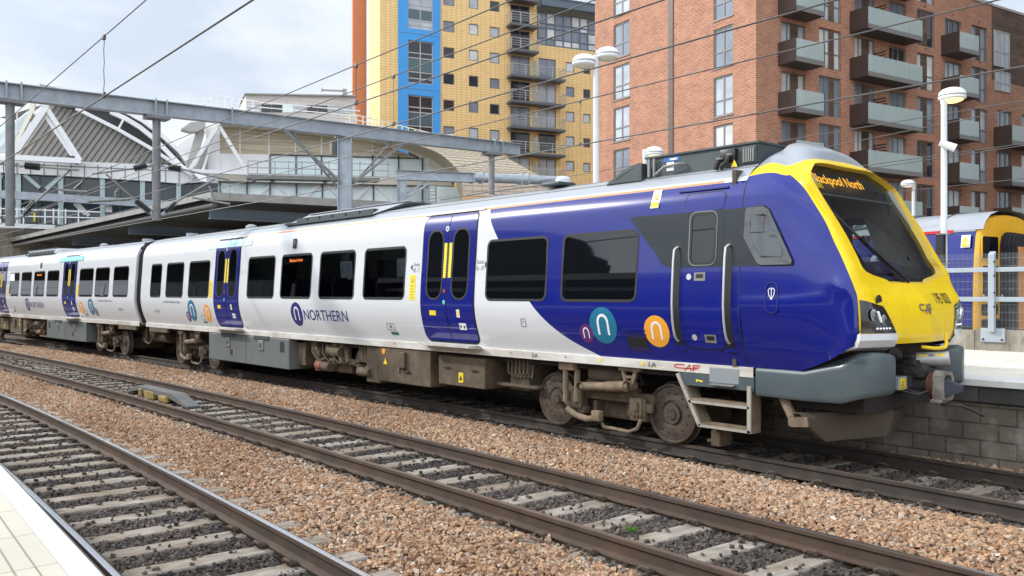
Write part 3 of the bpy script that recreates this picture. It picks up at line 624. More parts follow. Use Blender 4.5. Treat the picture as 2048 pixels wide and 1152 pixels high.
def build_car(root, g, front):
    car = Car(root, g); P = car.P; LB = 22.49
    edge_z = [1.18, 1.29, 1.52, 1.82, 2.05, 3.02, 3.42, 3.66]; edge_x = [19.98, 19.62, 19.16, 18.74, 18.5, 17.72, 17.42, 17.32]
    eb = lambda z: float(np.interp(z, edge_z, edge_x))
    ez = np.linspace(1.18, 3.66, 60); ex = np.array([eb(z) for z in ez]); ex = np.convolve(np.pad(ex, 5, mode='reflect', reflect_type='odd'), np.ones(11) / 11, 'valid')
    eb = lambda z: float(np.interp(z, ez, ex))
    zs = np.linspace(1.18, 3.60, 56)
    wins = [(.89, 1.77), (2.24, 3.57), (4.03, 5.47), (7.96, 9.41), (9.80, 11.24), (11.65, 13.09), (13.50, 14.95), (17.45, 18.90), (19.29, 20.76)]
    if not front: wins[0] = (.62, 1.95); wins[1] = (2.40, 3.75)
    zs = np.array(sorted(set(list(zs) + [2.075, 3.01]))); b = MB(); XC = 15.2
    xg = [0.0] + [e for a, c in wins[:7] for e in (a + .02, c - .02)] + [XC]; hz_ = [2.075 <= (z0 + z1) / 2 <= 3.01 for z0, z1 in zip(zs[:-1], zs[1:])]
    for far in (False, True): b.grid([[car.side(x, z, 0, far) for x in xg] for z in zs], skip=lambda i, k: k % 2 == 1 and hz_[i])
    car.patch(b, zs, lambda z: XC, eb, 0, 0, 4)
    b.grid([[P(XC, hw(z), z), P(LB, hw(z), z)] for z in zs]); b.add([P(0, -hw(z), z) for z in zs] + [P(0, hw(z), z) for z in zs[::-1]] + [P(0, .9, 3.9), P(0, -.9, 3.9)][:0], [tuple(range(2 * len(zs)))])
    b.build('body_side', 'white paint', root)
    b = MB(); car.patch(b, zs, eb, lambda z: LB, 0, 0, 12); b.build('blue_body_side', 'blue paint', root)
    b = MB(); car.patch(b, [3.60, 3.63, 3.66], lambda z: 0, lambda z: LB, 0, 0, 1); car.patch(b, [3.605, 3.635], lambda z: 0.1, lambda z: LB - .35, .004, 1)
    b.grid([[P(0, hw(z), z), P(LB, hw(z), z)] for z in (3.60, 3.63, 3.66)]); b.build('cantrail', ['white paint', 'orange line'], root)
    b = MB(); prof = [(-(HWD - o), z) for o, z in ROOF]; prof = prof + [(-y, z) for y, z in prof[-2::-1]]
    b.grid([[P(x, y, z) for y, z in prof] for x in np.linspace(0, LB, 14)]); b.add([P(0, y, z) for y, z in prof], [tuple(range(len(prof)))])
    rf = b.build('roof', 'roof grey', root)
    b = MB()                                                                              # long panel joints along the roof
    for y, z in ((-(HWD - .40), 3.803), (-(HWD - .70), 3.909)): b.bar(P(0.1, y, z), P(LB, y, z), .012, .010)
    for x in (3.0, 8.9, 13.4): b.tube([P(x, -.95, 3.85), P(x, -.5, 3.93), P(x, .6, 3.93)], .008, 5)
    b.build('roof_joint', 'dull steel', rf)
    b = MB()                                                                              # radiator well in the roof, sloped lids
    x0, x1 = 9.4, 13.3
    b.add([P(x0, -1.05, 3.79), P(x1, -1.05, 3.79), P(x1 + .9, -.72, 4.02), P(x0 + .6, -.72, 4.02), P(x0, .4, 3.9), P(x1, .4, 3.9), P(x1 + .9, .4, 4.02), P(x0 + .6, .4, 4.02)], [(0, 1, 2, 3), (3, 2, 6, 7), (1, 5, 6, 2), (0, 3, 7, 4)], 0)
    for k in range(6):
        xa = x0 + .5 + k * .58; b.box(P(xa, -.99 , 3.83) if g > 0 else P(xa + .5, -.99, 3.83), P(xa + .5, -.78, 3.925) if g > 0 else P(xa, -.78, 3.925), 1)
    b.bar(P(x0 + .1, -1.08, 3.80), P(x1 + .1, -1.08, 3.80), .03, .05, m=1); b.bar(P(x0 + .7, -.74, 4.03), P(x1 + 1.0, -.74, 4.03), .05, .02, m=0); b.build('roof_radiator', ['roof grey', 'roof kit'], rf)
    b = MB(); b.lathe(P(5.9, -.3, 3.94), (0, 0, 1), [(0, .16), (.08, .15), (.12, .08), (.13, 0)], 16); b.lathe(P(1.6, -.3, 3.94), (0, 0, 1), [(0, .18), (.1, .18), (.1, 0)], 16); b.build('roof_vent', 'roof grey', rf)
    # lower edge: recess strip and white sole bar
    b = MB(); b.grid([[P(0, -(HWD - .225), 1.20), P(LB, -(HWD - .225), 1.20)], [P(0, -(HWD - .19), 1.235), P(19.6, -(HWD - .19), 1.235)]]); b.box(*((lambda a, c: ((min(a[0], c[0]), a[1], a[2]), (max(a[0], c[0]), c[1], c[2])))(P(0, -(HWD - .24), 1.10), P(LB, HWD - .24, 1.23)))); b.build('recess_strip', 'recess shadow', root)
    b = MB(); xe = 22.59
    b.grid([[P(x, -(HWD - .23), 1.203) for x in (0, xe)], [P(x, -(HWD - .172), 1.200) for x in (0, xe)], [P(x, -(HWD - .17), 1.195) for x in (0, xe)], [P(x, -(HWD - .17), 1.075) for x in (0, xe)], [P(x, -(HWD - .19), 1.068) for x in (0, xe)], [P(x, -(HWD - .4), 1.068) for x in (0, xe)]], sm=False)
    b.grid([[P(0, HWD - .17, 1.2), P(xe, HWD - .17, 1.2)], [P(0, HWD - .17, 1.07), P(xe, HWD - .17, 1.07)]], sm=False)
    b.build('sole_bar', 'solebar white', root)
    b = MB(); b.box(*((lambda a, c: ((min(a[0], c[0]), a[1], a[2]), (max(a[0], c[0]), c[1], c[2])))(P(.2, -1.0, .98), P(22.3, 1.0, 1.1)))); b.build('underframe', 'dark grime', root)
    # windows
    for i, (a, c) in enumerate(wins):
        b = MB(); car.ring(b, a - .035, c + .035, 2.02, 3.065, .13, .04, .0045, 0); w = b.build('window', 'rubber', root)
        b = MB(); car.rr(b, a, c, 2.05, 3.035, .10, .0035); b.build('pane', 'tinted glass' if i > 6 else 'saloon glass', w)
        if i < 7: b = MB(); b.grid([[car.side(x, z, .003, True) for x in (a - .02, c + .02)] for z in np.linspace(2.03, 3.05, 8)]); b.build('pane', 'saloon glass', w)
        if i == 4 :
            vs, fs = fit_text('Blackpool North', .62, .085); b = MB(); x_ = (a + .38) if g > 0 else (c - .38)
            b.add([(g * x_ + u, -(hw(2.86 + v) + .005), 2.86 + v) for u, v in vs], fs); b.build('side_display', 'led orange', w)
    # saloon behind the glass
    bx2 = lambda b, xa, xb, ya, yb, za, zb: b.box(P(min(xa, xb), ya, za) if g > 0 else P(max(xa, xb), ya, za), P(max(xa, xb), yb, zb) if g > 0 else P(min(xa, xb), yb, zb))
    b = MB(); bx2(b, .1, 15.4, -1.12, 1.12, 1.22, 1.25); bx2(b, .1, 15.4, -1.2, 1.2, 3.30, 3.33); b.build('saloon_lining', 'saloon grey', root)
    b = MB(); bx2(b, 15.3, 15.36, -1.18, 1.18, 1.25, 3.3); bx2(b, 5.6, 5.64, -1.2, -.45, 1.25, 2.9); bx2(b, 7.6, 7.64, -1.2, -.45, 1.25, 2.9); b.build('saloon_partition', 'saloon grey', root)
    seat = None
    for x_ in (1.3, 2.2, 3.1, 4.0, 4.9, 8.3, 9.2, 10.1, 11.0, 11.9, 12.8, 13.7, 14.8):
        for y_ in (-.72, .72):
            if seat is None:
                b = MB(); b.bbox((-.05, -.46, .40), (.05, .46, 1.16), .04); b.bbox((-.06, -.40, 1.10), (.04, -.06, 1.24), .03); b.bbox((-.06, .06, 1.10), (.04, .40, 1.24), .03); b.bbox((-.52, -.45, .36), (.0, .45, .47), .04); seat = o = b.build('seat', 'seat cloth', root)
            else: o = seat.copy(); COL.objects.link(o); o.parent = root
            o.location = (g * x_, y_, 1.25)
    # doors
    door(car, 5.86, 7.42, 'pale tape' if front else 'turquoise tape'); door(car, 15.54, 17.10)
    # bellows end and marks
    car.nlogo(10.55 if front else 12.2, 1.67, .275, 'logo navy'); xt = 10.89 if front else 11.85
    car.text('NORTHERN', xt, 1.545, 1.92, .235, 'logo navy', .004)
    car.nlogo(4.23, 1.66, .30, 'logo teal'); car.nlogo(3.86 if front else 3.8, 1.48, .15, 'logo purple'); car.nlogo(5.3, 1.60, .24, 'logo orange')
    xl = (lambda a, w: a) if front else (lambda a, w: a + w)
    car.text('northernrailway.co.uk', xl(2.05, 1.36), 1.83, 1.36, .11, 'grey ink'); car.text('101 003' if front else '103 003', xl(1.15, .42), 1.56, .42, .09, 'grey ink')
    b = MB(); car.rr(b, 10.30, 10.48, 3.19, 3.42, .02, .02, 0); car.rr(b, 10.36, 10.42, 3.25, 3.36, .01, .023, 1); b.build('door_indicator', ['rubber', 'lamp lens'], root)
    b = MB(); yx = 15.24 if front else 15.3
    for x_ in (5.62, 15.24):
        car.rr(b, x_ - .10, x_ + .10, 2.02, 2.50, .01, .004, 0); b.add([car.side(x_ - .06, 2.36, .006), car.side(x_ + .06, 2.36, .006), car.side(x_, 2.46, .006)], [(0, 1, 2)], 1); b.add([car.side(x_ - .035, 2.375, .007), car.side(x_ + .035, 2.375, .007), car.side(x_, 2.435, .007)], [(0, 1, 2)], 0)
        for k in range(5): car.rr(b, x_ - .05 , x_ + .05 - .02 * (k % 2), 2.28 - .055 * k, 2.295 - .055 * k, .004, .006, 1)
    b.build('warning_label', ['sticker yellow', 'grey ink'], root)
    seats_text(car, 15.25 if front else 15.46, front, 'Seats', '48 - 17'); seats_text(car, 17.15 if front else 17.42, not front, 'Seats', '16 - 01')
    b = MB(); car.ring(b, 14.25, 14.52, 1.42, 1.56, .01, .012, .005, 0); car.rr(b, 14.36, 14.42, 1.46, 1.53, .01, .005, 0); car.rr(b, 14.34, 14.60, 1.33, 1.39, .005, .005, 1); car.rr(b, 4.85, 5.12, 1.32, 1.37, .005, .005, 1); car.ring(b, 4.80, 5.02, 1.40, 1.55, .01, .012, .005, 0); b.build('side_label', ['grey ink', 'sticker green'], root)
    b = MB(); car.ring(b, 18.30, 18.42, 1.60, 1.74, .02, .012, .004, 0); car.disc(b, 18.36, 1.685, .014, .005, 0, 8); b.build('flap', 'grey ink', root)
    # under floor equipment
    def bx(b, xa, xb, ya, yb, za, zb, c=.02, m=0): b.bbox(P(xa, ya, za), P(xb, yb, zb), c, m)
    b = MB(); bx(b, 5.15, 9.92, -1.20, -.55, .34, 1.06, .015); sk = b.build('skirt_panel', 'skirt grey', root)
    b = MB()
    for x_ in (6.45, 8.45): bx(b, x_ - .42, x_ + .42, -1.225, -1.19, .99, 1.09, .008); bx(b, x_ - .13, x_ + .13, -1.23, -1.18, .72, .98, .03, 1); bx(b, x_ - .07, x_ + .07, -1.235, -1.2, .78, .92, .03, 0)
    bx(b, 6.55, 6.75, -1.204, -1.15, .50, .68, .02, 2); bx(b, 9.45, 9.7, -1.204, -1.15, .72, 1.0, .02, 2); bx(b, 7.55, 7.565, -1.2035, -1.1, .34, 1.06, .001, 2)
    for x_ in (5.4, 7.4, 7.65, 9.7): b.lathe(P(x_, -1.2, .42), (0, -1, 0), [(0, .025), (.008, .022), (.008, 0)], 8, 1)
    b.build('panel_latch', ['roof kit', 'sticker white' if False else 'dull steel', 'dark grime'], sk)
    b = MB()
    bx(b, 9.95, 10.35, -1.0, -.3, .45, 1.05); bx(b, 10.9, 11.25, -1.05, -.5, .38, .62); bx(b, 11.35, 11.75, -.98, -.4, .72, .98); bx(b, 11.0, 12.2, -.85, .3, .36, .72, .08)
    b.tube([P(11.05, -1.06, .52), P(11.65, -1.06, .50)], .10, 14); b.tube([P(11.5, -1.0, .85), P(12.05, -1.0, .85)], .12, 12); b.tube([P(12.1, -.9, .95), P(12.25, -.95, .65), P(12.55, -.9, .62), P(12.7, -.9, .9)], .085, 10)
    bx(b, 12.75, 13.2, -1.02, -.5, .68, 1.06, .03); bx(b, 12.9, 13.7, -.9, -.2, .45, .7, .06); b.tube([P(13.0, -.95, .58), P(13.5, -.98, .56)], .055, 10); bx(b, 13.2, 13.72, -1.1, -.4, .30, 1.05, .03)
    for k in range(14):
        x_ = random.uniform(10.8, 13.4); z_ = random.uniform(.45, 1.0); r_ = random.uniform(.03, .09); b.bbox(P(x_, -1.04 - random.random() * .05, z_), P(x_ + random.uniform(.06, .25), -.7, z_ + r_ * 2), .012)
    for k in range(9):
        x_ = random.uniform(10.6, 13.2); b.tube([P(x_, -1.02, 1.02), P(x_ + .1, -1.08, .8), P(x_ + .35, -1.07, .62), P(x_ + .55, -1.0, .7)], .016, 6)
    b.lathe(P(12.95, -1.10, .50), P(1, 0, 0) if g > 0 else (-1, 0, 0), [(0, .10), (.42, .085), (.42, 0)], 14)
    b.build('engine', 'brown grime', root)
    b = MB(); b.lathe(P(11.05, -1.07, .515), P(1, 0, 0), [(0, .085), (.12, .10), (.25, .10), (.3, .05)], 14); b.build('red_filter', [mat('red grime', (.28, .07, .045), .8).name if 'red grime' not in MATS else 'red grime'], root)
    b = MB(); bx(b, 13.78, 15.56, -1.16, -.2, .37, 1.06, .02); t_ = b.build('fuel_tank', 'brown grime', root)
    b = MB(); bx(b, 14.55, 14.78, -1.23, -1.16, .68, 1.0, .02); bx(b, 14.5, 14.55, -1.19, -1.15, .58, .80, .01, 1); bx(b, 14.72, 14.9, -1.2, -1.16, .60, .64, .01, 2); b.lathe(P(13.96, -1.16, .975), (0, -1, 0), [(0, .06), (.012, .055), (.012, 0)], 12, 3); b.add([P(13.95, -1.168, .72), P(14.1, -1.168, .72), P(14.03, -1.168, .86)], [(0, 1, 2)], 4); b.build('tank_fitting', ['brown grime', 'sticker white' if False else 'light grime', 'dark grime', 'logo orange', 'sticker yellow'], t_)
    b = MB(); bx(b, 15.83, 17.19, -1.17, -.2, .47, 1.0, .02); t_ = b.build('equipment_box', 'brown grime', root)
    b = MB(); bx(b, 16.02, 16.2, -1.2, -1.16, .78, .80, .006, 0); bx(b, 16.82, 17.0, -1.2, -1.16, .77, .79, .006, 0); bx(b, 16.45, 16.58, -1.178, -1.16, .54, .72, .004, 1); b.add([P(16.47, -1.18, .585), P(16.56, -1.18, .585), P(16.515, -1.18, .68)], [(0, 1, 2)], 2); b.build('box_handle', ['dark grime', 'sticker yellow' , 'ink'], t_)
    b = MB(); bx(b, 17.6, 18.1, -.95, -.3, .5, 1.0, .03); bx(b, 17.3, 18.35, -1.0, -.8, .55, .6, .01)
    for k in range(6): b.tube([P(17.6 + k * .1, -.98, 1.05), P(17.62 + k * .1, -1.0, .8), P(17.75 + k * .09, -.98, .72), P(17.9 + k * .06, -.95, .95)], .022, 6)
    bx(b, .9, 1.4, -.6, .2, .45, 1.0, .1); bx(b, .3, 1.9, -1.19, -1.1, .93, 1.06, .01); b.build('pipework', 'brown grime', root)
    b = MB()
    for x_ in (.9, 1.6, 2.6, 14.4, 17.9, 19.2): b.lathe(P(x_, -(HWD - .17), 1.15), (0, -1, 0), [(0, .014), (.006, .012), (.006, 0)], 8)
    b.build('bolt', 'dark grime', root)
    bogie(car, 2.19, 4.70); bogie(car, 18.68, 21.03)
    return car
T1 = thing('train_carriage', 'front carriage of the train, white with blue cab end, yellow nose numbered 195 003', 'train carriage', (-28.9, 10.8, 0), 0, 'coupled carriages of the standing train', local=True)
car1 = build_car(T1, 1, True)
T2 = thing('train_carriage', 'rear carriage of the passenger train, white, with a green tape strip over its blue door', 'train carriage', (-29.55, 10.79, 0), R(2.5), 'coupled carriages of the standing train', local=True)
car2 = build_car(T2, -1, False)
# bellows between the two carriages (belongs to the front carriage)
b = MB(); prof = [(-(hw(z) - .05), z) for z in np.linspace(1.2, 3.6, 14)] + [(-1.0, 3.82), (-.5, 3.9), (0, 3.92)]
prof = prof + [(-y, z) for y, z in prof[-2::-1]]
rows = []
for k in range(13):
    x_ = -.66 * k / 12; e = 1.0 if k % 2 == 0 else .965; rows.append([(x_, y * e, 1.2 + (z - 1.2) * (1 - (1 - e) * .4)) for y, z in prof])
b.grid(rows, sm=False); b.build('gangway_bellows', 'bellows', T1)
b = MB(); b.box((-.5, -.9, .75), (-.15, .9, 1.2)); b.tube([(-.75, -.9, 1.0), (-.6, -1.0, .55), (-.2, -1.0, .5), (.2, -.9, .95)], .03, 8); b.tube([(-.9, -.6, .7), (.6, -.6, .7)], .16, 12); b.build('coupling_bar', 'brown grime', T1)
# ------------------------------------------------------------------ cab nose of the front carriage (X = along, w = distance from the centre line)
X0 = 28.9
def NP(X, w, z, far=False): return (X + X0, w if far else -w, z)
def cat(pts, n):
    """Catmull-Rom through pts, n samples per span"""
    p = [np.array(q, float) for q in pts]; p = [2 * p[0] - p[1]] + p + [2 * p[-1] - p[-2]]; o = []
    for i in range(1, len(p) - 2):
        for k in range(n):
            t = k / n; a, b, c, d = p[i - 1], p[i], p[i + 1], p[i + 2]
            o.append(.5 * ((2 * b) + (c - a) * t + (2 * a - 5 * b + 4 * c - d) * t * t + (3 * b - a - 3 * c + d) * t ** 3))
    o.append(p[-2]); return o
XS = -6.41
def srow(z, M1, M2, E, Fp, Cp): return [(XS, hw(z), z), M1, M2, E, Fp, Cp]
# each row: seam, two points on the side, blue/yellow edge, windscreen edge, centre line  -> (X, w, z)
ROWS = [
    [(XS, hw(1.20), 1.20), (-5.80, 1.165, 1.175), (-5.27, 1.265, 1.345), (-4.84, 1.355, 1.56), (-4.68, .75, 1.56), (-4.60, 0, 1.56)],
    [(XS, hw(1.50), 1.50), (-5.72, 1.275, 1.50), (-5.16, 1.33, 1.58), (-4.81, 1.372, 1.69), (-4.655, .78, 1.69), (-4.585, 0, 1.69)],
    [(XS, hw(1.95), 1.95), (-5.70, 1.36, 1.96), (-5.18, 1.375, 2.02), (-4.83, 1.368, 2.08), (-4.735, .97, 2.03), (-4.64, 0, 2.03)],
    [(XS, hw(2.15), 2.15), (-5.75, 1.353, 2.16), (-5.25, 1.365, 2.20), (-4.88, 1.355, 2.22), (-4.845, .52, 2.27), (-4.83, 0, 2.27)],
    [(XS, hw(2.40), 2.40), (-5.80, 1.338, 2.40), (-5.32, 1.345, 2.40), (-4.955, 1.338, 2.38), (-4.89, 1.045, 2.40), (-4.90, 0, 2.40)],
    [(XS, hw(2.62), 2.62), (-5.85, 1.318, 2.62), (-5.42, 1.322, 2.61), (-5.06, 1.30, 2.57), (-5.00, 1.06, 2.60), (-5.02, 0, 2.62)],
    [(XS, hw(2.85), 2.85), (-5.90, 1.298, 2.85), (-5.53, 1.298, 2.83), (-5.17, 1.27, 2.76), (-5.11, 1.075, 2.82), (-5.13, 0, 2.84)],
    [(XS, hw(3.10), 3.10), (-5.95, 1.28, 3.10), (-5.64, 1.275, 3.06), (-5.285, 1.24, 2.98), (-5.25, 1.09, 3.06), (-5.27, 0, 3.10)],
    [(XS, hw(3.36), 3.36), (-6.05, 1.262, 3.36), (-5.80, 1.245, 3.34), (-5.48, 1.185, 3.25), (-5.44, 1.11, 3.38), (-5.45, 0, 3.42)],
    [(XS, hw(3.52), 3.52), (-6.12, 1.21, 3.52), (-5.90, 1.195, 3.50), (-5.64, 1.125, 3.44), (-5.56, 1.10, 3.60), (-5.57, 0, 3.64)],
    [(XS, hw(3.62), 3.62), (-6.20, 1.15, 3.625), (-6.02, 1.13, 3.62), (-5.80, 1.08, 3.58), (-5.68, .80, 3.775), (-5.66, 0, 3.79)],
    [(XS, hw(3.655), 3.655), (-6.23, 1.115, 3.675), (-6.07, 1.095, 3.67), (-5.86, 1.06, 3.625), (-5.712, .77, 3.803), (-5.69, 0, 3.828)],
    [(XS, 1.00, 3.755), (-6.28, .985, 3.80), (-6.15, .96, 3.815), (-5.96, .93, 3.765), (-5.765, .72, 3.845), (-5.74, 0, 3.872)],
    [(XS, .90, 3.82), (-6.30, .87, 3.88), (-6.22, .83, 3.90), (-6.08, .79, 3.90), (-5.875, .58, 3.975), (-5.85, 0, 4.025)],
    [(XS, .80, 3.88), (-6.32, .76, 3.95), (-6.24, .72, 3.97), (-6.15, .68, 3.985), (-6.04, .43, 4.085), (-6.03, 0, 4.115)],
    [(XS, .45, 4.02), (-6.36, .42, 4.06), (-6.32, .40, 4.09), (-6.30, .37, 4.13), (-6.25, .22, 4.17), (-6.24, 0, 4.175)],
    [(XS, .16, 4.12), (-6.395, .15, 4.125), (-6.385, .13, 4.14), (-6.38, .1, 4.15), (-6.37, .06, 4.16), (-6.37, 0, 4.165)],
]
NR, NC = 4, 6
fine = [cat(r, NC) for r in ROWS]                                                     # along each row
cols = [cat([fine[i][k] for i in range(len(ROWS))], NR) for k in range(len(fine[0]))]   # then across rows
GR = [[cols[k][i] for k in range(len(cols))] for i in range(len(cols[0]))]
AP0, AP1 = 3 * NR, 10 * NR                                                             # rows bounding the windscreen
for far in (False, True):
    def region(i, k):
        if k >= 4 * NC and AP0 <= i < AP1: return 'hole'
        if i >= 12 * NR: return 'cowl'
        if k < 3 * NC:
            if i >= 11 * NR: return 'yellow'
            Xm = GR[i][k][0]; zm = GR[i][k][2]
            if 5 * NR - 1 <= i < 8 * NR - 2 and 1 <= k < 4 + (1 if i > 6 * NR else 3): return 'sidehole'
            return 'blue'
        return 'yellow'
    for reg, nm, mt in (('blue', 'blue_cab_side', 'blue paint'), ('yellow', 'yellow_nose', 'yellow paint'), ('cowl', 'roof_cowl', 'cowl grey')):
        b = MB(); b.grid([[NP(*p, far) for p in r] for r in GR], skip=lambda i, k: region(i, k) != reg)
        b.build(nm, mt, T1, 40)
# windscreen: recessed glass with its reveal, LED display behind the top band
E_ = 4 * NC
loop = [GR[i][E_] for i in range(AP0, AP1 + 1)]                                           # from bottom to top on one side
bot = [GR[AP0][k] for k in range(E_, len(GR[0]))]; top_ = [GR[AP1][k] for k in range(E_, len(GR[0]))]
ring = [NP(*p) for p in loop] + [NP(*p) for p in top_[1:]] + [NP(*p, True) for p in top_[-2::-1]] + [NP(*p, True) for p in loop[::-1][1:]] + [NP(*p, True) for p in bot[1:]] + [NP(*p) for p in bot[-2:0:-1]]
ring = ring + ring[:1]; cen = Vector((-5.2 + X0, 0, 3.0))
DX, DZ = -.085, -.045
inn = [(p[0] + DX, p[1] * .97, p[2] + DZ * 0 + (cen.z - p[2]) * .03) for p in ring]
b = MB(); b.grid([ring, inn], sm=False)
b.build('windscreen_reveal', [mat('yellow reveal', (.55, .36, .03), .5).name], T1)
b = MB(); inn2 = [(p[0] - .015, p[1] * .955, p[2] + (cen.z - p[2]) * .045) for p in inn]; b.grid([inn, inn2], sm=False); b.build('windscreen_seal', 'rubber', T1)
b = MB(); rows = []
for i in range(AP0, AP1 + 1):
    e = GR[i][E_]; m_ = GR[i][-1]; rows.append([(e[0] + (m_[0] - e[0]) * (1 - t * t) + X0 + DX + .004, t * e[1] * .965, e[2] + (m_[2] - e[2]) * (1 - t * t) + (cen.z - e[2]) * .03) for t in np.linspace(-1, 1, 13)])
b.grid(rows); b.build('windscreen', 'windscreen glass', T1)
def wsx(z, w):
    """X of the glass at height z"""
    zz = [r[6][2] for r in rows]; xx = [r[6][0] for r in rows]; return float(np.interp(z, zz, xx)) + (0.0 if abs(w) < .2 else -.0 * w)
b = MB(); d0 = .05
disp = [(3.40, 1.06), (3.55, 1.07), (3.62, 1.04), (3.735, .74)]
b.grid([[(wsx(z, 0) - d0, -w, z), (wsx(z, 0) - d0, 0, z), (wsx(z, 0) - d0, w, z)] for z, w in disp], sm=False); dpanel = b.build('destination_display', 'black plastic', T1)
vs, fs = textgeo('Blackpool North', 1.0, .012); wx = max(v.x for v in vs); b = MB()
z0, hh = 3.535, .175; y0, y1 = -.88, .40
b.add([(wsx(z0 + v.y * hh, 0) - d0 + .012, y0 + v.x / wx * (y1 - y0), z0 + v.y * hh) for v in vs], fs); b.build('destination_text', 'led amber', dpanel)
b = MB(); st = lambda y, z: (wsx(z, 0) - d0 + .020, y, z)
b.add([st(-.93, 3.53), st(-.80, 3.53), st(-.86, 3.68), st(-.98, 3.68)], [(0, 1, 2, 3)], 0); b.add([st(-.92, 3.455), st(-.74, 3.455), st(-.745, 3.525), st(-.925, 3.525)], [(0, 1, 2, 3)], 1); b.add([st(-.90, 3.56), st(-.84, 3.56), st(-.88, 3.65)], [(0, 1, 2)], 1)
b.build('display_sticker', ['sticker white', 'sticker yellow'], dpanel)
b = MB(); b.bar((wsx(3.375, 0) - .03, -1.05, 3.375), (wsx(3.375, 0) - .03, 1.05, 3.375), .02, .018); b.build('display_rail', 'dull steel', dpanel)
# wiper
b = MB(); g_ = lambda w, z, o=.03: (wsx(z, w) + o - .035 * w * w, w, z)
b.tube([g_(-.02, 2.29, .05), g_(-.32, 2.52, .06), g_(-.60, 2.78, .055), g_(-.62, 2.80, .05)], [.02, .018, .014, .012], 8); b.tube([g_(-.10, 2.27, .04), g_(-.40, 2.52, .045), g_(-.58, 2.75, .045)], .009, 6)
b.bar(g_(-.95, 3.14, .035), g_(-.20, 2.40, .03), .022, .03); b.bbox((wsx(2.78, 0) + .02, -.65, 2.75), (wsx(2.78, 0) + .09, -.54, 2.85), .015); b.build('wiper', 'black plastic', T1)
b = MB(); b.tube([(wsx(2.45, 0) + .012, .50, 2.62), (wsx(2.9, 0) + .012, .36, 2.95), (wsx(3.1, 0) + .012, .30, 3.1)], .006, 5); b.bbox((wsx(2.6, 0) - .03, .48, 2.58), (wsx(2.6, 0) + .02, .56, 2.63), .01); b.build('wiper_parking_wire', 'black plastic', T1)
# headlights, number, maker's mark, jumper socket, white bumper, foot rail
from mathutils.bvhtree import BVHTree
_v = []; _f = []
for _o in T1.children:
    if _o.name.split('.')[0] in ('yellow_nose', 'blue_cab_side'):
        k_ = len(_v); _v += [v.co.copy() for v in _o.data.vertices]; _f += [tuple(i + k_ for i in q_.vertices) for q_ in _o.data.polygons]
_bvh = BVHTree.FromPolygons(_v, _f)
def face(w, z):
    h = _bvh.ray_cast(Vector((X0 - 3.0, -w, z)), Vector((-1, 0, 0)))
    if h[0] is not None and h[0].x - X0 > -5.2: return h[0].x - X0
    return face0(w, z)
def face0(w, z):
    """X on the yellow face at (w,z)"""
    best = []
    for i in range(0, 3 * NR + 1):
        r = GR[i]; ww = [p[1] for p in r[3 * NC:]][::-1]; xx = [p[0] for p in r[3 * NC:]][::-1]; zz = [p[2] for p in r[3 * NC:]][::-1]
        best.append((float(np.interp(w, ww, zz)), float(np.interp(w, ww, xx))))
    return float(np.interp(z, [q_[0] for q_ in best], [q_[1] for q_ in best]))
def facepoly(b, pts, off, far, m=0, nsub=6):
    """quad on the nose given its 4 corners (w,z), subdivided to follow the surface"""
    a, c, d, e = [np.array(p) for p in pts]
    rows_ = [[(lambda q_: NP(face(q_[0], q_[1]) + off, q_[0], q_[1], far))((a * (1 - s_) + c * s_) * (1 - t) + (e * (1 - s_) + d * s_) * t) for s_ in np.linspace(0, 1, nsub + 1)] for t in np.linspace(0, 1, nsub + 1)]
    b.grid(rows_, m)
for far in (False, True):
    b = MB(); facepoly(b, [(1.362, 1.695), (.80, 1.69), (.985, 2.0), (1.36, 2.075)], .010, far, 0)
    b.grid([[NP(-4.80, 1.376, 1.70, far), NP(-4.93, 1.372, 1.715, far)], [NP(-4.815, 1.378, 1.88, far), NP(-4.955, 1.382, 1.90, far)], [NP(-4.845, 1.374, 2.075, far), NP(-4.98, 1.376, 2.09, far)]])
    h = b.build('headlight', [mat('headlight black', (.006, .006, .007), .08, coat=1, spec=.6).name if 'headlight black' not in MATS else 'headlight black'], T1)
    b = MB()
    for w_, z_, r_ in ((1.20, 1.90, .075), (1.03, 1.845, .062)):
        xf = face(w_, z_) + X0; o_ = (xf + .012, w_ if far else -w_, z_); b.lathe(o_, (1, 0, 0), [(0, r_), (.008, r_ * .97), (.004, r_ * .8), (-.0, r_ * .5), (.008, r_ * .3), (.012, 0)], 20)
    b.build('lamp', 'lamp lens', h)
    b = MB()
    for k in range(5): w_ = 1.15 - .055 * k; xf = face(w_, 1.745) + X0; b.bbox((xf + .008, (w_ if far else -w_) - .02, 1.735), (xf + .02, (w_ if far else -w_) + .02, 1.757), .006)
    w_, z_ = 1.09, 1.87; xf = face(w_, z_) + X0; b.bar((xf + .016, (w_ + .06 if far else -w_ - .06), z_ + .07), (xf + .02, (w_ - .01 if far else -w_ + .01), z_ - .05), .02, .02); b.build('light_strip', 'lamp white', h)
    b = MB(); rows_ = []
    for X_, w_ in ((-5.55, 1.20), (-5.2, 1.285), (-4.98, 1.35), (-4.83, 1.375), (-4.765, 1.2), (-4.69, .95), (-4.665, .82), (-4.68, .77)):
        zt = 1.698 if X_ > -4.9 else 1.69 - (-4.9 - X_) * .62; zb = 1.53 if X_ > -4.9 else 1.53 - (-4.9 - X_) * .55
        rows_.append([NP(X_ - .05, w_ - .03, zt, far), NP(X_ + .034, w_ + .012, zt - .012, far), NP(X_ + .042, w_ + .016, (zt + zb) / 2, far), NP(X_ - .01, w_ - .01, zb, far), NP(X_ - .16, w_ - .14, zb - .05, far)])
    b.grid(rows_[2:]); b.build('white_bumper', 'white paint', T1)
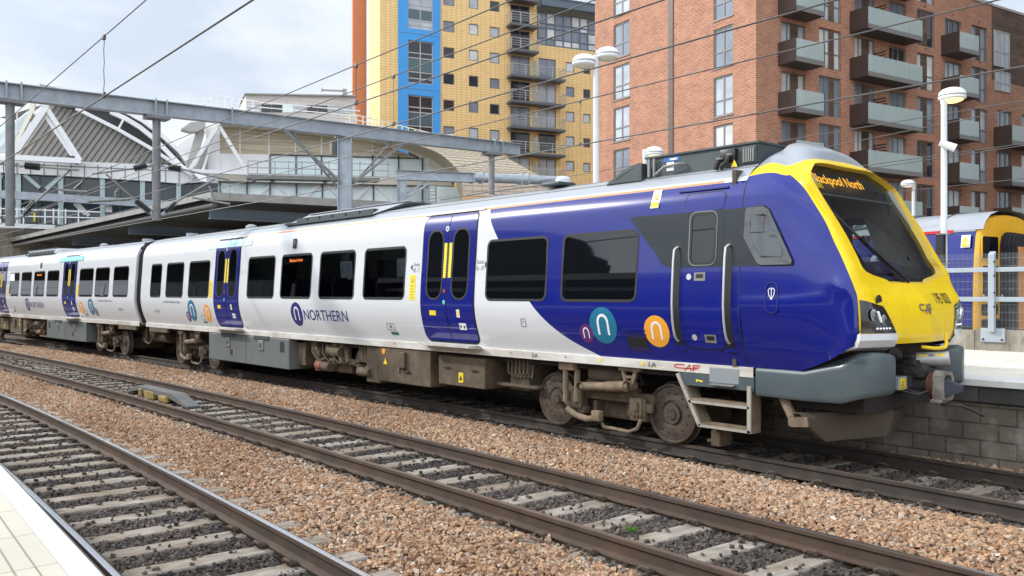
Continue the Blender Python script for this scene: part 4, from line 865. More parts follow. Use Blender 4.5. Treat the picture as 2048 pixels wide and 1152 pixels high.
b = MB(); y_ = -1.03; xf = face(1.03, 2.06) + X0; b.lathe((xf + .004, y_, 2.06), (1, 0, -.05), [(0, .075), (.006, .07), (.006, 0)], 24); b.build('camera_port', 'rubber', T1)
def facetext(body, w0, w1, z0, h, m_, nm, bold=.01):
    vs, fs = fit_text(body, w1 - w0, h, bold); b = MB(); b.add([(face(abs(w0 + u), z0 + v) + .008 + X0, w0 + u, z0 + v) for u, v in vs], fs); return b.build(nm, m_, T1)
facetext('195 003', .35, .88, 2.02, .135, 'ink', 'unit_number', .0)
def caf(b, P_, x, z, w, h, m_=0):
    """rounded C, then A and F joined by its lower stroke"""
    def st(pts, t):
        for p, q in zip(pts[:-1], pts[1:]):
            dx, dz = q[0] - p[0], q[1] - p[1]; d = math.hypot(dx, dz) or 1; nx, nz = -dz / d * t / 2, dx / d * t / 2
            ex_, ez_ = dx / d * t * .3, dz / d * t * .3
            b.add([P_(x + (p[0] - ex_ + nx), z + p[1] - ez_ + nz), P_(x + p[0] - ex_ - nx, z + p[1] - ez_ - nz), P_(x + q[0] + ex_ - nx, z + q[1] + ez_ - nz), P_(x + q[0] + ex_ + nx, z + q[1] + ez_ + nz)], [(0, 1, 2, 3)], m_)
    t = h * .17
    st([(w * .40, h * .9), (w * .12, h * .9), (w * .03, h * .78), (w * .03, h * .5), (w * .12, h * .36), (w * .86, h * .36)], t)
    st([(w * .42, 0), (w * .60, h * .92)], t); st([(w * .60, h * .92), (w * .66, 0)], t); st([(w * .74, 0), (w * .74, h * .9), (w, h * .9)], t); st([(w * .74, h * .58), (w * .95, h * .58)], t)
b = MB(); caf(b, lambda u, v: (face(abs(u), v) + .008 + X0, u, v), -.22, 1.90, .30, .125); b.build('maker_mark', [mat('mark grey', (.20, .15, .10), .6).name], T1)
b = MB(); caf(b, lambda u, v: (u, -(HWD - .17) - .004, v), 21.33, 1.095, .44, .085); b.build('maker_mark', 'red mark', T1)
car1.text('1A', 20.93, 1.105, .12, .06, 'ink', 0, -.0) if False else None
for body_, x_, w_ in (('1A', 20.88, .14), ('2A', 18.42, .15)):
    vs, fs = fit_text(body_, w_, .065); b = MB(); b.add([(x_ + u, -(HWD - .17) - .004, 1.105 + v) for u, v in vs], fs); b.build('lettering', 'ink', T1)
b = MB(); f_ = lambda u, v: (u, -(HWD - .17) - .004, v); b.add([f_(20.72, 1.165), f_(20.80, 1.165), f_(20.76, 1.11)], [(0, 1, 2)]); b.add([f_(19.9, 1.165), f_(20.0, 1.165), f_(19.95, 1.11)], [(0, 1, 2)]); b.build('jacking_mark', 'sticker yellow', T1)
b = MB(); y_ = .22; xf = -4.56 + X0
b.tube([(xf - .1, -.12, 1.50), (xf + .03, -.08, 1.485), (xf + .06, 0.1, 1.485), (xf + .06, .18, 1.50), (xf + .06, .2, 1.55), (xf + .05, .2, 1.67)], .022, 8); b.build('foot_rail', 'yellow paint', T1)
b = MB(); b.add([NP(-4.68, .75, 1.562), NP(-4.60, 0, 1.562), NP(-4.68, .75, 1.562, True), NP(-5.2, .75, 1.45, True), NP(-5.2, .75, 1.45)], [(0, 1, 2, 3, 4)]); b.box((-5.6 + X0, -1.1, 1.25), (-4.95 + X0, 1.1, 1.52)); b.build('nose_underside', 'dark grime', T1)
# side of the cab: dark livery band, door, hand rails, window, washer flap
car = car1; xx = lambda X_: X_ + X0
b = MB(); zs = np.linspace(2.495, 3.24, 24); lft = lambda z: xx(np.interp(z, [2.495, 2.51, 2.56, 2.64, 3.24], [-7.50, -7.60, -7.68, -7.74, -8.31]))
car.patch(b, zs, lft, lambda z: xx(-6.41), .0035, 0, 6); car.patch(b, zs, lambda z: xx(-6.408), lambda z: xx(np.interp(z, [2.495, 2.6, 3.24], [-6.05, -6.15, -6.2])), .0035, 0, 4); b.build('dark_side_band', 'dark livery', T1)
b = MB()
for z0, z1, x_ in ((1.22, 3.62, -6.41),): car.patch(b, np.linspace(z0, z1, 40), lambda z: xx(x_) - .006, lambda z: xx(x_) + .006, .004)
b.build('cab_joint', 'rubber', T1)
b = MB(); car.ring(b, xx(-7.325), xx(-6.665), 1.40, 3.50, .10, .012, .006, 0); dd = b.build('cab_door', 'rubber', T1)
b = MB(); car.rr(b, xx(-7.31), xx(-6.68), 1.415, 2.492, .09, .005, 0); car.rr(b, xx(-7.31), xx(-6.68), 3.243, 3.485, .09, .005, 0); b.build('door_leaf', 'blue paint', dd)
b = MB(); car.patch(b, np.linspace(2.493, 3.242, 20), lambda z: xx(-7.31), lambda z: xx(-6.68), .005); b.build('door_leaf', 'dark livery', dd)
b = MB(); car.ring(b, xx(-7.21), xx(-6.79), 2.53, 3.225, .10, .035, .016, 0); car.rr(b, xx(-7.18), xx(-6.82), 2.56, 3.195, .08, .009, 1); car.ring(b, xx(-7.225), xx(-6.775), 2.515, 3.24, .11, .012, .012, 2); b.build('door_window', ['rubber', 'tinted glass', 'dull steel'], dd)
b = MB(); car.disc(b, xx(-7.20), 2.37, .042, .010, 0, 16); car.disc(b, xx(-7.14), 1.56, .042, .010, 0, 16)
for cx, cz in ((-7.02, 2.37), (-6.88, 1.55)): car.rr(b, xx(cx - .095), xx(cx + .085), cz - .055, cz + .055, .012, .009, 1); car.rr(b, xx(cx - .065), xx(cx + .055), cz - .02, cz + .035, .01, .011, 2)
b.build('door_handle', ['chrome bar', 'dull steel', 'rubber'], dd)
for hx in (-7.425, -6.60):
    b = MB(); car.rr(b, xx(hx - .055), xx(hx + .07), 1.44, 2.86, .03, .0048); hr = b.build('hand_rail', 'rubber', T1)
    b = MB(); zs_ = [1.50, 1.51, 1.56, 1.65, 1.8, 2.0, 2.3, 2.6, 2.74, 2.77, 2.775]; of = [0, .03, .06, .07, .07, .07, .07, .07, .06, .03, 0]
    b.tube([car.side(xx(hx + (.02 if z > 2.76 else 0)), z, o_) for z, o_ in zip(zs_, of)], .0155, 10); b.build('rail_bar', 'chrome bar', hr)
    b = MB(); b.bar(car.side(xx(hx - .05), 1.395, .01), car.side(xx(hx + .09), 1.39, .01), .02, .012); b.build('drip_lip', 'blue paint', hr)
b = MB(); b.bar(car.side(xx(-7.46), 3.535, .012), car.side(xx(-6.66), 3.535, .012), .03, .018); b.build('cab_drip_rail', 'logo navy', T1)
W_ = [(-6.36, 3.20), (-6.33, 3.235), (-6.10, 3.235), (-6.02, 3.19), (-5.665, 2.545), (-5.68, 2.50), (-6.10, 2.50), (-6.16, 2.53), (-6.37, 2.86)]
wc = (-6.07, 2.86)
def scale_(p, k, dx=0): return (wc[0] + (p[0] - wc[0]) * k + dx, wc[1] + (p[1] - wc[1]) * k)
for far in (False, True):
    b = MB(); o0 = [scale_(p, 1.035) for p in W_]; o1 = W_; o2 = [scale_(p, .74, .01) for p in W_]
    yy = lambda X_, z, o_: car.side(xx(X_), z, o_ + (.018 if X_ > -5.9 else 0.006 if X_ > -6.2 else 0), far)
    b.grid([[yy(*p, -.004) for p in o0 + o0[:1]], [yy(*p, .012) for p in o1 + o1[:1]]], 0, sm=False); b.grid([[yy(*p, .012) for p in o1 + o1[:1]], [yy(*p, .010) for p in o2 + o2[:1]]], 1, sm=False)
    w = b.build('cab_side_window', ['dull steel' if False else 'rubber', 'headlight black'], T1)
    b = MB(); b.add([yy(*p, .008) for p in o2], [tuple(range(len(o2)))]); b.build('pane', 'cab side glass', w)
b = MB(); car.ring(b, xx(-6.03), xx(-5.85), 1.90, 2.29, .085, .012, .012, 0); b.build('washer_flap', 'logo navy', T1)
b = MB(); s_ = lambda pts: car.stroke(b, [(xx(a), c) for a, c in pts], .010, .011)
s_([(-5.975, 2.13), (-5.94, 2.07), (-5.94, 2.22)]); s_([(-5.905, 2.13), (-5.94, 2.07)]); s_([(-5.975, 2.13), (-5.985, 2.19), (-5.96, 2.215), (-5.94, 2.19), (-5.92, 2.215), (-5.895, 2.19), (-5.905, 2.13)]); b.build('washer_symbol', 'sticker white', T1)
for c_, r_, col_ in (((19.75 + .0, 1.545), .145, 'logo purple'), ((20.12, 1.675), .27, 'logo teal'), ((21.12, 1.62), .222, 'logo orange')): car.nlogo(c_[0], c_[1], r_, col_)
b = MB(); zz = np.linspace(1.32, 1.575, 5); car.patch(b, zz, lambda z: 20.55, lambda z: 20.92, .004, 0)
for k in range(10): car.patch(b, zz[[0, -1]], lambda z: 20.565 + .036 * k, lambda z: 20.583 + .036 * k, .007, 1)
b.bar(car.side(20.5, 1.63, .008), car.side(20.92, 1.63, .008), .01, .012, m=2); b.build('side_vent', ['rubber', 'logo navy', 'blue paint'], T1)
b = MB(); car.rr(b, 20.98, 21.13, 3.34, 3.60, .01, .016, 0); car.rr(b, 20.99, 21.12, 3.35, 3.43, .01, .019, 1); b.add([car.side(21.01, 3.47, .022), car.side(21.1, 3.47, .022), car.side(21.055, 3.56, .022)], [(0, 1, 2)], 1); b.build('warning_label', ['sticker white', 'sticker yellow'], T1)
# cab inside
b = MB(); b.box((xx(-6.62), -1.2, 1.2), (xx(-6.56), 1.2, 3.75)); b.build('cab_bulkhead', 'cab brown', T1)
b = MB(); b.add([(xx(-6.5), -1.2, 3.60), (xx(-5.65), -1.05, 3.5), (xx(-5.65), 1.05, 3.5), (xx(-6.5), 1.2, 3.60)], [(0, 1, 2, 3)]); b.build('cab_ceiling', 'cab brown', T1)
b = MB(); IX = 1.15
b.add([(xx(-6.55), IX, 2.2), (xx(-4.97), 1.18, 2.2), (xx(-5.05), 1.12, 2.5), (xx(-5.72), 1.08, 2.52), (xx(-6.33), 1.10, 2.52), (xx(-6.55), 1.10, 2.6), (xx(-6.33), 1.10, 3.22), (xx(-6.0), 1.07, 3.22), (xx(-5.55), 1.0, 3.55), (xx(-6.55), 1.05, 3.6)], [(0, 1, 2, 3, 4, 5), (2, 8, 7, 3), (5, 4, 6, 9), (6, 7, 8, 9)]); b.build('cab_lining', 'cab beige', T1)
b = MB(); b.add([(xx(-5.00), -1.2, 2.25), (xx(-5.00), 1.15, 2.25), (xx(-5.5), 1.1, 2.42), (xx(-5.5), -1.2, 2.42), (xx(-5.75), -1.1, 2.2), (xx(-5.75), 1.1, 2.2)], [(0, 1, 2, 3), (3, 2, 5, 4)])
b.bbox((xx(-5.5), .05, 2.40), (xx(-5.3), .75, 2.56), .05); b.bbox((xx(-5.45), -.7, 2.40), (xx(-5.35), -.4, 2.6), .03); b.build('cab_desk', 'cab purple', T1)
b = MB(); b.bbox((xx(-6.35), .0, 2.0), (xx(-6.22), .55, 2.72), .08); b.bbox((xx(-6.33), .12, 2.7), (xx(-6.22), .44, 2.95), .07); b.bbox((xx(-6.3), .0, 1.9), (xx(-5.8), .55, 2.05), .06); b.build('driver_seat', 'cab purple', T1)
b = MB(); b.bbox((xx(-6.5), -.95, 2.3), (xx(-6.3), -.55, 3.05), .02); b.box((xx(-6.5), -.95, 3.06), (xx(-6.35), -.75, 3.2), 1); b.build('cab_cupboard', ['cab beige', 'red mark'], T1)
# grey fairings beside the coupler
for far in (False, True):
    plan = [(-6.28, 1.185), (-5.6, 1.21), (-5.1, 1.24), (-4.86, 1.24), (-4.71, 1.20), (-4.655, 1.13), (-4.61, .96), (-4.605, .92), (-4.64, .88), (-4.95, .80), (-5.3, .78)]
    topz = [1.20, 1.20, 1.32, 1.46, 1.475, 1.47, 1.455, 1.45, 1.45, 1.45, 1.40]; botz = [.85, .845, .86, .93, .965, .975, .985, .99, 1.0, 1.0, 1.0]
    rows_ = []
    for q_ in range(7):
        r_ = []
        for (X_, w_), zt, zb in zip(plan, topz, botz):
            t = [0, .04, .14, .5, .86, .96, 1][q_]; i_ = [.035, .012, 0, 0, 0, .012, .05][q_]
            cx, cw = -5.2, .98; r_.append(NP(X_ + (cx - X_) * i_ * (2 if X_ > -4.9 else .2), w_ + (cw - w_) * i_ * 2, zb + (zt - zb) * t, far))
        rows_.append(r_)
    b = MB(); b.grid(rows_); n_ = len(plan); b.add(rows_[-1], [tuple(range(n_))]); b.add(rows_[0], [tuple(range(n_))]); b.build('grey_fairing', 'valance grey', T1, 50)
# coupler
b = MB(); xo = X0
b.box((-5.5 + xo, -.78, .75), (-5.05 + xo, .78, 1.45)); b.lathe((-5.05 + xo, -.25, 1.22), (1, 0, 0), [(0, .3), (.12, .27), (.14, .1)], 20); b.build('coupler_pocket', 'black plastic', T1)
b = MB(); b.tube([(-5.2 + xo, 0, 1.04), (-4.55 + xo, 0, 1.04)], .11, 16); b.bbox((-5.0 + xo, -.16, 1.12), (-4.62 + xo, .12, 1.30), .03); b.bbox((-4.95 + xo, -.2, .98), (-4.75 + xo, .2, 1.16), .03)
for k in range(16): x_ = random.uniform(-5.0, -4.62) + xo; y_ = random.uniform(-.26, .12); z_ = random.uniform(.95, 1.36); b.bbox((x_, y_, z_), (x_ + random.uniform(.04, .13), y_ + random.uniform(.04, .12), z_ + random.uniform(.03, .07)), .008)
for k in range(6): b.tube([(-5.05 + xo, -.3 + .1 * k, 1.3), (-4.9 + xo, -.3 + .1 * k, .98 + .03 * k), (-4.66 + xo, -.22 + .08 * k, .93), (-4.55 + xo, -.12 + .05 * k, .99)], .014, 6)
cp = b.build('coupler', [mat('coupler dark', (.03, .028, .027), .6, var=.4, vs=8).name], T1)
b = MB(); hole = [(0, .185, 0)]
oc = [(a * .76, c * .74) for a, c in [(-.19, -.24), (.17, -.24), (.23, -.17), (.23, .10), (.16, .22), (-.10, .25), (-.20, .17), (-.22, -.05)]]
ic = [(a * .85, c * .85) for a, c in [(-.10, -.16), (.10, -.16), (.15, -.10), (.155, .06), (.10, .14), (-.06, .16), (-.125, .10), (-.13, -.04)]]
xf, xb = -4.40 + xo, -4.52 + xo; zc_ = 1.04
o4 = [[(xb, y_, zc_ + z_) for y_, z_ in oc + oc[:1]], [(xf, y_, zc_ + z_) for y_, z_ in oc + oc[:1]], [(xf, y_, zc_ + z_) for y_, z_ in ic + ic[:1]], [(xb, y_, zc_ + z_) for y_, z_ in ic + ic[:1]]]
b.grid(o4, sm=False); b.bbox((xb, -.22, .845), (xf, -.05, .885), .01); b.build('coupler_face', [mat('coupler face', (.25, .23, .20), .75, var=.3, vs=9, dirt=(.13, .085, .06), ds=6, da=.6).name], cp)
b = MB(); b.lathe((-4.60 + xo, 0, zc_), (1, 0, 0), [(0, .16), (.09, .175), (.09, .12)], 20); b.build('coupler_collar', [mat('collar red', (.12, .045, .03), .7, var=.3, vs=8).name], cp)
b = MB(); b.add([(xb + .02, -.13, zc_ - .15), (xb + .02, .05, zc_ - .15), (xb + .02, .05, zc_ + .12), (xb + .02, -.13, zc_ + .12), (xf + .17, -.05, zc_ - .06), (xf + .17, .03, zc_ - .06), (xf + .17, .03, zc_ + .01), (xf + .17, -.05, zc_ + .01)], [(4, 5, 6, 7), (0, 1, 5, 4), (1, 2, 6, 5), (2, 3, 7, 6), (3, 0, 4, 7)]); b.build('coupler_cone', [mat('cone steel', (.05, .055, .075), .5, metal=.3).name], cp)
b = MB(); b.tube([(-4.78 + xo, .02, 1.335), (-4.44 + xo, .14, 1.36)], .085, 16); bq = b.build('electric_head', [mat('pale alloy', (.45, .45, .44), .45, metal=.3).name], cp)
b = MB()
P_ = lambda t, a: (-4.78 + xo + .34 * t + .0, .02 + .12 * t - .088 * math.cos(a), 1.335 + .025 * t + .088 * math.sin(a))
for t0, t1, mm in ((.12, .40, 0), (.44, .62, 2), (.66, .94, 0)): b.grid([[P_(t, a) for a in np.linspace(-.45, .75, 6)] for t in (t0, t1)], mm)
b.build('warning_label', ['sticker yellow', 'ink', 'dull steel'], bq)
b = MB(); b.bbox((-4.92 + xo, -.42, .98), (-4.80 + xo, -.18, 1.14), .012); bq = b.build('electric_box', [mat('box grey', (.30, .32, .33), .5).name], cp)
b = MB(); f_ = lambda y_, z_: (-4.797 + xo, y_, z_); b.add([f_(-.385, .985), f_(-.25, .985), f_(-.25, 1.12), f_(-.385, 1.12)], [(0, 1, 2, 3)], 0); f2 = lambda y_, z_: (-4.795 + xo, y_, z_); b.add([f2(-.37, .995), f2(-.265, .995), f2(-.3175, 1.105)], [(0, 1, 2)], 1); f3 = lambda y_, z_: (-4.793 + xo, y_, z_); b.add([f3(-.355, 1.005), f3(-.28, 1.005), f3(-.3175, 1.085)], [(0, 1, 2)], 0); f4 = lambda y_, z_: (-4.791 + xo, y_, z_); b.add([f4(-.322, 1.06), f4(-.335, 1.03), f4(-.318, 1.032), f4(-.325, 1.008), f4(-.303, 1.042), f4(-.318, 1.04)], [(0, 1, 2, 3, 4, 5)], 1); b.build('warning_label', ['sticker yellow', 'ink'], bq)
b = MB(); b.tube([(-4.5 + xo, .05, .80), (-4.32 + xo, .16, .80), (-4.2 + xo, .26, .74), (-4.12 + xo, .34, .68)], .019, 8); b.build('uncoupling_lever', 'coupler dark', cp)
# obstacle deflector
mat('plough brown', (.085, .064, .046), .85, var=.2, vs=4, dirt=(.06, .045, .035), ds=3, da=.5)
b = MB()
pl = [(-5.66, -1.13, .64), (-5.55, -1.02, .65), (-5.02, -.10, .70), (-5.42, 1.10, .63)]; pb = [(-5.62, -1.05, .50), (-5.48, -.90, .335), (-5.07, -.14, .375), (-5.42, 1.08, .42)]
tp = [(p[0] + xo - .03, p[1], p[2] + .03) for p in pl]; md = [(p[0] + xo + .015, p[1], p[2] - .03) for p in pl]; bo_ = [(p[0] + xo + .0, p[1], p[2]) for p in pb]; bk = [(p[0] + xo - .10, p[1], p[2] + .03) for p in pb]
b.grid([[(p[0] - .14, p[1], p[2] + .0) for p in tp], tp, md, bo_, bk], sm=False); b.build('deflector_plate', 'plough brown', T1)
b = MB(); b.tube([(-6.08 + xo, -1.0, .98), (-5.82 + xo, -1.08, .62)], .06, 10); b.bar((-5.82 + xo, -1.1, .56), (-5.6 + xo, -1.08, .58), .08, .12); b.tube([(-5.6 + xo, .9, .95), (-5.3 + xo, .9, .66)], .06, 10); b.bbox((-5.86 + xo, -1.13, .5), (-5.78 + xo, -1.0, .68), .02); b.build('deflector_strut', 'light grime', T1)
b = MB()
for k in range(12): x_ = random.uniform(-6.0, -5.2) + xo; y_ = random.uniform(-.95, -.6); z_ = random.uniform(.6, .8); b.bbox((x_, y_, z_), (x_ + random.uniform(.05, .2), y_ + .1, z_ + random.uniform(.04, .12)), .01)
b.box((-6.2 + xo, -.9, .72), (-5.0 + xo, .9, .9)); b.build('nose_pipework', 'dark grime', T1)
# foot steps under the cab door
b = MB(); y_ = -1.20; yk = -1.04
for ys in (y_,): 
    b.bar((-7.50 + xo, ys, 1.05), (-7.13 + xo, ys, .37), .03, .055, (1, 0, 0)); b.bar((-6.36 + xo, ys, .96), (-6.36 + xo, ys, .36), .03, .055, (1, 0, 0)); b.bar((-7.15 + xo, ys, .375), (-6.34 + xo, ys, .375), .03, .035)
    b.bar((-7.31 + xo, ys, .685), (-6.36 + xo, ys, .685), .03, .035)
b.build('step_frame', [mat('step alloy', (.36, .33, .28), .6, metal=.2, var=.15, vs=6).name], T1)
b = MB(); b.prism([(-7.48 + xo, y_ + .015, 1.05), (-7.12 + xo, y_ + .015, .36), (-7.09 + xo, y_ + .015, .36), (-7.44 + xo, y_ + .015, 1.05)], (0, .22, 0)); b.box((-6.385 + xo, y_ + .017, .345), (-6.36 + xo, y_ + .26, .95)); b.box((-7.13 + xo, y_ + .0, .395), (-6.39 + xo, y_ + .2, .405)); b.box((-7.29 + xo, y_ + .0, .705), (-6.39 + xo, y_ + .2, .715))
for z_, xa in ((.41, -7.12), (.72, -7.28)):
    for k in range(9): b.bar((xa + xo, y_ + .004 + .02 * k, z_), (-6.40 + xo, y_ + .004 + .02 * k, z_), .006, .018)
b.build('step_tread', 'light grime', T1)
b = MB(); b.box((-7.46 + xo, -1.192, .90), (-6.30 + xo, -1.0, 1.066)); b.build('step_panel', 'valance grey', T1)
b = MB(); b.bbox((-6.98 + xo, -1.198, .965), (-6.52 + xo, -1.18, 1.17), .03); b.build('step_recess', [mat('recess grey', (.24, .26, .27), .5).name], T1)
b = MB()
for k in range(5): b.bar((-6.95 + xo, -1.20 - .012 * k, .955 - .003 * k), (-6.58 + xo, -1.20 - .012 * k, .955 - .003 * k), .008, .012)
b.build('top_step', 'dull steel', T1)
b = MB(); f_ = lambda u, v: (u + xo, -1.194, v); b.add([f_(-7.20, .99), f_(-7.08, .975), f_(-7.10, .955), f_(-7.17, .97), f_(-7.19, .945)], [(0, 1, 2, 3, 4)]); b.build('arrow_mark', 'sticker yellow', T1)
b = MB(); b.bbox((-7.1 + xo, -1.0, .08), (-6.95 + xo, -.7, .3), .02); b.bar((-7.25 + xo, -.85, .12), (-6.95 + xo, -.85, .18), .05, .04); b.build('sander_pipe', 'brown grime', T1)
# roof cooling unit behind the cowl
b = MB(); x0, x1 = -8.30 + xo, -6.30 + xo
x1 = -6.42 + xo; b.box((x0, -.90, 3.78), (x1, .90, 4.115)); b.box((x0 - .02, -.93, 4.115), (x1 + .02, .93, 4.14)); ru = b.build('cooling_unit', 'roof kit', T1)
b = MB(); b.bbox((-6.98 + xo, -.96, 3.92), (-6.74 + xo, -.89, 4.08), .01, 0); b.bbox((-6.66 + xo, -.925, 3.86), (-6.44 + xo, -.89, 4.09), .01, 1)
for k in range(5): b.box((-6.63 + xo + .035 * k, -.94, 3.88), (-6.61 + xo + .035 * k, -.925, 4.06), 2)
b.tube([(-7.03 + xo, -.98, 3.82), (-7.0 + xo, -.99, 3.90), (-6.97 + xo, -.96, 3.95)], .035, 8, 0); b.tube([(-6.95 + xo, -.98, 3.83), (-6.85 + xo, -1.0, 3.90), (-6.82 + xo, -.97, 3.99)], .032, 8, 0)
b.lathe((-6.97 + xo, -.97, 3.945), (0, 0, 1), [(0, .05), (.03, .05), (.03, 0)], 10, 2); b.lathe((-6.81 + xo, -.97, 3.985), (0, 0, 1), [(0, .045), (.03, .045), (.03, 0)], 10, 2)
b.tube([(-8.05 + xo, -1.0, 3.86), (-7.9 + xo, -1.0, 3.95), (-7.65 + xo, -.98, 3.97), (-7.6 + xo, -.93, 3.97)], .02, 8, 2); b.box((-8.24 + xo, -.96, 3.84), (-8.2 + xo, -.93, 4.1), 2); b.box((-8.14 + xo, -.96, 3.84), (-8.11 + xo, -.93, 4.1), 2); b.build('unit_fitting', ['black plastic', 'roof kit', 'dull steel'], ru)
b = MB(); b.box((-7.98 + xo, -.906, 4.035), (-7.70 + xo, -.90, 4.095), 0); b.box((-7.93 + xo, -.906, 3.95), (-7.80 + xo, -.90, 4.025), 1); b.box((-7.93 + xo, -.906, 3.90), (-7.80 + xo, -.90, 3.94), 1); b.box((-7.87 + xo, -.91, 4.05), (-7.74 + xo, -.906, 4.075), 1)
b.add([(-6.80 + xo, -.965, 3.83), (-6.70 + xo, -.965, 3.83), (-6.75 + xo, -.965, 3.93)], [(0, 1, 2)], 2); b.build('unit_label', ['sign blue', 'sticker white', 'sticker yellow'], ru)
b = MB(); pts = [(-9.02, 3.80), (-8.72, 3.96), (-8.52, 4.03), (-8.36, 4.06), (-8.32, 4.05), (-8.32, 3.8)]
b.prism([(p[0] + xo, -1.0, p[1]) for p in pts], (0, 2.0, 0)); b.tube([(-8.84 + xo, -1.005, 3.86), (-8.68 + xo, -1.005, 3.93), (-8.5 + xo, -1.005, 4.0)], .006, 5, 1); b.build('unit_fairing', ['roof kit', 'dull steel'], ru)
b = MB(); b.bbox((-10.62 + xo, -.85, 3.93), (-10.2 + xo, -.45, 3.99), .02, 1); b.lathe((-10.35 + xo, -.6, 3.98), (0, 0, 1), [(0, .13), (.07, .13), (.11, .1), (.13, 0)], 16); b.tube([(-13.5 + xo, -.8, 3.95), (-12 + xo, -.82, 3.97), (-10.6 + xo, -.82, 3.96)], .012, 6, 1); b.build('roof_aerial', ['white paint', 'roof kit'], T1)

# passenger sitting by the last white window, seen through the tinted glass
def skin_figure(name, m, verts, edges, radii, parent=None, sub=2):
    me = bpy.data.meshes.new(name); me.from_pydata(verts, edges, []); o = bpy.data.objects.new(name, me); COL.objects.link(o); me.materials.append(MATS[m])
    sk = o.modifiers.new('skin', 'SKIN'); sk.use_smooth_shade = True; bm = bmesh.new(); bm.from_mesh(me); ly = bm.verts.layers.skin.verify()
    for v, r in zip(bm.verts, radii): v[ly].radius = r if isinstance(r, tuple) else (r, r); v[ly].use_root = v.index == 0
    bm.to_mesh(me); bm.free(); sb = o.modifiers.new('subdivision', 'SUBSURF'); sb.levels = sb.render_levels = sub
    if parent: o.parent = parent
    return o
mat('skin', (.50, .29, .20), .55); mat('dark coat', (.035, .037, .045), .85); mat('brown hair', (.045, .028, .018), .8)
v = [(0, 0, .10), (.01, 0, .32), (.02, 0, .52), (.01, 0, .60), (-.01, 0, .66), (-.03, 0, .74), (-.03, 0, .82), (-.12, 0, .755), (-.02, -.09, .12), (-.42, -.10, .12), (-.44, -.10, -.30), (-.02, .09, .12), (-.42, .10, .12), (-.44, .10, -.30)]
e = [(0, 1), (1, 2), (2, 3), (3, 4), (4, 5), (5, 6), (5, 7), (0, 8), (8, 9), (9, 10), (0, 11), (11, 12), (12, 13)]
r = [(.13, .15), (.11, .15), (.08, .14), .05, .06, (.085, .078), (.07, .065), .018, .085, .065, .045, .085, .065, .045]
for s_ in (-1, 1):
    n = len(v); v += [(.02, s_ * .19, .50), (-.03, s_ * .23, .24), (-.26, s_ * .12, .19), (-.34, s_ * .08, .19)]; e += [(2, n), (n, n + 1), (n + 1, n + 2), (n + 2, n + 3)]; r += [.055, .042, .03, .03]
    for k in range(5):
        i = len(v); o_ = s_ * (-.032 + .016 * k); L_ = (.05, .075, .08, .075, .06)[k]; v += [(-.34 - L_ * .55, s_ * .08 + o_, .185), (-.34 - L_, s_ * .08 + o_ * .9, .165)]; e += [(n + 3, i), (i, i + 1)]; r += [.009, .008]
pz = skin_figure('person', 'skin', v, e, r); pz.location = (14.45 - 28.9, 10.8 - .86, 1.72)
tag(pz, 'seated passenger in a dark coat behind the last white window left of the blue doors', 'person')
b = MB(); b.lathe((.0, 0, .75), (.12, 0, 1), [(-.02, .083), (.04, .088), (.085, .07), (.105, .03), (.108, 0)], 18); b.lathe((.035, 0, .70), (.3, 0, 1), [(-.03, .05), (.0, .078), (.08, .08), (.1, .05)], 16); h = b.build('hair', 'brown hair'); h.parent = pz
cv = [(0, 0, .06), (.01, 0, .32), (.02, 0, .52), (.01, 0, .57)]; ce = [(0, 1), (1, 2), (2, 3)]; c_r = [(.15, .17), (.13, .17), (.10, .16), .065]
for s_ in (-1, 1): n = len(cv); cv += [(.02, s_ * .20, .51), (-.03, s_ * .235, .24), (-.25, s_ * .125, .195)]; ce += [(2, n), (n, n + 1), (n + 1, n + 2)]; c_r += [.068, .055, .042]
cv += [(-.02, -.09, .12), (-.42, -.10, .12), (-.44, -.10, -.34), (-.02, .09, .12), (-.42, .10, .12), (-.44, .10, -.34)]; n = len(cv); ce += [(0, n - 6), (n - 6, n - 5), (n - 5, n - 4), (0, n - 3), (n - 3, n - 2), (n - 2, n - 1)]; c_r += [.10, .08, .06, .10, .08, .06]
skin_figure('coat', 'dark coat', cv, ce, c_r, pz)
# ------------------------------------------------------------------ fence on the far platform
Z4 = 3.0
p = thing('fence', 'grey metal rail fence with fine mesh on a mossy concrete plinth behind the far platform', 'fence', (-6.5, FY, PZ))
XF = [-60, -9.6, 14]
b = MB(); 
for k in range(26): b.box((-63.9 + 3.0 * k, FY, PZ - .05), (-60.912 + 3.0 * k, FY + .28, 1.43 + .012 * math.sin(k * 1.7)))
b.build('plinth', 'concrete', p)
fp = lambda u, v: py(u, v, FY - .04)
xpost = fp(1985, 600).x; ztop = fp(1980, 505).z; zr1 = fp(2010, 539).z; zr2 = fp(2010, 599).z
for k in range(-7, 3):
    x = xpost + 2.35 * k; b = MB()
    b.box((x - .055, FY - .12, 1.40), (x + .055, FY - .02, ztop - .05)); b.prism([(x - .055, FY - .12, ztop - .05), (x - .055, FY - .02, ztop - .05), (x - .055, FY - .02, ztop + .02)], (.11, 0, 0))
    b.bbox((x - .22, FY - .045, 1.20), (x + .22, FY - .0, 1.47), .008); po = b.build('post', 'fence grey', p)
    b = MB()
    for q_ in (-.17, .17): b.lathe((x + q_, FY - .045, 1.25), (0, -1, 0), [(0, .022), (.018, .018), (.018, 0)], 8)
    for z_ in (zr1 + .15, zr1 - .12, zr2 + .13, zr2 - .14): b.box((x + .045, FY - .13, z_ - .015), (x + .075, FY - .1, z_ + .015))
    b.build('bolt', 'dark grime', po)
for z_ in (zr1, zr2):
    b = MB(); b.bbox((-24, FY - .075, z_ - .045), (9, FY - .015, z_ + .045), .01); b.build('rail', 'fence grey', p)
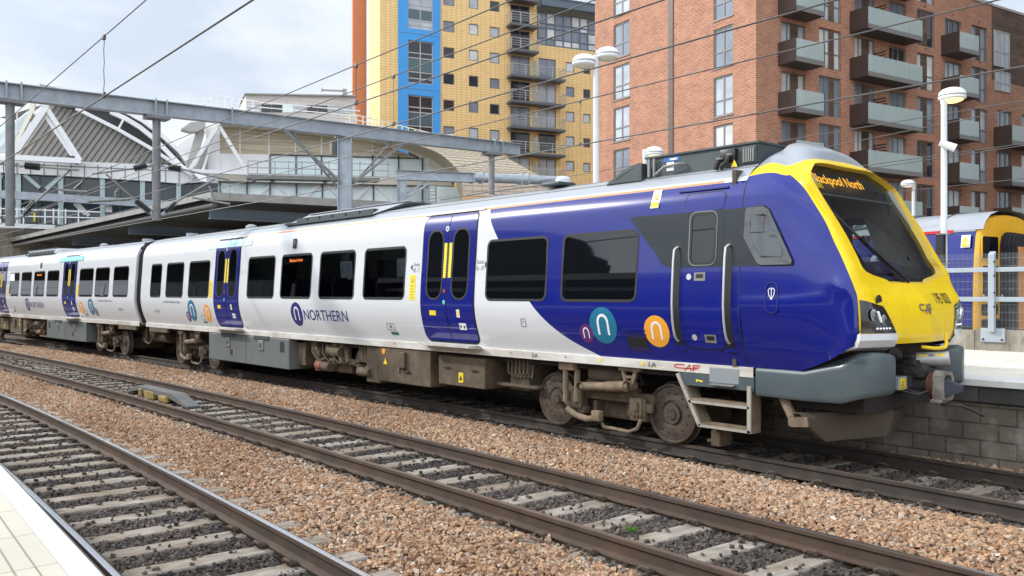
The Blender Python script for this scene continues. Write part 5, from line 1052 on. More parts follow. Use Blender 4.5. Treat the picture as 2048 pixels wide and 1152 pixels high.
m = bpy.data.materials.new('wire mesh'); m.use_nodes = True; MATS['wire mesh'] = m; n = m.node_tree; lk = n.links.new; bs = n.nodes['Principled BSDF']; bs.inputs['Base Color'].default_value = (.22, .23, .24, 1); bs.inputs['Roughness'].default_value = .6
t = n.nodes.new('ShaderNodeTexCoord'); sp = n.nodes.new('ShaderNodeSeparateXYZ'); lk(t.outputs['Object'], sp.inputs[0]); fs_ = []
for ax, pitch, w_ in (('X', .024, .13), ('Z', .15, .035)):
    a = n.nodes.new('ShaderNodeMath'); a.operation = 'DIVIDE'; a.inputs[1].default_value = pitch; lk(sp.outputs[ax], a.inputs[0]); c = n.nodes.new('ShaderNodeMath'); c.operation = 'FRACT'; lk(a.outputs[0], c.inputs[0])
    d = n.nodes.new('ShaderNodeMath'); d.operation = 'LESS_THAN'; d.inputs[1].default_value = w_; lk(c.outputs[0], d.inputs[0]); fs_.append(d)
mxx = n.nodes.new('ShaderNodeMath'); mxx.operation = 'MAXIMUM'; lk(fs_[0].outputs[0], mxx.inputs[0]); lk(fs_[1].outputs[0], mxx.inputs[1]); lk(mxx.outputs[0], bs.inputs['Alpha'])
b = MB(); zt = fp(1950, 507).z; b.box((-24, FY + .02, 1.40), (9, FY + .024, zt)); b.build('mesh_panel', 'wire mesh', p)
# ------------------------------------------------------------------ train standing beyond the fence
TY = 21.9; tz = .42
T3 = thing('train_carriage', 'older blue train with a yellow end and a black corridor bellows, standing beyond the fence', 'train carriage', (-8.2, TY + 1.35, tz))
P3 = lambda u, v, Y=TY: py(u, v, Y)
xe = P3(1948, 500).x
prof = [(1.36, .95), (1.34, 1.3), (1.35, 1.9), (1.33, 2.5), (1.26, 3.1), (1.22, 3.26)]; roofp = [(1.22, 3.26), (1.12, 3.45), (.9, 3.62), (.55, 3.72), (0, 3.76)]
cy = TY + 1.36; mk = lambda x, w, z, s_=-1: (x, cy + s_ * w, z + tz)
b = MB()
for s_ in (-1, 1): b.grid([[mk(x, w, z, s_) for x in (xe - 22, xe)] for w, z in prof])
b.build('body_side', 'blue paint', T3)
b = MB(); fullr = [(-w, z) for w, z in roofp] + [(w, z) for w, z in roofp[-2::-1]]; b.grid([[(x, cy + w, z + tz) for w, z in fullr] for x in (xe - 22, xe - .2, xe + .02, xe + .17)]); b.build('roof', 'cowl grey', T3)
b = MB(); b.bar(mk(xe - 22, 1.245, 3.24), mk(xe - .55, 1.245, 3.24), .03, .07); b.bar(mk(xe - .55, 1.235, 3.24), mk(xe, 1.235, 3.24), .03, .05, m=1); b.build('cantrail_stripe', ['red mark', 'roof grey'], T3)
b = MB(); b.tube([mk(xe - .9, w, z + .015) for w, z in roofp], .012, 5); b.prism([mk(xe - 3.4, .8, 3.68), mk(xe - 1.8, .5, 3.74), mk(xe - 2.4, 1.1, 3.5), mk(xe - 3.6, 1.15, 3.42)], (0, 0, .04)); b.build('roof_hatch', 'roof kit', T3)
# yellow end: rounded corner posts, windows, corridor
b = MB(); et = [(1.36, .72), (1.36, 1.2), (1.35, 1.9), (1.33, 2.5), (1.25, 3.1), (1.17, 3.30), (1.02, 3.46), (.82, 3.56), (.5, 3.63), (0, 3.66)]
rows_ = [[mk(xe, w, z) for w, z in et], [mk(xe + .05, w - .01, z) for w, z in et], [mk(xe + .10, w - .05, z - .02) for w, z in et], [mk(xe + .12, max(0, w - .14), z - .08) for w, z in et], [mk(xe + .125, max(0, w - .55), z - .15) for w, z in et], [mk(xe + .13, 0, z - .2) for w, z in et]]
b.grid(rows_); b.grid([[(q_[0], 2 * cy - q_[1], q_[2]) for q_ in r] for r in rows_]); b.box((xe - .1, cy - 1.2, tz + .68), (xe + .1, cy + 1.2, tz + .80)); b.build('yellow_end', [mat('old yellow', (.80, .42, .008), .4, coat=.3, dirt=(.4, .25, .05), ds=4, da=.3).name], T3)
fx = xe + .135
def win(w0, w1, z0, z1, nm, mt, off=.0):
    b = MB(); o = rrect(w0, w1, z0, z1, .07, 4); i = rrect(w0 + .03, w1 - .03, z0 + .03, z1 - .03, .05, 4)
    b.prism([(fx + off - .02, cy + y, tz + z) for y, z in o], (.03, 0, 0), 0); b.prism([(fx + off + .01, cy + y, tz + z) for y, z in i], (.006, 0, 0), 1); return b.build(nm, ['old yellow' if nm != 'lamp_panel' else 'black plastic', mt], T3)
win(-1.22, -.50, 2.52, 3.12, 'window', 'tinted glass'); win(-1.22, -.50, 1.62, 2.42, 'window', 'tinted glass'); win(-1.22, -.52, 1.20, 1.48, 'lamp_panel', 'headlight black'); win(-1.22, -.45, .85, 1.12, 'lamp_panel', 'headlight black')
win(.50, 1.12, 2.52, 3.12, 'window', 'tinted glass'); win(.50, 1.12, 1.62, 2.42, 'window', 'tinted glass')
b = MB(); b.lathe((fx + .015, cy - .92, tz + 1.33), (1, 0, 0), [(0, .07), (.02, .065), (.025, 0)], 14); b.build('headlight', 'lamp white', T3)
b = MB(); b.tube([(fx + .05, cy - 1.22, tz + 1.64), (fx + .06, cy - .42, tz + 1.64)], .025, 8); b.tube([(fx + .05, cy - 1.22, tz + 1.58), (fx + .05, cy - 1.22, tz + 1.70)], .02, 6); b.tube([(fx + .05, cy - .42, tz + 1.58), (fx + .05, cy - .42, tz + 1.70)], .02, 6); b.build('hand_rail', 'chrome bar', T3)
b = MB(); b.tube([(fx + .03, cy - .88, tz + 2.47), (fx + .04, cy - .6, tz + 2.05)], .015, 6); b.bbox((fx, cy - .96, tz + 2.42), (fx + .05, cy - .78, tz + 2.49), .01); b.build('wiper', 'black plastic', T3)
b = MB()
for k in range(4):
    s_ = 1 - .045 * k; x_ = fx + .0 + .085 * k; o = [(-.43 * s_, .75), (-.43 * s_, 2.9), (-.36 * s_, 3.12), (-.2, 3.22 - .02 * k), (.2, 3.22 - .02 * k), (.36 * s_, 3.12), (.43 * s_, 2.9), (.43 * s_, .75)]
    b.prism([(x_, cy + y, tz + z) for y, z in o], (.055, 0, 0)); b.prism([(x_ + .055, cy + y * .93, tz + z - .03) for y, z in o], (.03, 0, 0))
b.build('corridor_bellows', 'bellows', T3)
b = MB(); b.box((fx + .33, cy - .26, tz + .8), (fx + .36, cy + .3, tz + 2.85)); b.build('end_door', [mat('worn orange', (.50, .22, .06), .6, var=.2).name], T3)
w0 = P3(1931, 470).x; b = MB(); b.prism([mk(w0 - .11, 1.34, 2.83), mk(w0 + .11, 1.34, 2.83), mk(w0 + .11, 1.295, 3.13), mk(w0 - .11, 1.295, 3.13)], (0, -.02, 0), 0); b.add([mk(w0 - .08, 1.365, 2.97), mk(w0 + .08, 1.365, 2.97), mk(w0, 1.345, 3.10)], [(0, 1, 2)], 1); b.add([mk(w0 - .08, 1.38, 2.86), mk(w0 + .08, 1.38, 2.86), mk(w0 + .08, 1.37, 2.94), mk(w0 - .08, 1.37, 2.94)], [(0, 1, 2, 3)], 1); b.build('warning_label', ['sticker white', 'sticker yellow'], T3)
b = MB(); b.box(mk(xe - 1.3, 1.365, 1.35), mk(xe - .7, 1.34, 2.05)); b.box(mk(xe - 4, 1.36, 1.75), mk(xe - 2.0, 1.33, 2.45)); b.build('side_window', 'tinted glass', T3)
b = MB(); b.box(mk(xe - 22, 1.2, .35), mk(xe - .2, -1.2, .95)); b.box((fx - .3, cy - .4, tz + .4), (fx + .4, cy + .4, tz + .85)); b.build('underframe', 'dark grime', T3)
T3.rotation_euler = (0, 0, R(-9)); T3.location.x += .17
# ------------------------------------------------------------------ platform lamps and camera
def lamp(label, u, fw, zt, heads, lit=None):
    base = pf(u, 600, fw); t = thing('platform_lamp', label, 'lamp', (base.x, base.y, PZ), group='white platform lamps')
    b = MB(); b.lathe((base.x, base.y, PZ), (0, 0, 1), [(0, .085), (.9, .085), (.95, .065), (zt - PZ - .35, .06), (zt - PZ - .3, .07), (zt - PZ - .08, .07), (zt - PZ - .06, 0)], 14); b.build('post', 'post white', t)
    for dx, dz, r in heads:
        c = Vector((base.x + dx * S, base.y + dx * C, zt + dz))
        b = MB(); b.bar((base.x, base.y, zt + dz - r * .35), (c.x, c.y, zt + dz - r * .35), .06, .05)
        b.lathe(c - Vector((0, 0, r * .95)), (0, 0, 1), [(.05 * r, .80 * r), (.12 * r, .97 * r), (.30 * r, 1.0 * r), (.33 * r, .97 * r), (.36 * r, 1.0 * r), (.62 * r, .94 * r), (.84 * r, .72 * r), (.95 * r, .4 * r), (.98 * r, 0)], 28); h = b.build('lamp_head', 'lamp cap', t)
        b = MB(); b.lathe(c - Vector((0, 0, r * .95)), (0, 0, 1), [(.06 * r, .80 * r), (-.04 * r, .72 * r), (-.16 * r, .4 * r), (-.19 * r, 0)], 24); b.build('diffuser', lit or 'lamp bowl', h)
        b = MB(); b.lathe(c - Vector((0, 0, r * .61)), (0, 0, 1), [(-.012, 1.005 * r), (.012, 1.005 * r)], 28); b.build('band', 'dull steel', h)
    return t
mat('lamp cap', (.80, .81, .82), .35, coat=.3); mat('lamp bowl', (.55, .52, .42), .2); mat('lamp bowl lit', (.9, .75, .4), .3, emit=((1.0, .72, .25), 1.1)); mat('lamp bowl pale', (.8, .78, .65), .3, emit=((1.0, .93, .7), .35))
def zat(u, v, fw): return pf(u, v, fw).z
lamp('tall double headed white lamp in front of the red brick flats', 1192, 18.4, zat(1192, 104, 18.4), [(-.255, -.06, .25), (.245, .09, .25)])
lamp('white lamp with a lit yellow bowl and a camera, in front of the balconies', 1888, 17.9, zat(1888, 176, 17.9), [(.17, 0, .27)], 'lamp bowl lit')
lamp('small white lamp just above the dark roof unit of the train', 1290, 24.5, zat(1290, 294, 24.5), [(.26, .0, .26)], 'lamp bowl pale')
lamp('smallest white lamp, beside the upper right edge of the yellow nose', 1827, 33, zat(1827, 360, 33), [(-.22, 0, .25)], 'lamp bowl pale')
c = pf(1893, 290, 17.8); b = MB(); d = Vector((S * .78 + C * .3, C * .78 - S * .3, -.38)).normalized()
b.lathe(c - d * .12, d, [(-.02, .0), (-.02, .07), (.30, .085), (.30, .06), (.27, .05), (.27, 0)], 16); tk = thing('security_camera', 'white camera fixed half way up the lamp post with the lit bowl', 'camera', c); bo = b.build('housing', 'lamp cap', tk)
b = MB(); b.bar(c - d * .1, c - Vector((.0, 0, -.02)) + d * .05, .05, .05); b.build('bracket', 'post white', tk)
c = pf(1882, 498, 17.8); bx_ = thing('junction_box', 'black box strapped to the lamp post behind the yellow nose', 'box', c); b = MB(); b.bbox(c + Vector((-.09, -.06, -.32)), c + Vector((.07, .08, .32)), .02); b.build('cover', 'black plastic', bx_)
b = MB(); b.box(c + Vector((-.07, -.08, .29)), c + Vector((.2, .1, .31))); b.box(c + Vector((-.07, -.08, -.31)), c + Vector((.2, .1, -.29))); b.build('strap', 'dull steel', bx_)
# ------------------------------------------------------------------ overhead line gantries
gL, gR = Vector((-24.6, 2.2, 7.12)), Vector((-22.7, 20.25, 7.16))
def gat(Y): t = (Y - gL.y) / (gR.y - gL.y); return gL + (gR - gL) * t
def gpix(u):
    x = (u - 1024) / F; lo, hi = 2.0, 24.0
    for _ in range(50):
        mid = (lo + hi) / 2; p_ = gat(mid); fw = -p_.x * C + p_.y * S; r = p_.x * S + p_.y * C
        if r / fw < x: lo = mid
        else: hi = mid
    return gat(lo)
g1 = thing('overhead_gantry', 'long steel beam gantry crossing over the tracks, with three hanging posts', 'gantry', gpix(690), group='overhead line gantries')
b = MB(); b.ibeam(gL, gR, .30, .40, .022)
for u in (10, 40, 308, 330, 460, 985, 1000):
    q_ = gpix(u); b.box((q_.x - .17, q_.y - .02, q_.z - .22), (q_.x + .17, q_.y + .02, q_.z + .24))
b.build('beam', 'galvanised', g1)
q_ = gpix(690); b = MB(); b.ibeam((q_.x, q_.y, PZ), (q_.x, q_.y, q_.z - .2), .36, .42, .025, up=(.6, .8, 0)); b.box((q_.x - .24, q_.y - .24, q_.z - .24), (q_.x + .24, q_.y + .24, q_.z - .205)); b.build('column', 'galvanised', g1)
for u0, u1 in ((585, 683), (785, 705)):
    a = gpix(u0) - Vector((0, 0, .22)); c = gpix(690); c = Vector((c.x, c.y + (-.2 if u0 < 690 else .2), pf(690, 375, -c.x * C + c.y * S).z))
    b = MB(); o = Vector((.0, .0, .0)); dd_ = (c - a).normalized()
    b.bar(a + Vector((-.1, 0, 0)), c + Vector((-.1, 0, 0)), .055, .055); b.bar(a + Vector((.12, (-.35 if u0 < 690 else .35), 0)), c + Vector((.12, 0, .12)), .07, .07)
    for t in (.25, .5, .75): b.bar(a.lerp(c, t) + Vector((-.1, 0, 0)), a.lerp(c, t + .1) + Vector((.12, 0, .08)), .03, .05)
    b.build('brace', 'post steel', g1)
qq = gpix(690); b = MB(); b.box((qq.x - .32, qq.y - .35, qq.z - .75), (qq.x - .2, qq.y - .05, qq.z - .35)); b.build('terminal_box', 'dull steel', g1)
def insul(b, p, q, r=.075, n=8, m=1):
    p, q = Vector(p), Vector(q); d = q - p; L_ = d.length; pr_ = [(0, .03)]
    for k in range(n): t = L_ * (k + .5) / n; pr_ += [(t - L_ * .3 / n, .035), (t - L_ * .12 / n, r), (t + L_ * .12 / n, r), (t + L_ * .3 / n, .035)]
    b.lathe(p, d, pr_ + [(L_, .03)], 12, m, False)
def droppost(u, vb, arms):
    top = gpix(u); fw = -top.x * C + top.y * S; zb = pf(u, vb, fw).z
    b = MB(); b.tube([(top.x, top.y, top.z - .2), (top.x, top.y, zb)], .105, 14); b.box((top.x - .22, top.y - .3, top.z - .30), (top.x + .22, top.y + .3, top.z - .21)); d = b.build('drop_post', 'post steel', g1)
    for (a, i0, i1, e) in arms:
        p4 = [pf(u_, v_, fw + o_) for u_, v_, o_ in (a, i0, i1, e)]
        b = MB(); b.tube([p4[0], p4[1]], .022, 8, 2); insul(b, p4[1], p4[2], .09, 9); b.tube([p4[2], p4[3]], .026, 8, 2); b.lathe(p4[1], p4[0] - p4[1], [(0, .05), (.12, .05)], 10, 0); b.build('cantilever_arm', ['galvanised', 'insulator', 'dull steel'], d)
    return d
I = lambda *a: a
droppost(20, 452, [((22, 331, 0), (50, 331, .1), (80, 334, .15), (158, 340, .4)), ((25, 442, 0), (48, 430, .05), (70, 405, .1), (142, 338, .4)), ((15, 331, 0), (-5, 323, 0), (-25, 318, 0), (-60, 312, 0)), ((15, 440, 0), (-5, 430, 0), (-25, 424, 0), (-60, 400, 0))])
droppost(313, 441, [((311, 330, 0), (294, 331, -.05), (268, 337, -.1), (184, 348, -.3)), ((310, 436, 0), (300, 424, -.05), (272, 402, -.1), (212, 348, -.3)), ((316, 331, 0), (337, 334, .05), (362, 338, .1), (458, 360, .4)), ((317, 436, 0), (330, 424, .05), (352, 404, .1), (430, 358, .4))])
droppost(983, 388, [((985, 388, 0), (1000, 392, .05), (1020, 394, .1), (1060, 392, .3))])
fw = 21.9; b = MB(); b.tube([pf(122, 380, fw), pf(175, 384, fw)], .03, 8); b.tube([pf(105, 374, fw), pf(122, 380, fw)], .02, 6); b.build('register_arm', 'dull steel', g1)
fw = 23.0; b = MB(); b.tube([pf(178, 403, fw), pf(262, 398, fw)], .04, 8); b.tube([pf(232, 396, fw), pf(230, 385, fw), pf(238, 377, fw)], .025, 6); b.build('register_arm', 'dull steel', g1)
fw = 25.6; b = MB(); b.tube([pf(385, 395, fw), pf(460, 408, fw)], .03, 8); b.tube([pf(418, 372, fw), pf(430, 400, fw)], .03, 6); b.build('register_arm', 'dull steel', g1)
# second gantry, farther along the platform
h0, h1 = pf(792, 350, 37), pf(1122, 361.5, 38.8)
g2 = thing('overhead_gantry', 'lower, more distant gantry beam on a single post, just above the train roof', 'gantry', (h0.x, h0.y, PZ), group='overhead line gantries')
b = MB(); m1 = h0.lerp(h1, .46); b.ibeam(h0, m1, .30, .42, .022); b.tube([m1, h1], .2, 14)
for t in (.45, .5, .74, .78): q_ = h0.lerp(h1, t); b.box((q_.x - .2, q_.y - .02, q_.z - .25), (q_.x + .2, q_.y + .02, q_.z + .25))
b.build('beam', 'galvanised', g2); b = MB(); b.ibeam((h0.x + .15, h0.y + .2, PZ), (h0.x + .15, h0.y + .2, h0.z - .2), .36, .4, .025, up=(.6, .8, 0)); b.build('column', 'galvanised', g2)
b = MB(); b.bar(pf(872, 358, 37.4), pf(806, 400, 37.1), .08, .08); b.bar(pf(858, 358, 37.4), pf(806, 392, 37.1), .08, .08); b.build('brace', 'galvanised', g2)
# ------------------------------------------------------------------ overhead wires: two surveyed points each, at the track they hang over
def wirepts(u1, v1, u2, v2, Y, r, ext):
    a, c = py(u1, v1, Y), py(u2, v2, Y); d = (c - a) / (c.x - a.x)
    return a, c, (a + d * (ext[0] - a.x)), (a + d * (ext[1] - a.x))
def wire(label, pix, Y, r=.008, ext=(-62, 6), drops=(), low=None):
    a, c, p0, p1 = wirepts(*pix, Y, r, ext); t = thing('overhead_wire', label, 'wire', p0, group='overhead electric wires')
    b = MB(); b.tube([p0 + (p1 - p0) * (k / 24) for k in range(25)], r, 6); b.build('cable', 'wire', t)
    for u in drops:
        x = (u - 1024) / F; X_ = (x * S - C) / (S + x * C) * Y; at = lambda q0, q1: q0 + (q1 - q0) * ((X_ - q0.x) / (q1.x - q0.x))
        l0, l1 = wirepts(*low, Y, r, ext)[2:]; q1, q2 = at(p0, p1), at(l0, l1); b = MB()
        n_ = 9; b.tube([q1.lerp(q2, k / n_) + Vector((.012 * math.sin(k * 2.1), .0, 0)) for k in range(n_ + 1)], .0045, 5); b.bbox(q1 - Vector((.03, .015, .04)), q1 + Vector((.03, .015, .02)), .005); b.bbox(q2 - Vector((.03, .015, .02)), q2 + Vector((.03, .015, .05)), .005); b.build('dropper', 'wire', t)
W2 = (0, 328, 505, 0); W5 = (600, 245, 1300, 9); W6 = (600, 302, 1300, 105); W8 = (600, 389, 1300, 265)
wire('thin upper wire at the top left of the sky, with a hanging dropper', (0, 253, 292, 0), 3.1, .0065, drops=(208,), low=W2)
wire('thick contact wire crossing the white sky at the top left', W2, 3.1, .0095)
wire('upper wire crossing the orange and blue panels of the yellow tower, with a dropper', (600, 177, 1025, 0), 6.3, .0075, drops=(712,), low=W5)
wire('wire just below the upper one across the middle of the blue panel', W5, 6.3, .0085)
wire('upper wire reaching the top edge of the flats, with a dropper on the yellow tiles', (600, 222, 1190, 0), 7.5, .008, drops=(787,), low=W6)
wire('wire running past the top row of windows of the red brick flats', W6, 7.5, .0095)
wire('upper wire crossing the double lamp, with a dropper over the tower balconies', (600, 337, 1300, 168), 11.3, .0105, drops=(460, 1160), low=W8)
wire('lowest long wire over the train, crossing both buildings', W8, 11.3, .012)
wire('pale wire crossing the lit lamp post below its bowl', (1610, 274, 2048, 201), 20.0, .011, ext=(-60, 0))
wire('wire crossing the lamp post just above the camera', (1665, 292, 2048, 215), 20.6, .011, ext=(-60, 0))
wire('wire passing just below the camera on the lamp post', (1738, 330, 2048, 287), 22.8, .012, ext=(-60, 0))
wire('second wire below the camera, parallel and a little lower', (1738, 337, 2048, 291), 23.2, .012, ext=(-60, 0))
wire('low wire over the older train roof, in front of the brick flats', (1820, 381, 2048, 357), 23.3, .010, ext=(-60, 0))
# ------------------------------------------------------------------ canopy over the far platform, and the one behind the camera
p = thing('platform_canopy', 'long low grey canopy with a dark underside behind the rear carriage', 'canopy', (-33, 13, PZ))
YC = 13.0; A0 = Vector((-32.0, YC, 0)); A1 = Vector((-95, YC - 1.0, 0)); B0 = Vector((-28.0, 33, 0)); B1 = Vector((-95, 33, 0))
zt0, zb0, zt1, zb1 = 5.95, 5.68, 5.40, 5.10
b = MB()
def quadprism(a, c, za0, zb0_, za1, zb1_, th, m=0):
    d = (c - a).normalized(); nn_ = Vector((-d.y, d.x, 0)) * th
    b.prism([(a.x, a.y, zb0_), (c.x, c.y, zb1_), (c.x, c.y, za1), (a.x, a.y, za0)], nn_, m)
quadprism(A0, A1, zt0, zb0 + .05, zt1, zb1 + .05, -.12); quadprism(A0, B0, zt0, zb0 - .02, zt0 + .05, zb0, .12); fa = b.build('fascia', [mat('canopy fascia', (.30, .29, .27), .8, var=.12, vs=1.2, dirt=(.2, .19, .17), ds=3, da=.5).name], p)
b = MB(); b.add([(A0.x, A0.y, zt0 - .02), (B0.x, B0.y, zt0), (B1.x, B1.y, zt1), (A1.x, A1.y, zt1 - .02), (A0.x, A0.y + .1, zb0), (B0.x - .1, B0.y, zb0), (B1.x, B1.y, zb1), (A1.x, A1.y + .1, zb1)], [(0, 1, 2, 3), (7, 6, 5, 4)]); b.build('deck', [mat('canopy deck', (.035, .033, .032), .9).name], p)
b = MB(); b.tube([(A0.x - .2, YC + .25, 5.50), (A1.x, A1.y + .25, 4.95)], .10, 10); b.build('gutter', [mat('gutter', (.10, .095, .09), .7).name], p)
for x_, L_ in ((-33.0, 5), (-42.5, 7), (-52, 8), (-62, 9), (-72, 9)):
    z_ = 5.25 + (x_ + 32) * .0108; b = MB(); b.ibeam((x_, YC + .35, z_), (x_ + .9, YC + L_ + 7, z_), .26, .42, .03); b.build('beam', [mat('beam blue grey', (.13, .16, .19), .6).name if 'beam blue grey' not in MATS else 'beam blue grey'], p)
    b = MB(); b.tube([(x_ + .4, YC + 4.5, PZ), (x_ + .4, YC + 4.5, z_)], .14, 12); b.build('column', 'galvanised', p)
b = MB(); b.box((-95, 24, PZ), (-34, 24.4, 5.0)); b.build('back_wall', 'canopy deck', p)
b = MB(); b.box((-62, 17.0, PZ), (-44, 20.0, 3.6)); b.build('platform_room', 'canopy deck', p)
# seen only as reflections in the train windows
p = thing('platform_canopy', 'canopy over the near platform, seen only reflected in the train windows', 'canopy', (-30, -8, .9))
b = MB(); b.box((-38, -14, 4.75), (-1, -5.2, 4.9)); b.box((-150, -22, 9.0), (-38.1, -5.2, 9.3)); b.build('deck', 'canopy deck', p)
b = MB(); b.box((-38, -5.2, 4.5), (-1, -5.05, 5.0)); b.box((-150, -5.2, 8.2), (-38.1, -5.05, 9.4)); b.build('fascia', 'coping', p)
b = MB(); b.box((-38, -14.3, .9), (-1, -14, 4.75)); b.box((-150, -22.3, .9), (-38.1, -22, 9.0)); b.box((-150, -9.2, 3.3), (-58, -9.0, 5.9), 1); b.box((-38.1, -22, .9), (-37.8, -5.3, 8.9)); b.build('back_wall', ['canopy deck', 'roof grey'], p)  # pale panel added out of view, gives the rear windows a grey reflection
b = MB(); b.tube([(-38, -5.6, 3.9), (-1, -5.6, 3.9)], .12, 10); b.build('pipe', 'roof grey', p)
for x_ in range(-146, 0, 8):
    b = MB(); b.tube([(x_, -6.6, .9), (x_, -6.6, 4.8)], .13, 12); b.build('column', 'post white', p)
# ------------------------------------------------------------------ small things on the track
p = thing('track_ramp_block', 'low grey ramp block with worn yellow sides between the rails of the middle track', 'track equipment', (-19.5, 6.87, -.17))
xa, xb = -21.4, -17.6; yc = float(_b(-19.5)); b = MB()
for s_ in (0, 1):
    pass
ol = [(xa, -.17), (xa + .75, .035), (xb - .85, .035), (xb, -.15)]
b.prism([(x_, yc - .13, z_) for x_, z_ in ol] + [(xb, yc - .13, -.19), (xb - .9, yc - .13, -.08), (xa + .8, yc - .13, -.06), (xa, yc - .13, -.19)], (0, .28, 0)); b.build('ramp', [mat('ramp grey', (.12, .12, .118), .8, var=.2, vs=4, dirt=(.12, .11, .10), ds=3, da=.5).name], p)
b = MB(); b.bbox((xa + .95, yc - .16, -.19), (xa + 1.15, yc - .1, .0), .03); b.bbox((xa + 1.3, yc - .15, -.19), (xa + 1.9, yc - .05, -.02), .02); b.bbox((xb - 1.5, yc - .2, -.19), (xb - 1.0, yc - .1, -.03), .05); b.build('worn_bracket', [mat('worn yellow', (.30, .20, .04), .8, var=.4, vs=9, dirt=(.10, .08, .06), ds=6, da=.8).name], p)
p = thing('weed', 'small bright green weed growing in the dark ballast of the middle track', 'plant', (-5.61, 6.47, -.19))
b = MB()
for k in range(9):
    a = k * 2.4; h = .045 + .03 * random.random(); d = Vector((math.cos(a), math.sin(a), 0)); q = Vector((-d.y, d.x, 0)); o = Vector((-5.61, 6.47, -.19)); r_ = .025 + .03 * random.random()
    b.add([o - q * .004, o + q * .004, o + d * r_ * .6 + q * .007 + Vector((0, 0, h)), o + d * r_ * 1.5 + Vector((0, 0, h * .9)), o + d * r_ * .6 - q * .007 + Vector((0, 0, h))], [(0, 1, 2, 3, 4)])
b.build('leaves', [mat('leaf', (.12, .27, .04), .6).name], p)
# ------------------------------------------------------------------ buildings
class Frame:
    """local frame of a building: x along its main face (picture right), y into the building, z up"""
    def __init__(s, u0, fw, vp):
        s.O = pf(u0, HY, fw); s.O.z = 0; x = (vp - 1024) / F; d = Vector((-C + x * S, S + x * C, 0)).normalized()
        if vp < u0: d = -d
        s.d = d; s.e = Vector((-d.y, d.x, 0)); s.rz = math.atan2(d.y, d.x)
        o = -s.O; s.o = Vector((o.dot(s.d), o.dot(s.e), CH))
    def ray(s, u, v):
        r = (u - 1024) / F; w = Vector((-C + r * S, S + r * C, -(v - HY) / F)); return Vector((w.dot(s.d), w.dot(s.e), w.z))
    def y(s, u, v, y0=0.0): q = s.ray(u, v); return s.o + q * ((y0 - s.o.y) / q.y)
    def x(s, u, v, x0=0.0): q = s.ray(u, v); return s.o + q * ((x0 - s.o.x) / q.x)
    def root(s, name, label, cat): return thing(name, label, cat, s.O, s.rz, local=True)
    def poly(s, b, pts, y0, th, m=0): b.prism([s.y(u, v, y0) for u, v in pts], (0, th, 0), m)
    def line(s, b, p, q, y0, wpx, m=0, dep=.3):
        p = s.y(*p, y0); q = s.y(*q, y0); w = wpx / F * (s.o - p).length; b.bar(p, q, dep, w, (0, 0, 1) if abs((q - p).normalized().z) < .9 else (1, 0, 0), m)
def hwall(b, pl, a0, a1, z0, z1, holes, dep=.14, m=0, mr=None):
    As = sorted({a0, a1, *[h[0] for h in holes], *[h[1] for h in holes]}); Zs = sorted({z0, z1, *[h[2] for h in holes], *[h[3] for h in holes]})
    As = [a for a in As if a0 <= a <= a1]; Zs = [z for z in Zs if z0 <= z <= z1]
    Pt = (lambda a, d, z: (a, d, z)) if pl == 'y' else (lambda a, d, z: (d, a, z))
    for i in range(len(As) - 1):
        for k in range(len(Zs) - 1):
            ca, cz = (As[i] + As[i + 1]) / 2, (Zs[k] + Zs[k + 1]) / 2
            if any(h[0] < ca < h[1] and h[2] < cz < h[3] for h in holes): continue
            b.add([Pt(As[i], 0, Zs[k]), Pt(As[i + 1], 0, Zs[k]), Pt(As[i + 1], 0, Zs[k + 1]), Pt(As[i], 0, Zs[k + 1])], [(0, 1, 2, 3)], m)
    for h0, h1, g0, g1 in [h[:4] for h in holes]:
        c = [(h0, g0), (h1, g0), (h1, g1), (h0, g1)]
        for (a, z), (a2, z2) in zip(c, c[1:] + c[:1]): b.add([Pt(a, 0, z), Pt(a2, 0, z2), Pt(a2, dep, z2), Pt(a, dep, z)], [(0, 1, 2, 3)], m if mr is None else mr)
def winpart(parent, pl, a0, a1, z0, z1, dep, vs=(.5,), hs=(), fm='frame grey', gm='pane sky', fr=.06, sill=None, name='window'):
    Pt = (lambda a, d, z: (a, d, z)) if pl == 'y' else (lambda a, d, z: (d, a, z))
    def bx(b, a, c, za, zb, d0, d1):
        p, q = Pt(a, d0, za), Pt(c, d1, zb); b.box([min(p[i], q[i]) for i in range(3)], [max(p[i], q[i]) for i in range(3)])
    b = MB(); d0, d1 = dep - .05, dep + .02
    bx(b, a0, a0 + fr, z0, z1, d0, d1); bx(b, a1 - fr, a1, z0, z1, d0, d1); bx(b, a0 + fr, a1 - fr, z0, z0 + fr, d0, d1); bx(b, a0 + fr, a1 - fr, z1 - fr, z1, d0, d1)
    for t in vs: x = a0 + (a1 - a0) * t; bx(b, x - fr / 2, x + fr / 2, z0 + fr, z1 - fr, d0 + .004, d1)
    for t in hs: z = z0 + (z1 - z0) * t; bx(b, a0 + fr, a1 - fr, z - fr / 2, z + fr / 2, d0 + .008, d1)
    if sill: bx(b, a0 - .05, a1 + .05, z0 - .08, z0, -.06, d0)
    w = b.build(name, fm, parent)
    b = MB(); bx(b, a0 + fr * .5, a1 - fr * .5, z0 + fr * .5, z1 - fr * .5, dep, dep + .015); b.build('pane', gm, w); return w
for nm, c, sp_ in (('pane sky', (.20, .225, .27), .6), ('pane pale', (.42, .45, .48), .5), ('pane curtain', (.58, .58, .56), .4), ('pane dark', (.03, .033, .04), .6), ('pane blind', (.60, .60, .58), .4)):
    mat(nm, c, .06, spec=sp_, var=.22, vs=.7)
mat('frame grey', (.19, .18, .17), .5); mat('frame light', (.40, .40, .40), .5); mat('frame brown', (.11, .085, .075), .5)
mat('balcony brown', (.060, .038, .030), .5, var=.12, vs=1.5); mat('balcony floor', (.10, .095, .09), .7, var=.1)
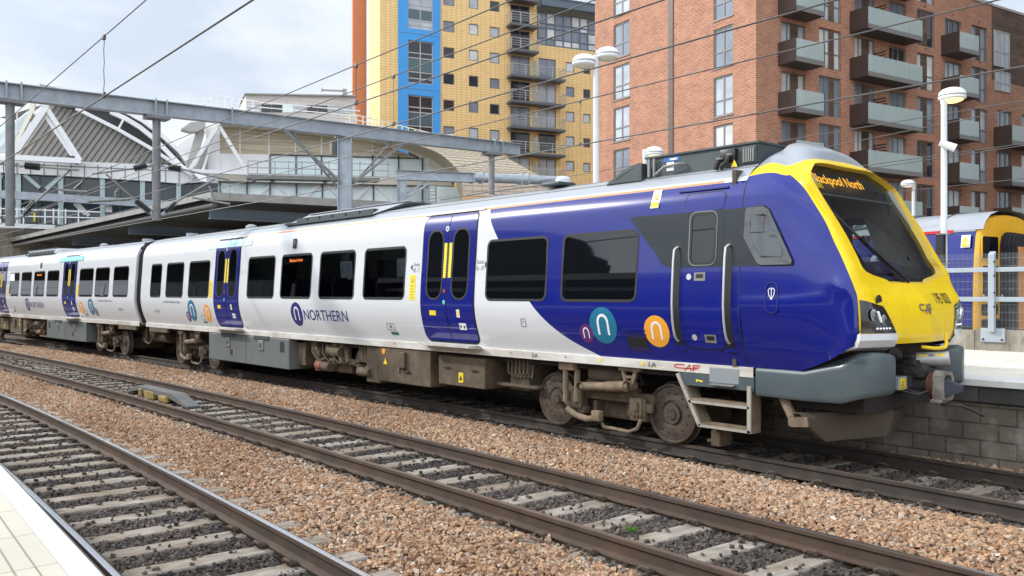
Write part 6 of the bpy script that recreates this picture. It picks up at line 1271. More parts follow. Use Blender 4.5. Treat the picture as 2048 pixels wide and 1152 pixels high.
mat('balcony glass', (.52, .62, .60), .1, spec=.6); MATS['balcony glass'].node_tree.nodes['Principled BSDF'].inputs['Alpha'].default_value = .6
coursemat('red brick', (.47, .180, .088), (.32, .105, .052), (.41, .30, .225), .34, .125, .020, 'SUM', .9, .12, .5, .4, .0)
coursemat('timber cladding', (.16, .095, .062), (.105, .062, .042), (.04, .025, .02), 3.0, .14, .012, 'XZ', .85, .3, .37, .4)
mat('parapet', (.40, .38, .36), .6); mat('downpipe', (.10, .065, .052), .5)
# --- red brick flats -----------------------------------------------------------------------
FB = Frame(1512, 52.5, 3850); p = FB.root('apartment_building', 'red brick block of flats with glass fronted balconies behind the train nose', 'building')
FLH = FB.y(1660, 58.6).z - FB.y(1660, 154).z
def floors(z, lo=3.0, hi=26): 
    k0 = math.ceil((lo - z) / FLH); return [z + k * FLH for k in range(k0, int((hi - z) / FLH) + 1)]
def xr(u0, u1, v=150): return FB.y(u0, v).x, FB.y(u1, v).x
def zr(u, v0, v1): return FB.y(u, v1).z, FB.y(u, v0).z
ztop = FB.y(1982, 11).z; xB = FB.y(1983, 60).x; xEnd = FB.y(2130, 60).x
holes = []; specs = []
colz = {'door': zr(1587, 317 - 0, 361), 'tall': zr(1660, 58.6, 138)}
tz0, tz1 = zr(1660, 58.6, 138); th = tz1 - tz0
dz1 = FB.y(1590, 46 + 0).z; dz1 = FB.y(1590, 141).z; dh = 2.25
for u0, u1, kind, v_, vs_ in ((1563, 1611, 'door', 146, (.28, .42, .72)), (1638, 1682, 'tall', 154, (.30, .5, .72)), (1709, 1750, 'door', 177, (.25, .42, .75)), (1778, 1812, 'door', 188, (.3, .6)), (1834, 1869, 'tall', 190, (.3, .62)), (1890, 1923, 'door', 203, (.3, .62)), (1943, 1975, 'tall', 210, (.35, .62)), (1995, 2024, 'door', 222, (.3, .65)), (2043, 2075, 'tall', 230, (.35, .65))):
    a0, a1 = xr(u0, u1, v_); top = FB.y((u0 + u1) / 2, {1563: 146, 1638: 58.6, 1709: 76, 1778: 95, 1834: 108, 1890: 40, 1943: 53, 1995: 222, 2043: 232}[u0]).z
    h = th if kind == 'tall' else dh
    for i, z in enumerate(floors(top, 4.0, 27)):
        z0 = z - h
        if z > ztop - .5 and a0 > xr(1870, 1871)[0]: continue
        if a0 > xB - .2 and z > FB.y(2010, 215).z: continue
        holes.append((a0, a1, z0, z)); specs.append((a0, a1, z0, z, vs_, kind, i))
b = MB(); hwall(b, 'y', 0, xB, 0, ztop, [h for h in holes if h[1] < xB], .16)
hwall(b, 'y', 0, xr(1872, 1873, 100)[0], ztop, 34, [h for h in holes if h[2] > ztop and h[1] < xr(1870, 1871)[0]], .16)
zc_ = FB.y(2010, 165).z
hwall(b, 'y', xB, xEnd, 0, zc_, [h for h in holes if h[0] > xB], .16)
# left face: two window columns
lh = []; ls = []
def yr(u0, u1, v=150): return FB.x(u1, v).y, FB.x(u0, v).y
cL = {1: yr(1227, 1259, 80), 2: yr(1427, 1466, 100)}; LFH = FB.x(1242, 44).z - FB.x(1242, 128.5).z
for c_, ut, vt, hv in ((1, 1259, 38, 107), (2, 1465, 47, 128)):
    z1 = FB.x(ut, vt).z; z0 = FB.x(ut, hv).z
    for k in range(-6, 3):
        lh.append((*cL[c_], z0 + k * FLH, z1 + k * FLH)); ls.append((c_, k))
yb = FB.x(1190, 200).y; hwall(b, 'x', 0, yb, 0, 34, [h for h in lh if h[2] > 0], .14)
b.box((0.02, yb - .5, 0), (.5, yb, 34)); b.add([(0, yb, 0), (20, yb, 0), (20, yb, 34), (0, yb, 34)], [(0, 1, 2, 3)])
b.build('wall', 'red brick', p)
b = MB(); zt_ = FB.y(1990, 14).z; hwall(b, 'y', xB + .002, xEnd + 30, zc_, zt_, [], .1); b.add([(xEnd, .01, 0), (xEnd + 30, .01, 0), (xEnd + 30, .01, zc_), (xEnd, .01, zc_)], [(0, 1, 2, 3)]); b.build('timber_wall', 'timber cladding', p)
b = MB(); b.box((-.05, -.06, ztop) if False else (xr(1872, 1873, 100)[0], -.07, ztop), (xB + .05, .5, ztop + .22)); b.box((xB + .05, -.05, zt_), (xEnd + 30, .5, zt_ + .18)); b.build('parapet', 'parapet', p)
random.seed(11)
for (a0, a1, z0, z1), (c_, k) in zip(lh, ls):
    if z0 < 2 or z0 > 24: continue
    winpart(p, 'x', a0, a1, z0, z1, .12, (.5,), (.40,), 'frame grey', random.choice(['pane sky', 'pane pale', 'pane curtain', 'pane sky']), .10, True)
for a0, a1, z0, z1, vs_, kind, i in specs:
    if z0 > 24: continue
    winpart(p, 'y', a0, a1, z0, z1, .15, vs_, (.40,) if kind == 'tall' else (), 'frame grey', random.choice(['pane pale', 'pane sky', 'pane dark', 'pane sky', 'pane curtain']), .085)
    if len(vs_) > 2 or kind == 'tall':
        t0, t1 = (vs_[1], vs_[2]) if len(vs_) > 2 else (vs_[0], vs_[1]); b = MB(); b.box((a0 + (a1 - a0) * t0, .085, z0 + .05), (a0 + (a1 - a0) * t1, .11, z1 - .05)); b.build('timber_panel', 'timber cladding', p)
b = MB(); y0_, y1_ = yr(1338, 1347, 150); b.box((-.07, y0_, 0), (.1, y1_, 34)); b.build('downpipe', 'downpipe', p)
# balconies
def balcony(uL, uR, vtop, vbot, nglass, lo, hi, trellis=None):
    D = 1.35
    fl = FB.y(uL, vtop, -D); x0 = fl.x; z1 = fl.z; z0 = FB.y(uL, vbot, -D).z; x1 = FB.y(uR, vtop, -D).x; hz = z1 - z0
    for z in floors(z0, lo, hi):
        b = MB(); b.box((x0, -D, z), (x1, 0, z + .24)); ba = b.build('balcony', 'balcony floor', p)
        for xs_ in ((x0 - .05, x0 - .002), (x1 + .002, x1 + .06)): b = MB(); b.box((xs_[0], -D - .02, z + .003), (xs_[1], .0, z + hz)); b.build('side_panel', 'balcony brown', ba)
        b = MB(); b.box((x0, -D - .03, z - .004), (x1, -D - .003, z + .29)); b.build('edge_plate', 'frame brown' if False else 'frame grey', ba)
        for k in range(nglass):
            g0, g1 = x0 + (x1 - x0) * k / nglass, x0 + (x1 - x0) * (k + 1) / nglass; b = MB(); b.box((g0 + .012, -D - .014, z + .26), (g1 - .012, -D, z + hz - .01)); b.build('glass_panel', 'balcony glass', ba)
        if trellis:
            xt = x0 + (x1 - x0) * trellis; b = MB()
            for q_ in range(9): b.bar((xt, -.05, z + .4 + .2 * q_), (xt, -.95, z + .4 + .2 * q_), .03, .09)
            b.bar((xt, -.05, z + .24), (xt, -.05, z + 2.1), .05, .05); b.bar((xt, -.95, z + .24), (xt, -.95, z + 1.6), .05, .05); b.build('privacy_screen', 'balcony brown', ba)
balcony(1592, 1648, 75, 121, 1, 2, 24); balcony(1736, 1845, 12, 55, 4, 2, 26, .42); balcony(1919, 1958, 62, 102, 1, 2, FB.y(1919, 55, -1.35).z); balcony(2024, 2090, 249, 288, 1, 2, FB.y(2024, 240, -1.35).z)
for u0, u1, v0, v1 in ((1987, 2018, 62, 131), (1989, 2019, 141, 180)):
    a = FB.y(u0, v1); c = FB.y(u1, v0 + 6); winpart(p, 'y', a.x, c.x, a.z, c.z, -.02, (.25, .42, .7), (.42,), 'frame light', 'pane pale', .085)
b = MB()
for k, (u, v) in enumerate(((1850, 13), (1906, 29), (1958, 44), (1851, 98), (1959, 124), (1960, 205))): q_ = FB.y(u, v); b.box((q_.x - .08, -.03, q_.z - .06), (q_.x + .08, -.001, q_.z + .06))
b.build('wall_vent', 'frame brown', p)
# --- yellow tower ---------------------------------------------------------------------------
coursemat('yellow tile', (.80, .545, .23), (.83, .58, .26), (.50, .31, .10), .60, .29, .020, 'SUM', .5, .05, 0.0, .1)
mat('blue panel', (.045, .30, .68), .5, var=.05, vs=.4); mat('orange wall', (.58, .21, .09), .8, var=.06, vs=.5); mat('white strip', (.75, .75, .73), .6)
mat('rail steel', (.12, .13, .14), .5, metal=.2); mat('slate cladding', (.10, .14, .17), .5)
FT = Frame(760, 96, 4928); p = FT.root('tower_block', 'yellow tiled tower with a blue window column, orange end and dark railed balconies', 'building')
X = lambda u, v=150, y=0: FT.y(u, v, y).x; Z = lambda u, v, y=0: FT.y(u, v, y).z
TF = Z(887, 40.6) - Z(887, 93.3)
holes = []; wins = []
for u0, u1, v0, v1, k0, k1 in ((886.5, 909, 40.5, 62.5, -6, 2), (937.5, 957, 46.5, 68.5, -6, 2), (979.5, 999, 52.8, 73.5, -6, 2), (1131.5, 1149, 123.5, 143.5, -4, 0), (1166.5, 1181, 178, 196.5, -3, 1)):
    for k in range(k0, k1 + 1): h = (X(u0, v0), X(u1, v0), Z(u0, v1) + k * TF, Z(u0, v0) + k * TF); holes.append(h); wins.append(h)
doors = []
for k in range(-6, 2):
    h = (X(1021, 170), X(1062, 170), Z(1030, 63 + 0) + (k) * TF - .02, Z(1030, 63) + 2.45 + k * TF) if False else None
zd = Z(1022, 7.5) ; zdb = zd - 2.35
for k in range(-7, 2):
    h = (X(1021, 60), X(1060, 60), zdb + k * TF, zd + k * TF); holes.append(h); doors.append(h)
zd2 = Z(1078, 115.5)
for k in range(-5, 1):
    h = (X(1077, 130), X(1112, 130), zd2 - 2.3 + k * TF, zd2 + k * TF); holes.append(h); doors.append(h)
xP = X(1074, 60); zP = Z(1130, 96)
blue0, blue1 = X(796, 100), X(880, 100)
b = MB(); hwall(b, 'y', 0, xP, 0, 60, [h for h in holes if h[1] < xP and not (h[1] > blue0 and h[0] < blue1)] + [(blue0, blue1, 0.01, 59.9)], .15)
hwall(b, 'y', xP, X(1240, 150), 0, zP, [h for h in holes if h[0] > xP], .15)
ys = FT.x(738, 150, 0).y; hwall(b, 'x', 0, ys, 0, 60, [], .1); b.add([(xP, 0, zP), (X(1240), 0, zP), (X(1240), 20, zP), (xP, 20, zP)], [(0, 1, 2, 3)]); b.add([(xP, .0, zP), (xP, 14, zP), (xP, 14, 60), (xP, 0, 60)], [(0, 1, 2, 3)])
b.build('wall', 'yellow tile', p)
random.seed(4)
for h in wins: winpart(p, 'y', *h, .12, (), (), 'frame grey', random.choice(['pane sky', 'pane dark', 'pane pale', 'pane dark', 'pane curtain']), .10)
for h in doors: winpart(p, 'y', *h, .14, (.5,), (), 'frame grey', random.choice(['pane sky', 'pane sky', 'pane dark', 'pane pale']), .08)
b = MB(); bh = []; zw = lambda v: Z(840, v); bx0, bx1 = X(815, 100), X(866, 100)
for v0, v1 in ((-90, -20), (-8, 60), (83, 168), (192, 275), (298, 380)): bh.append((bx0, bx1, zw(v1), zw(v0)))
b2 = MB(); hwall(b2, 'y', blue0, blue1, 0, 60, bh, .3)
b.add([(v[0], v[1] - .18, v[2]) for v in b2.v], b2.f); 
for a in (blue0, blue1): b.add([(a, -.18, 0), (a, .1, 0), (a, .1, 60), (a, -.18, 60)], [(0, 1, 2, 3)])
for v in (70, 180, 288): z_ = zw(v); b.box((blue0 + .02, -.19, z_ - .03), (blue1 - .02, -.182, z_ + .03), 1)
b.build('blue_panel', ['blue panel', 'slate cladding'], p)
mat('spandrel', (.07, .12, .14), .15, spec=.6)
for h in bh:
    w = winpart(p, 'y', *h, .06, (.5,), (.12, .27, .60, .72), 'frame light', 'pane dark' if h[2] < zw(62) else 'pane pale', .12)
    b = MB(); zz_ = h[2] + (h[3] - h[2]) * .30; b.box((h[0] + .1, .045, zz_), (h[1] - .1, .058, zz_ + (h[3] - h[2]) * .28)); b.build('spandrel', 'spandrel', w)
b = MB(); yo = ys + .0; xa = FT.y(706, 150, yo + 3).x; xb = FT.y(733, 150, yo + 3).x; b.box((xa, yo + 3, 0), (xb, yo + 3.6, 60)); b.build('orange_wall', 'orange wall', p)
b = MB(); b.box((xb - .2, yo + 1.5, 0), (.3, yo + 2.0, 60)); b.build('white_strip', 'white strip', p)
b = MB()
for k in range(14): z_ = 12 + k * TF; b.bar((xb + .3, yo + 1.45, z_), (xb + .3, yo + .7, z_), .05, .3); b.bar((xb + .3, yo + .7, z_), (xb + .3, yo + .7, z_ + .6), .05, .05)
b.build('strip_fitting', 'frame light', p)
def tbalc(uL, uR, vtop, vbot, vu, ks):
    D = 1.5; x0 = FT.y(uL, vtop, -D).x; x1 = FT.y(uR, vtop, -D).x; z1 = FT.y(vu, vtop, -D).z; z0 = FT.y(vu, vbot, -D).z; H_ = z1 - z0
    for k in ks:
        z = z0 + k * TF; b = MB(); b.box((x0, -D, z), (x1, 0, z + .12)); b.box((x0 - .03, -D - .03, z + .06), (x1 + .03, -D + .02, z + .30)); b.box((x0 - .03, -D, z + .06), (x0 + .02, 0, z + .30)); ba = b.build('balcony', 'rail steel', p)
        b = MB(); n_ = max(3, int((x1 - x0) / 1.5)); zt_ = z + H_
        for i in range(n_ + 1): x_ = x0 + (x1 - x0) * i / n_; b.box((x_ - .035, -D - .035, z + .3), (x_ + .035, -D + .035, zt_))
        for f in (.45, .62, .80): b.bar((x0, -D, z + H_ * f), (x1, -D, z + H_ * f), .03, .035); b.bar((x0, -D, z + H_ * f), (x0, 0, z + H_ * f), .03, .035); b.bar((x1, -D, z + H_ * f), (x1, 0, z + H_ * f), .03, .035)
        b.bar((x0, -D, zt_), (x1, -D, zt_), .09, .07); b.bar((x0, -D, zt_), (x0, 0, zt_), .07, .06); b.bar((x1, -D, zt_), (x1, 0, zt_), .07, .06)
        b.build('railing', 'frame light', ba)
        if x1 - x0 > 5: b = MB(); xm = X(1066, 130); b.box((xm - .03, -1.1, z + .15), (xm + .03, -.02, z + 2.3)); b.build('glass_screen', 'balcony glass', ba)
        q_ = (X(1017, 9) , zd + k * TF - .0)
tbalc(1023, 1078, 22, 49, 1024, (-1, 0, 1)); tbalc(1024, 1131, 126, 152, 1024, range(-4, 1))
b = MB()
for k in range(-6, 2): z_ = Z(1017, 8) + k * TF; x_ = X(1017, 8); b.lathe((x_, 0, z_), (0, -1, 0), [(0, .14), (.1, .13), (.13, 0)], 14)
b.build('wall_light', 'frame light', p)
x0, x1 = X(1076, 60), X(1192, 60); za, zb = Z(1130, 95), Z(1130, 31); b = MB(); b.box((x0, .05, za), (x1, .10, zb)); pw = b.build('penthouse_glazing', 'pane sky', p)
b = MB()
for k in range(8): x_ = x0 + (x1 - x0) * k / 7; b.box((x_ - .07, -.03, za), (x_ + .07, .05, zb))
for f in (0, .2, .52, .66, 1): z_ = za + (zb - za) * f; b.box((x0, -.02, z_ - .06), (x1, .048, z_ + .06))
b.build('mullion', 'slate cladding', pw); b = MB()
for i, j in ((1, 1), (4, 3), (5, 3), (1, 3), (5, 2), (6, 1), (2, 0), (3, 0), (6, 0), (4, 0)):
    fz = (0, .2, .52, .66, 1); b.box((x0 + (x1 - x0) * i / 7 + .1, .03, za + (zb - za) * fz[j] + .1), (x0 + (x1 - x0) * (i + 1) / 7 - .1, .046, za + (zb - za) * fz[j + 1] - .1))
b.build('white_pane', 'pane blind', pw)
b = MB(); zs_ = FT.y(1130, 16, -1.6).z; b.box((x0 - .2, -1.6, zs_), (x1 + .6, 14, zs_ + .9)); b.box((x0 - .2, -1.7, zs_ + .9), (x1 + .7, 14, zs_ + 1.05)); b.build('penthouse_roof', 'slate cladding', p)
b = MB()
for k in range(14): x_ = x0 + (x1 - x0) * k / 13; b.bar((x_, -.6, zs_ + 1.0), (x_, -.6, zs_ + 2.2), .05, .05)
for f in (1.4, 1.8, 2.2): b.bar((x0, -.6, zs_ + f), (x1, -.6, zs_ + f), .04, .05)
b.build('roof_railing', 'frame light', p)

t = thing('apartment_building', 'unseen dark building added out of the frame to darken the windscreen reflection', 'building', (10, 66, 0)); b = MB(); b.box((-14, 62, 0), (45, 76, 44))  # dark block added out of view for the windscreen to reflect
bb = b.build('wall', mat('reflection dark', (.085, .07, .062), .9).name, t); b = MB()
for k in range(9):
    for i in range(11): b.box((-11 + i * 5, 61.9, 4 + k * 4.4), (-8.6 + i * 5, 61.99, 6.4 + k * 4.4))
w_ = b.build('reflected_window_grid', 'pane dark', bb); w_['kind'] = 'stuff'
# --- station building ------------------------------------------------------------------------
FS = Frame(300, 60, 5200); p = FS.root('station_building', 'white and glass station hall with a curved roof and white triangular trusses, behind the gantry', 'building')
mat('station white', (.80, .80, .79), .5, var=.04, vs=.5, dirt=(.5, .49, .46), ds=.8, da=.3); mat('truss white', (.84, .84, .84), .4)
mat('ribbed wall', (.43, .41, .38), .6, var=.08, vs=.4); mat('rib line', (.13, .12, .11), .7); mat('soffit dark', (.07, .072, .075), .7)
mat('dark glazing', (.035, .05, .055), .06, spec=.6, var=.5, vs=.35); mat('pale glazing', (.70, .83, .86), .06, spec=.6, var=.25, vs=.3); mat('pale column', (.42, .52, .52), .5); mat('station cream', (.74, .70, .58), .6); mat('cream metal', (.74, .68, .53), .45, metal=.1, var=.06, vs=.6); mat('cream line', (.52, .47, .36), .6)  # pale glazing: reflected sky put into the base colour
m = mat('tan slats', (.52, .45, .33), .7, var=.35, vs=3.0, stretch=(.08, 1, 2.2)); mat('mullion dark', (.05, .065, .075), .5)
def P(nm, mt, items, parent=None):
    b = MB()
    for it in items:
        if it[0] == 'p': FS.poly(b, it[1], it[2], it[3])
        else: FS.line(b, it[1], it[2], it[3], it[4], 0, it[5] if len(it) > 5 else .3)
    return b.build(nm, mt, parent or p)
p_ = lambda pts, y0, th=.3: ('p', pts, y0, th)
l_ = lambda a, c, y0, w, d=.2: ('l', a, c, y0, w, d)
dg = P('dark_glazing', 'dark glazing', [p_([(-60, 335), (400, 362), (440, 368), (440, 430), (-60, 480)], 0, .2)])
P('glazing_column', 'pale column', [l_((u, 345), (u, 450), -.25, 8, .3) for u in (-2, 37, 122, 205, 285, 357)], dg)
P('glazing_brace', 'pale column', [l_((48, 349), (80, 376), -.2, 6), (l_((122, 352), (92, 378), -.2, 6)), l_((-5, 370), (5, 350), -.2, 4), l_((165, 362), (147, 378), -.2, 2.5)], dg)
P('mullion', 'mullion dark', [l_((u, 345), (u, 450), -.03, 1.6, .1) for u in (20, 80, 160, 240, 320, 385)], dg)
P('wide_beam', 'galvanised', [l_((-60, 385), (400, 414), -2.5, 13, .5)])
P('walkway_deck', 'station white', [p_([(-60, 444), (110, 450), (110, 459), (-60, 452)], -3.0, 1.5)])
P('lower_wall', 'concrete', [p_([(-60, 456), (120, 462), (90, 520), (-60, 520)], -1.0, .5)])
P('walkway_railing', 'truss white', [l_((-60, 415), (200, 424), -3, 2.0, .06), l_((-60, 430), (200, 436), -3, 2.0, .06)] + [l_((u, 414 + u * .03), (u, 448), -3, 2.2, .06) for u in (1, 15, 34, 47, 90, 107, 117, 131, 157)])
P('walkway_bracing', 'truss white', [l_((152, 403), (178, 432), -1.8, 6), l_((148, 408), (170, 430), -1.8, 3)])
P('hi_vis_panel', 'sticker yellow', [p_([(67, 426), (71, 426), (71, 443), (67, 443)], -.4, .1)], dg)
P('notice_board', 'station white', [p_([(211, 408), (224, 409), (224, 425), (211, 424)], -2.2, .1)])
fa = P('white_fascia', 'station white', [p_([(-60, 312), (25, 316), (162, 323), (371, 332), (392, 352), (404, 364), (361, 367), (312, 363), (137, 352), (0, 345), (-60, 341)], -.5, .5)])
P('panel_joint', 'mullion dark', [l_((u, 324 + u * .03), (u, 347 + u * .052), -.52, .9, .05) for u in range(-20, 380, 27)] + [l_((-60, 323), (370, 343), -.52, .8, .05)], fa)
top = [(-10, 300), (84, 206), (180, 218), (246, 240), (300, 278), (345, 322), (368, 334)]
P('ribbed_wall', 'ribbed wall', [p_([(20, 318)] + top[1:] + [(162, 323)], 1.0, .3)])
ribs = []
tu = [q[0] for q in top]; tv = [q[1] for q in top]
for u0 in range(36, 372, 13):
    v0 = 318 + (u0 - 36) * .045; q_ = (u0, v0)
    for k in range(1, 140):
        u, v = u0 + k * .72, v0 - k * 1.0
        if v <= np.interp(u, tu, tv) + 1: break
        q_ = (u, v)
    if v0 - q_[1] > 3: ribs.append(l_((u0, v0), q_, .95, 1.1, .08))
P('wall_rib', 'rib line', ribs)
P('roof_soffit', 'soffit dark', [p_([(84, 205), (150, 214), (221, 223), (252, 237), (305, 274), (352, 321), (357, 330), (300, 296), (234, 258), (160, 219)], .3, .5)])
ru = [(221, 224), (252, 238), (280, 255), (305, 275), (330, 299), (352, 322), (372, 343), (387, 356)]
P('roof_arch', 'truss white', [l_(a, c, -.6, 8, .4) for a, c in zip(ru[:-1], ru[1:])])
ro = [(130, 196), (180, 203), (230, 214), (262, 229), (287, 243), (312, 262), (338, 284), (360, 304), (374, 324)]
P('roof_edge', 'truss white', [l_(a, c, -.2, 7, .5) for a, c in zip(ro[:-1], ro[1:])])
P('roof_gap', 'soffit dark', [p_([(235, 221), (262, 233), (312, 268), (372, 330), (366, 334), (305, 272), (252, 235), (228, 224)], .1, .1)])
b = MB(); f0 = [FS.y(u, v, -.3) for u, v in ro]; f1 = [FS.y(u, v, -.3) + Vector((-6, 16, 1.2)) for u, v in ro]; b.grid([f0, f1]); b.build('curved_roof', 'station white', p)
P('roof_blade', 'ribbed wall', [p_([(78, 167), (150, 184), (140, 188), (84, 174)], -.5, .6)]); P('roof_crest', 'station white', [p_([(90, 172), (120, 172), (172, 186), (150, 190)], -.1, .6)])
P('truss', 'truss white', [l_((93, 214), (26, 312), -1.4, 10, .5), l_((92, 214), (161, 322), -1.4, 8, .4), l_((87, 226), (147, 315), -1.2, 6, .4), l_((22, 315), (163, 323), -1.4, 9, .5), l_((84, 213), (98, 213), -1.4, 8, .5), l_((68, 228), (88, 214), -1.4, 5, .3)])
P('roof_tie', 'truss white', [l_((152, 217), (234, 258), -.9, 6, .3), l_((234, 258), (300, 296), -.9, 6, .3), l_((300, 296), (385, 350), -.9, 6, .3), l_((247, 239), (236, 259), -.9, 3.5, .2)])
P('truss_foot', 'mullion dark', [l_((138, 315), (148, 315), -1.5, 5), l_((148, 326), (156, 327), -1.5, 4)])
P('slanted_cheek', 'station cream', [p_([(60, 208), (70, 207), (70, 217), (29, 300), (24, 296), (58, 222)], -.6, .5)])
P('side_glazing', 'pale glazing', [p_([(-60, 262), (30, 242), (58, 220), (27, 300), (-60, 320)], 3.0, .2)]); P('side_mullion', 'truss white', [l_((-40, 300), (58, 225), 2.8, 2, .1), l_((-20, 310), (50, 252), 2.8, 2, .1), l_((34, 225), (34, 290), 2.8, 1.5, .1), l_((-10, 312), (22, 322), -1, 8), l_((-10, 350), (30, 322), 2.7, 6)])
# right wing
P('end_canopy', 'ribbed wall', [p_([(362, 258), (382, 244), (411, 243), (411, 250), (398, 262), (380, 263)], -1.2, 1.0)]); P('end_cheek', 'ribbed wall', [p_([(392, 262), (408, 258), (410, 264), (388, 342), (370, 342)], -.3, .3), p_([(413, 285), (416, 344), (386, 344)], -.28, .3)])
P('end_wall', 'truss white', [p_([(408, 246), (440, 248), (440, 366), (414, 366), (412, 345), (414, 290)], -.1, .3), p_([(345, 300), (395, 262), (372, 340), (360, 320)], 1.5, .3)])
P('truss', 'truss white', [l_((436, 250), (378, 342), -1.0, 7, .4), l_((437, 250), (492, 342), -1.0, 6, .4), l_((430, 262), (405, 342), -.8, 4, .3), l_((380, 342), (500, 347), -1.0, 7, .4)])
tan = P('tan_cladding', 'tan slats', [p_([(440, 250), (490, 250), (690, 273), (770, 290), (840, 318), (440, 307)], 0, .3)])
P('cladding_joint', 'station white', [l_((u, 250 + max(0, u - 480) * .11), (u, 312), -.03, 2.2, .08) for u in (480, 538, 591, 643, 697, 745)], tan)
P('white_panel', 'truss white', [p_([(440, 307), (540, 309), (540, 347), (440, 345)], -.02, .3)])
P('curved_eaves', 'station cream', [p_([(440, 226), (560, 230), (650, 243), (760, 264), (830, 283), (880, 312), (905, 345), (893, 345), (860, 312), (820, 293), (760, 282), (690, 270), (480, 248), (440, 248)], -1.5, 1.6)])
ug = P('upper_glazing', 'pale glazing', [p_([(540, 309), (840, 317), (888, 342), (896, 358), (540, 347)], -.02, .2)])
P('mullion', 'mullion dark', [l_((u, 310), (u, 355), -.1, 2, .12) for u in (540, 592, 643, 694, 745, 797, 845)] + [l_((540, 309), (840, 317), -.1, 2, .12)], ug)
P('cream_band', 'station cream', [p_([(436, 346), (900, 357), (906, 373), (436, 364)], -.3, .3)])
lg = P('lower_glazing', 'pale glazing', [p_([(436, 364), (906, 374), (930, 425), (436, 425)], 0, .2)])
P('mullion', 'mullion dark', [l_((u, 364), (u, 425), -.1, 2, .12) for u in (440, 494, 540, 593, 645, 698, 747, 797, 845, 895)] + [l_((436, 363), (906, 373), -.32, 2, .06)], lg)
P('glazing_brace', 'truss white', [l_((445, 366), (488, 405), -.05, 5, .08), l_((546, 366), (505, 405), -.05, 4, .08), l_((552, 366), (590, 405), -.05, 5, .08), l_((640, 368), (600, 405), -.05, 5, .08), l_((650, 368), (690, 405), -.05, 4, .08), l_((742, 370), (705, 405), -.05, 5, .08), l_((750, 370), (790, 408), -.05, 5, .08)], lg)
P('service_deck', 'dull steel', [p_([(496, 349), (760, 356), (760, 362), (496, 357)], -3.0, 1.2), l_((500, 357), (512, 362), -2.5, 6), l_((545, 355), (545, 364), -2.5, 8), l_((650, 358), (650, 366), -2.5, 8)])
P('deck_railing', 'fence grey', [l_((496, v0), (780, v0 + 7), -3.0, 1.8, .06) for v0 in (322, 335, 347)] + [l_((u, 322), (u, 352), -3.0, 1.8, .06) for u in (496, 515, 550, 577, 604, 631, 658, 720, 748, 776)])
# arched cream roof at the right end
fr_ = [(775, 276), (800, 281), (844, 293), (880, 308), (908, 332), (922, 352), (927, 392)]; bk_ = [(905, 268), (940, 284), (986, 305), (1022, 321), (1060, 342), (1086, 358), (1105, 395)]
def smooth(pts, n=4): return [tuple(q) for q in cat([(*q, 0) for q in pts], n)]
A_ = [FS.y(q[0], q[1], -5) for q in smooth(fr_)]; B_ = [FS.y(q[0], q[1], 9) for q in smooth(bk_)]
b = MB(); b.grid([[a.lerp(c, t) for a, c in zip(A_, B_)] for t in np.linspace(0, 1, 10)]); ar = b.build('arched_roof', 'cream metal', p)
b = MB()
for i in range(1, len(A_)): b.tube([A_[i] + Vector((0, 0, .02)), B_[i] + Vector((0, 0, .02))], .035, 4)
for t in np.linspace(.0, 1, 12): b.tube([a.lerp(c, t) + Vector((0, 0, .01)) for a, c in zip(A_, B_)], .03, 4)
b.build('roof_seam', 'cream line', ar)
und = [(760, 280), (799, 293), (838, 307), (877, 327), (899, 343), (912, 366), (918, 392)]; Cc = [FS.y(q[0], q[1], -2.0) for q in smooth(und)]
b = MB(); b.grid([A_, Cc]); b.build('arch_soffit', [mat('soffit cream', (.55, .49, .36), .7).name], p)
P('end_window', 'pale glazing', [p_([(858, 372), (912, 374), (925, 400), (858, 420)], -2.2, .1)]); P('end_ladder', 'fence grey', [l_((858, 372), (858, 420), -3.2, 2), l_((872, 372), (872, 420), -3.2, 2)] + [l_((858, v), (872, v), -3.2, 1.5) for v in range(376, 420, 7)])
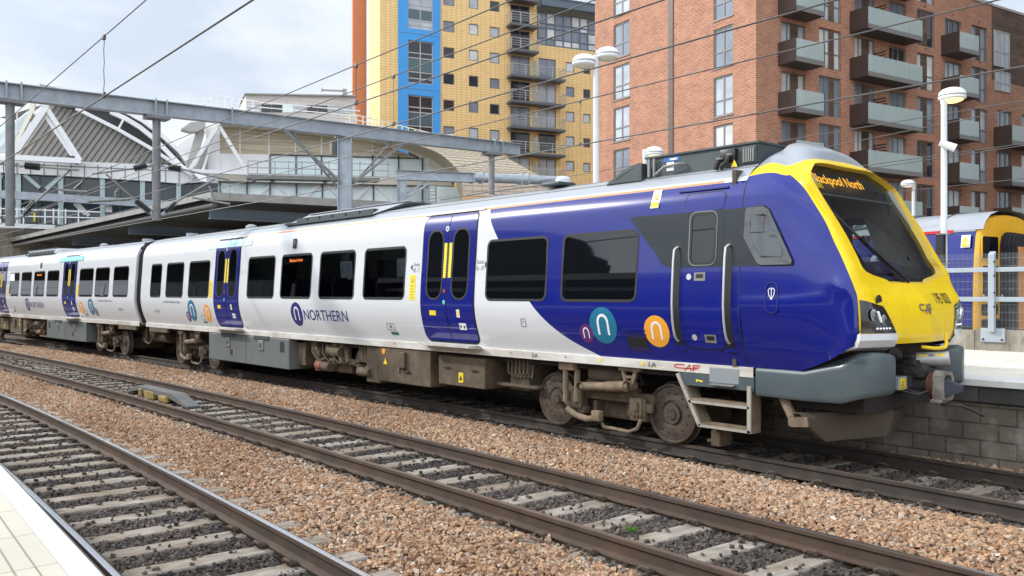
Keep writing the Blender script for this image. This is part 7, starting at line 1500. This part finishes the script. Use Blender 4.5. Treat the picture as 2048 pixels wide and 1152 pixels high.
P('roof_railing', 'station cream', [l_((700 + 13 * k, 226 + 3.2 * k), (700 + 13 * k, 252 + 3.0 * k), -1.0, 1.8, .06) for k in range(14)] + [l_((690, 224 + d), (885, 272 + d), -1.0, 1.8, .06) for d in (0, 10, 19)])
P('roof_railing', 'truss white', [l_((380 + 14 * k, (206 if k < 2 else 192) + k * 1.2), (380 + 14 * k, 222 + k * 1.2), 2.0, 1.6, .06) for k in range(10)] + [l_((375, 214), (384, 200), 2, 1.6, .06), l_((384, 200), (414, 202), 2, 1.6, .06), l_((408, 214), (422, 190), 2, 1.6, .06), l_((422, 190), (520, 204), 2, 1.8, .06), l_((414, 201), (520, 214), 2, 1.6, .06), l_((384, 208), (520, 222), 2, 1.6, .06), l_((515, 204), (720, 222), 2, 1.6, .06), l_((515, 214), (720, 232), 2, 1.6, .06)])
# --- white office block behind the station roof
FO = Frame(600, 82, 5200); p = FO.root('office_block', 'low white office block above the curved station roof, left of the tower', 'building')
coursemat('pale cladding', (.60, .56, .53), (.64, .60, .57), (.48, .44, .41), 2.4, .45, .03, 'XZ', .7, .05)
b = MB(); FO.poly(b, [(491, 188), (711, 192), (711, 290), (491, 290)], 0, 12); b.build('wall', 'pale cladding', p)
b = MB(); FO.poly(b, [(489, 185.5), (713, 190), (713, 192.5), (489, 188)], -.3, 12.6); b.build('roof_edge', 'frame light', p)
for u0, u1, mt in ((495, 520, 'pane pale'), (523, 543, 'pane dark'), (544, 564, 'pane dark'), (566, 586, 'pale glazing'), (590, 612, 'pane pale'), (614, 634, 'pane dark'), (635, 655, 'pane dark'), (657, 680, 'pane pale'), (682, 704, 'pane pale')):
    b = MB(); FO.poly(b, [(u0, 208 + (u0 - 490) * .02), (u1, 208 + (u1 - 490) * .02), (u1, 223 + (u1 - 490) * .02), (u0, 223 + (u0 - 490) * .02)], -.06, .05); b.build('window', mt, p)
b = MB(); FO.line(b, (642, 180), (690, 182), -.5, 2.5); FO.line(b, (689, 178), (689, 192), -.5, 8); FO.line(b, (644, 176), (644, 184), -.5, 1.5); b.build('roof_camera_arm', 'frame light', p)
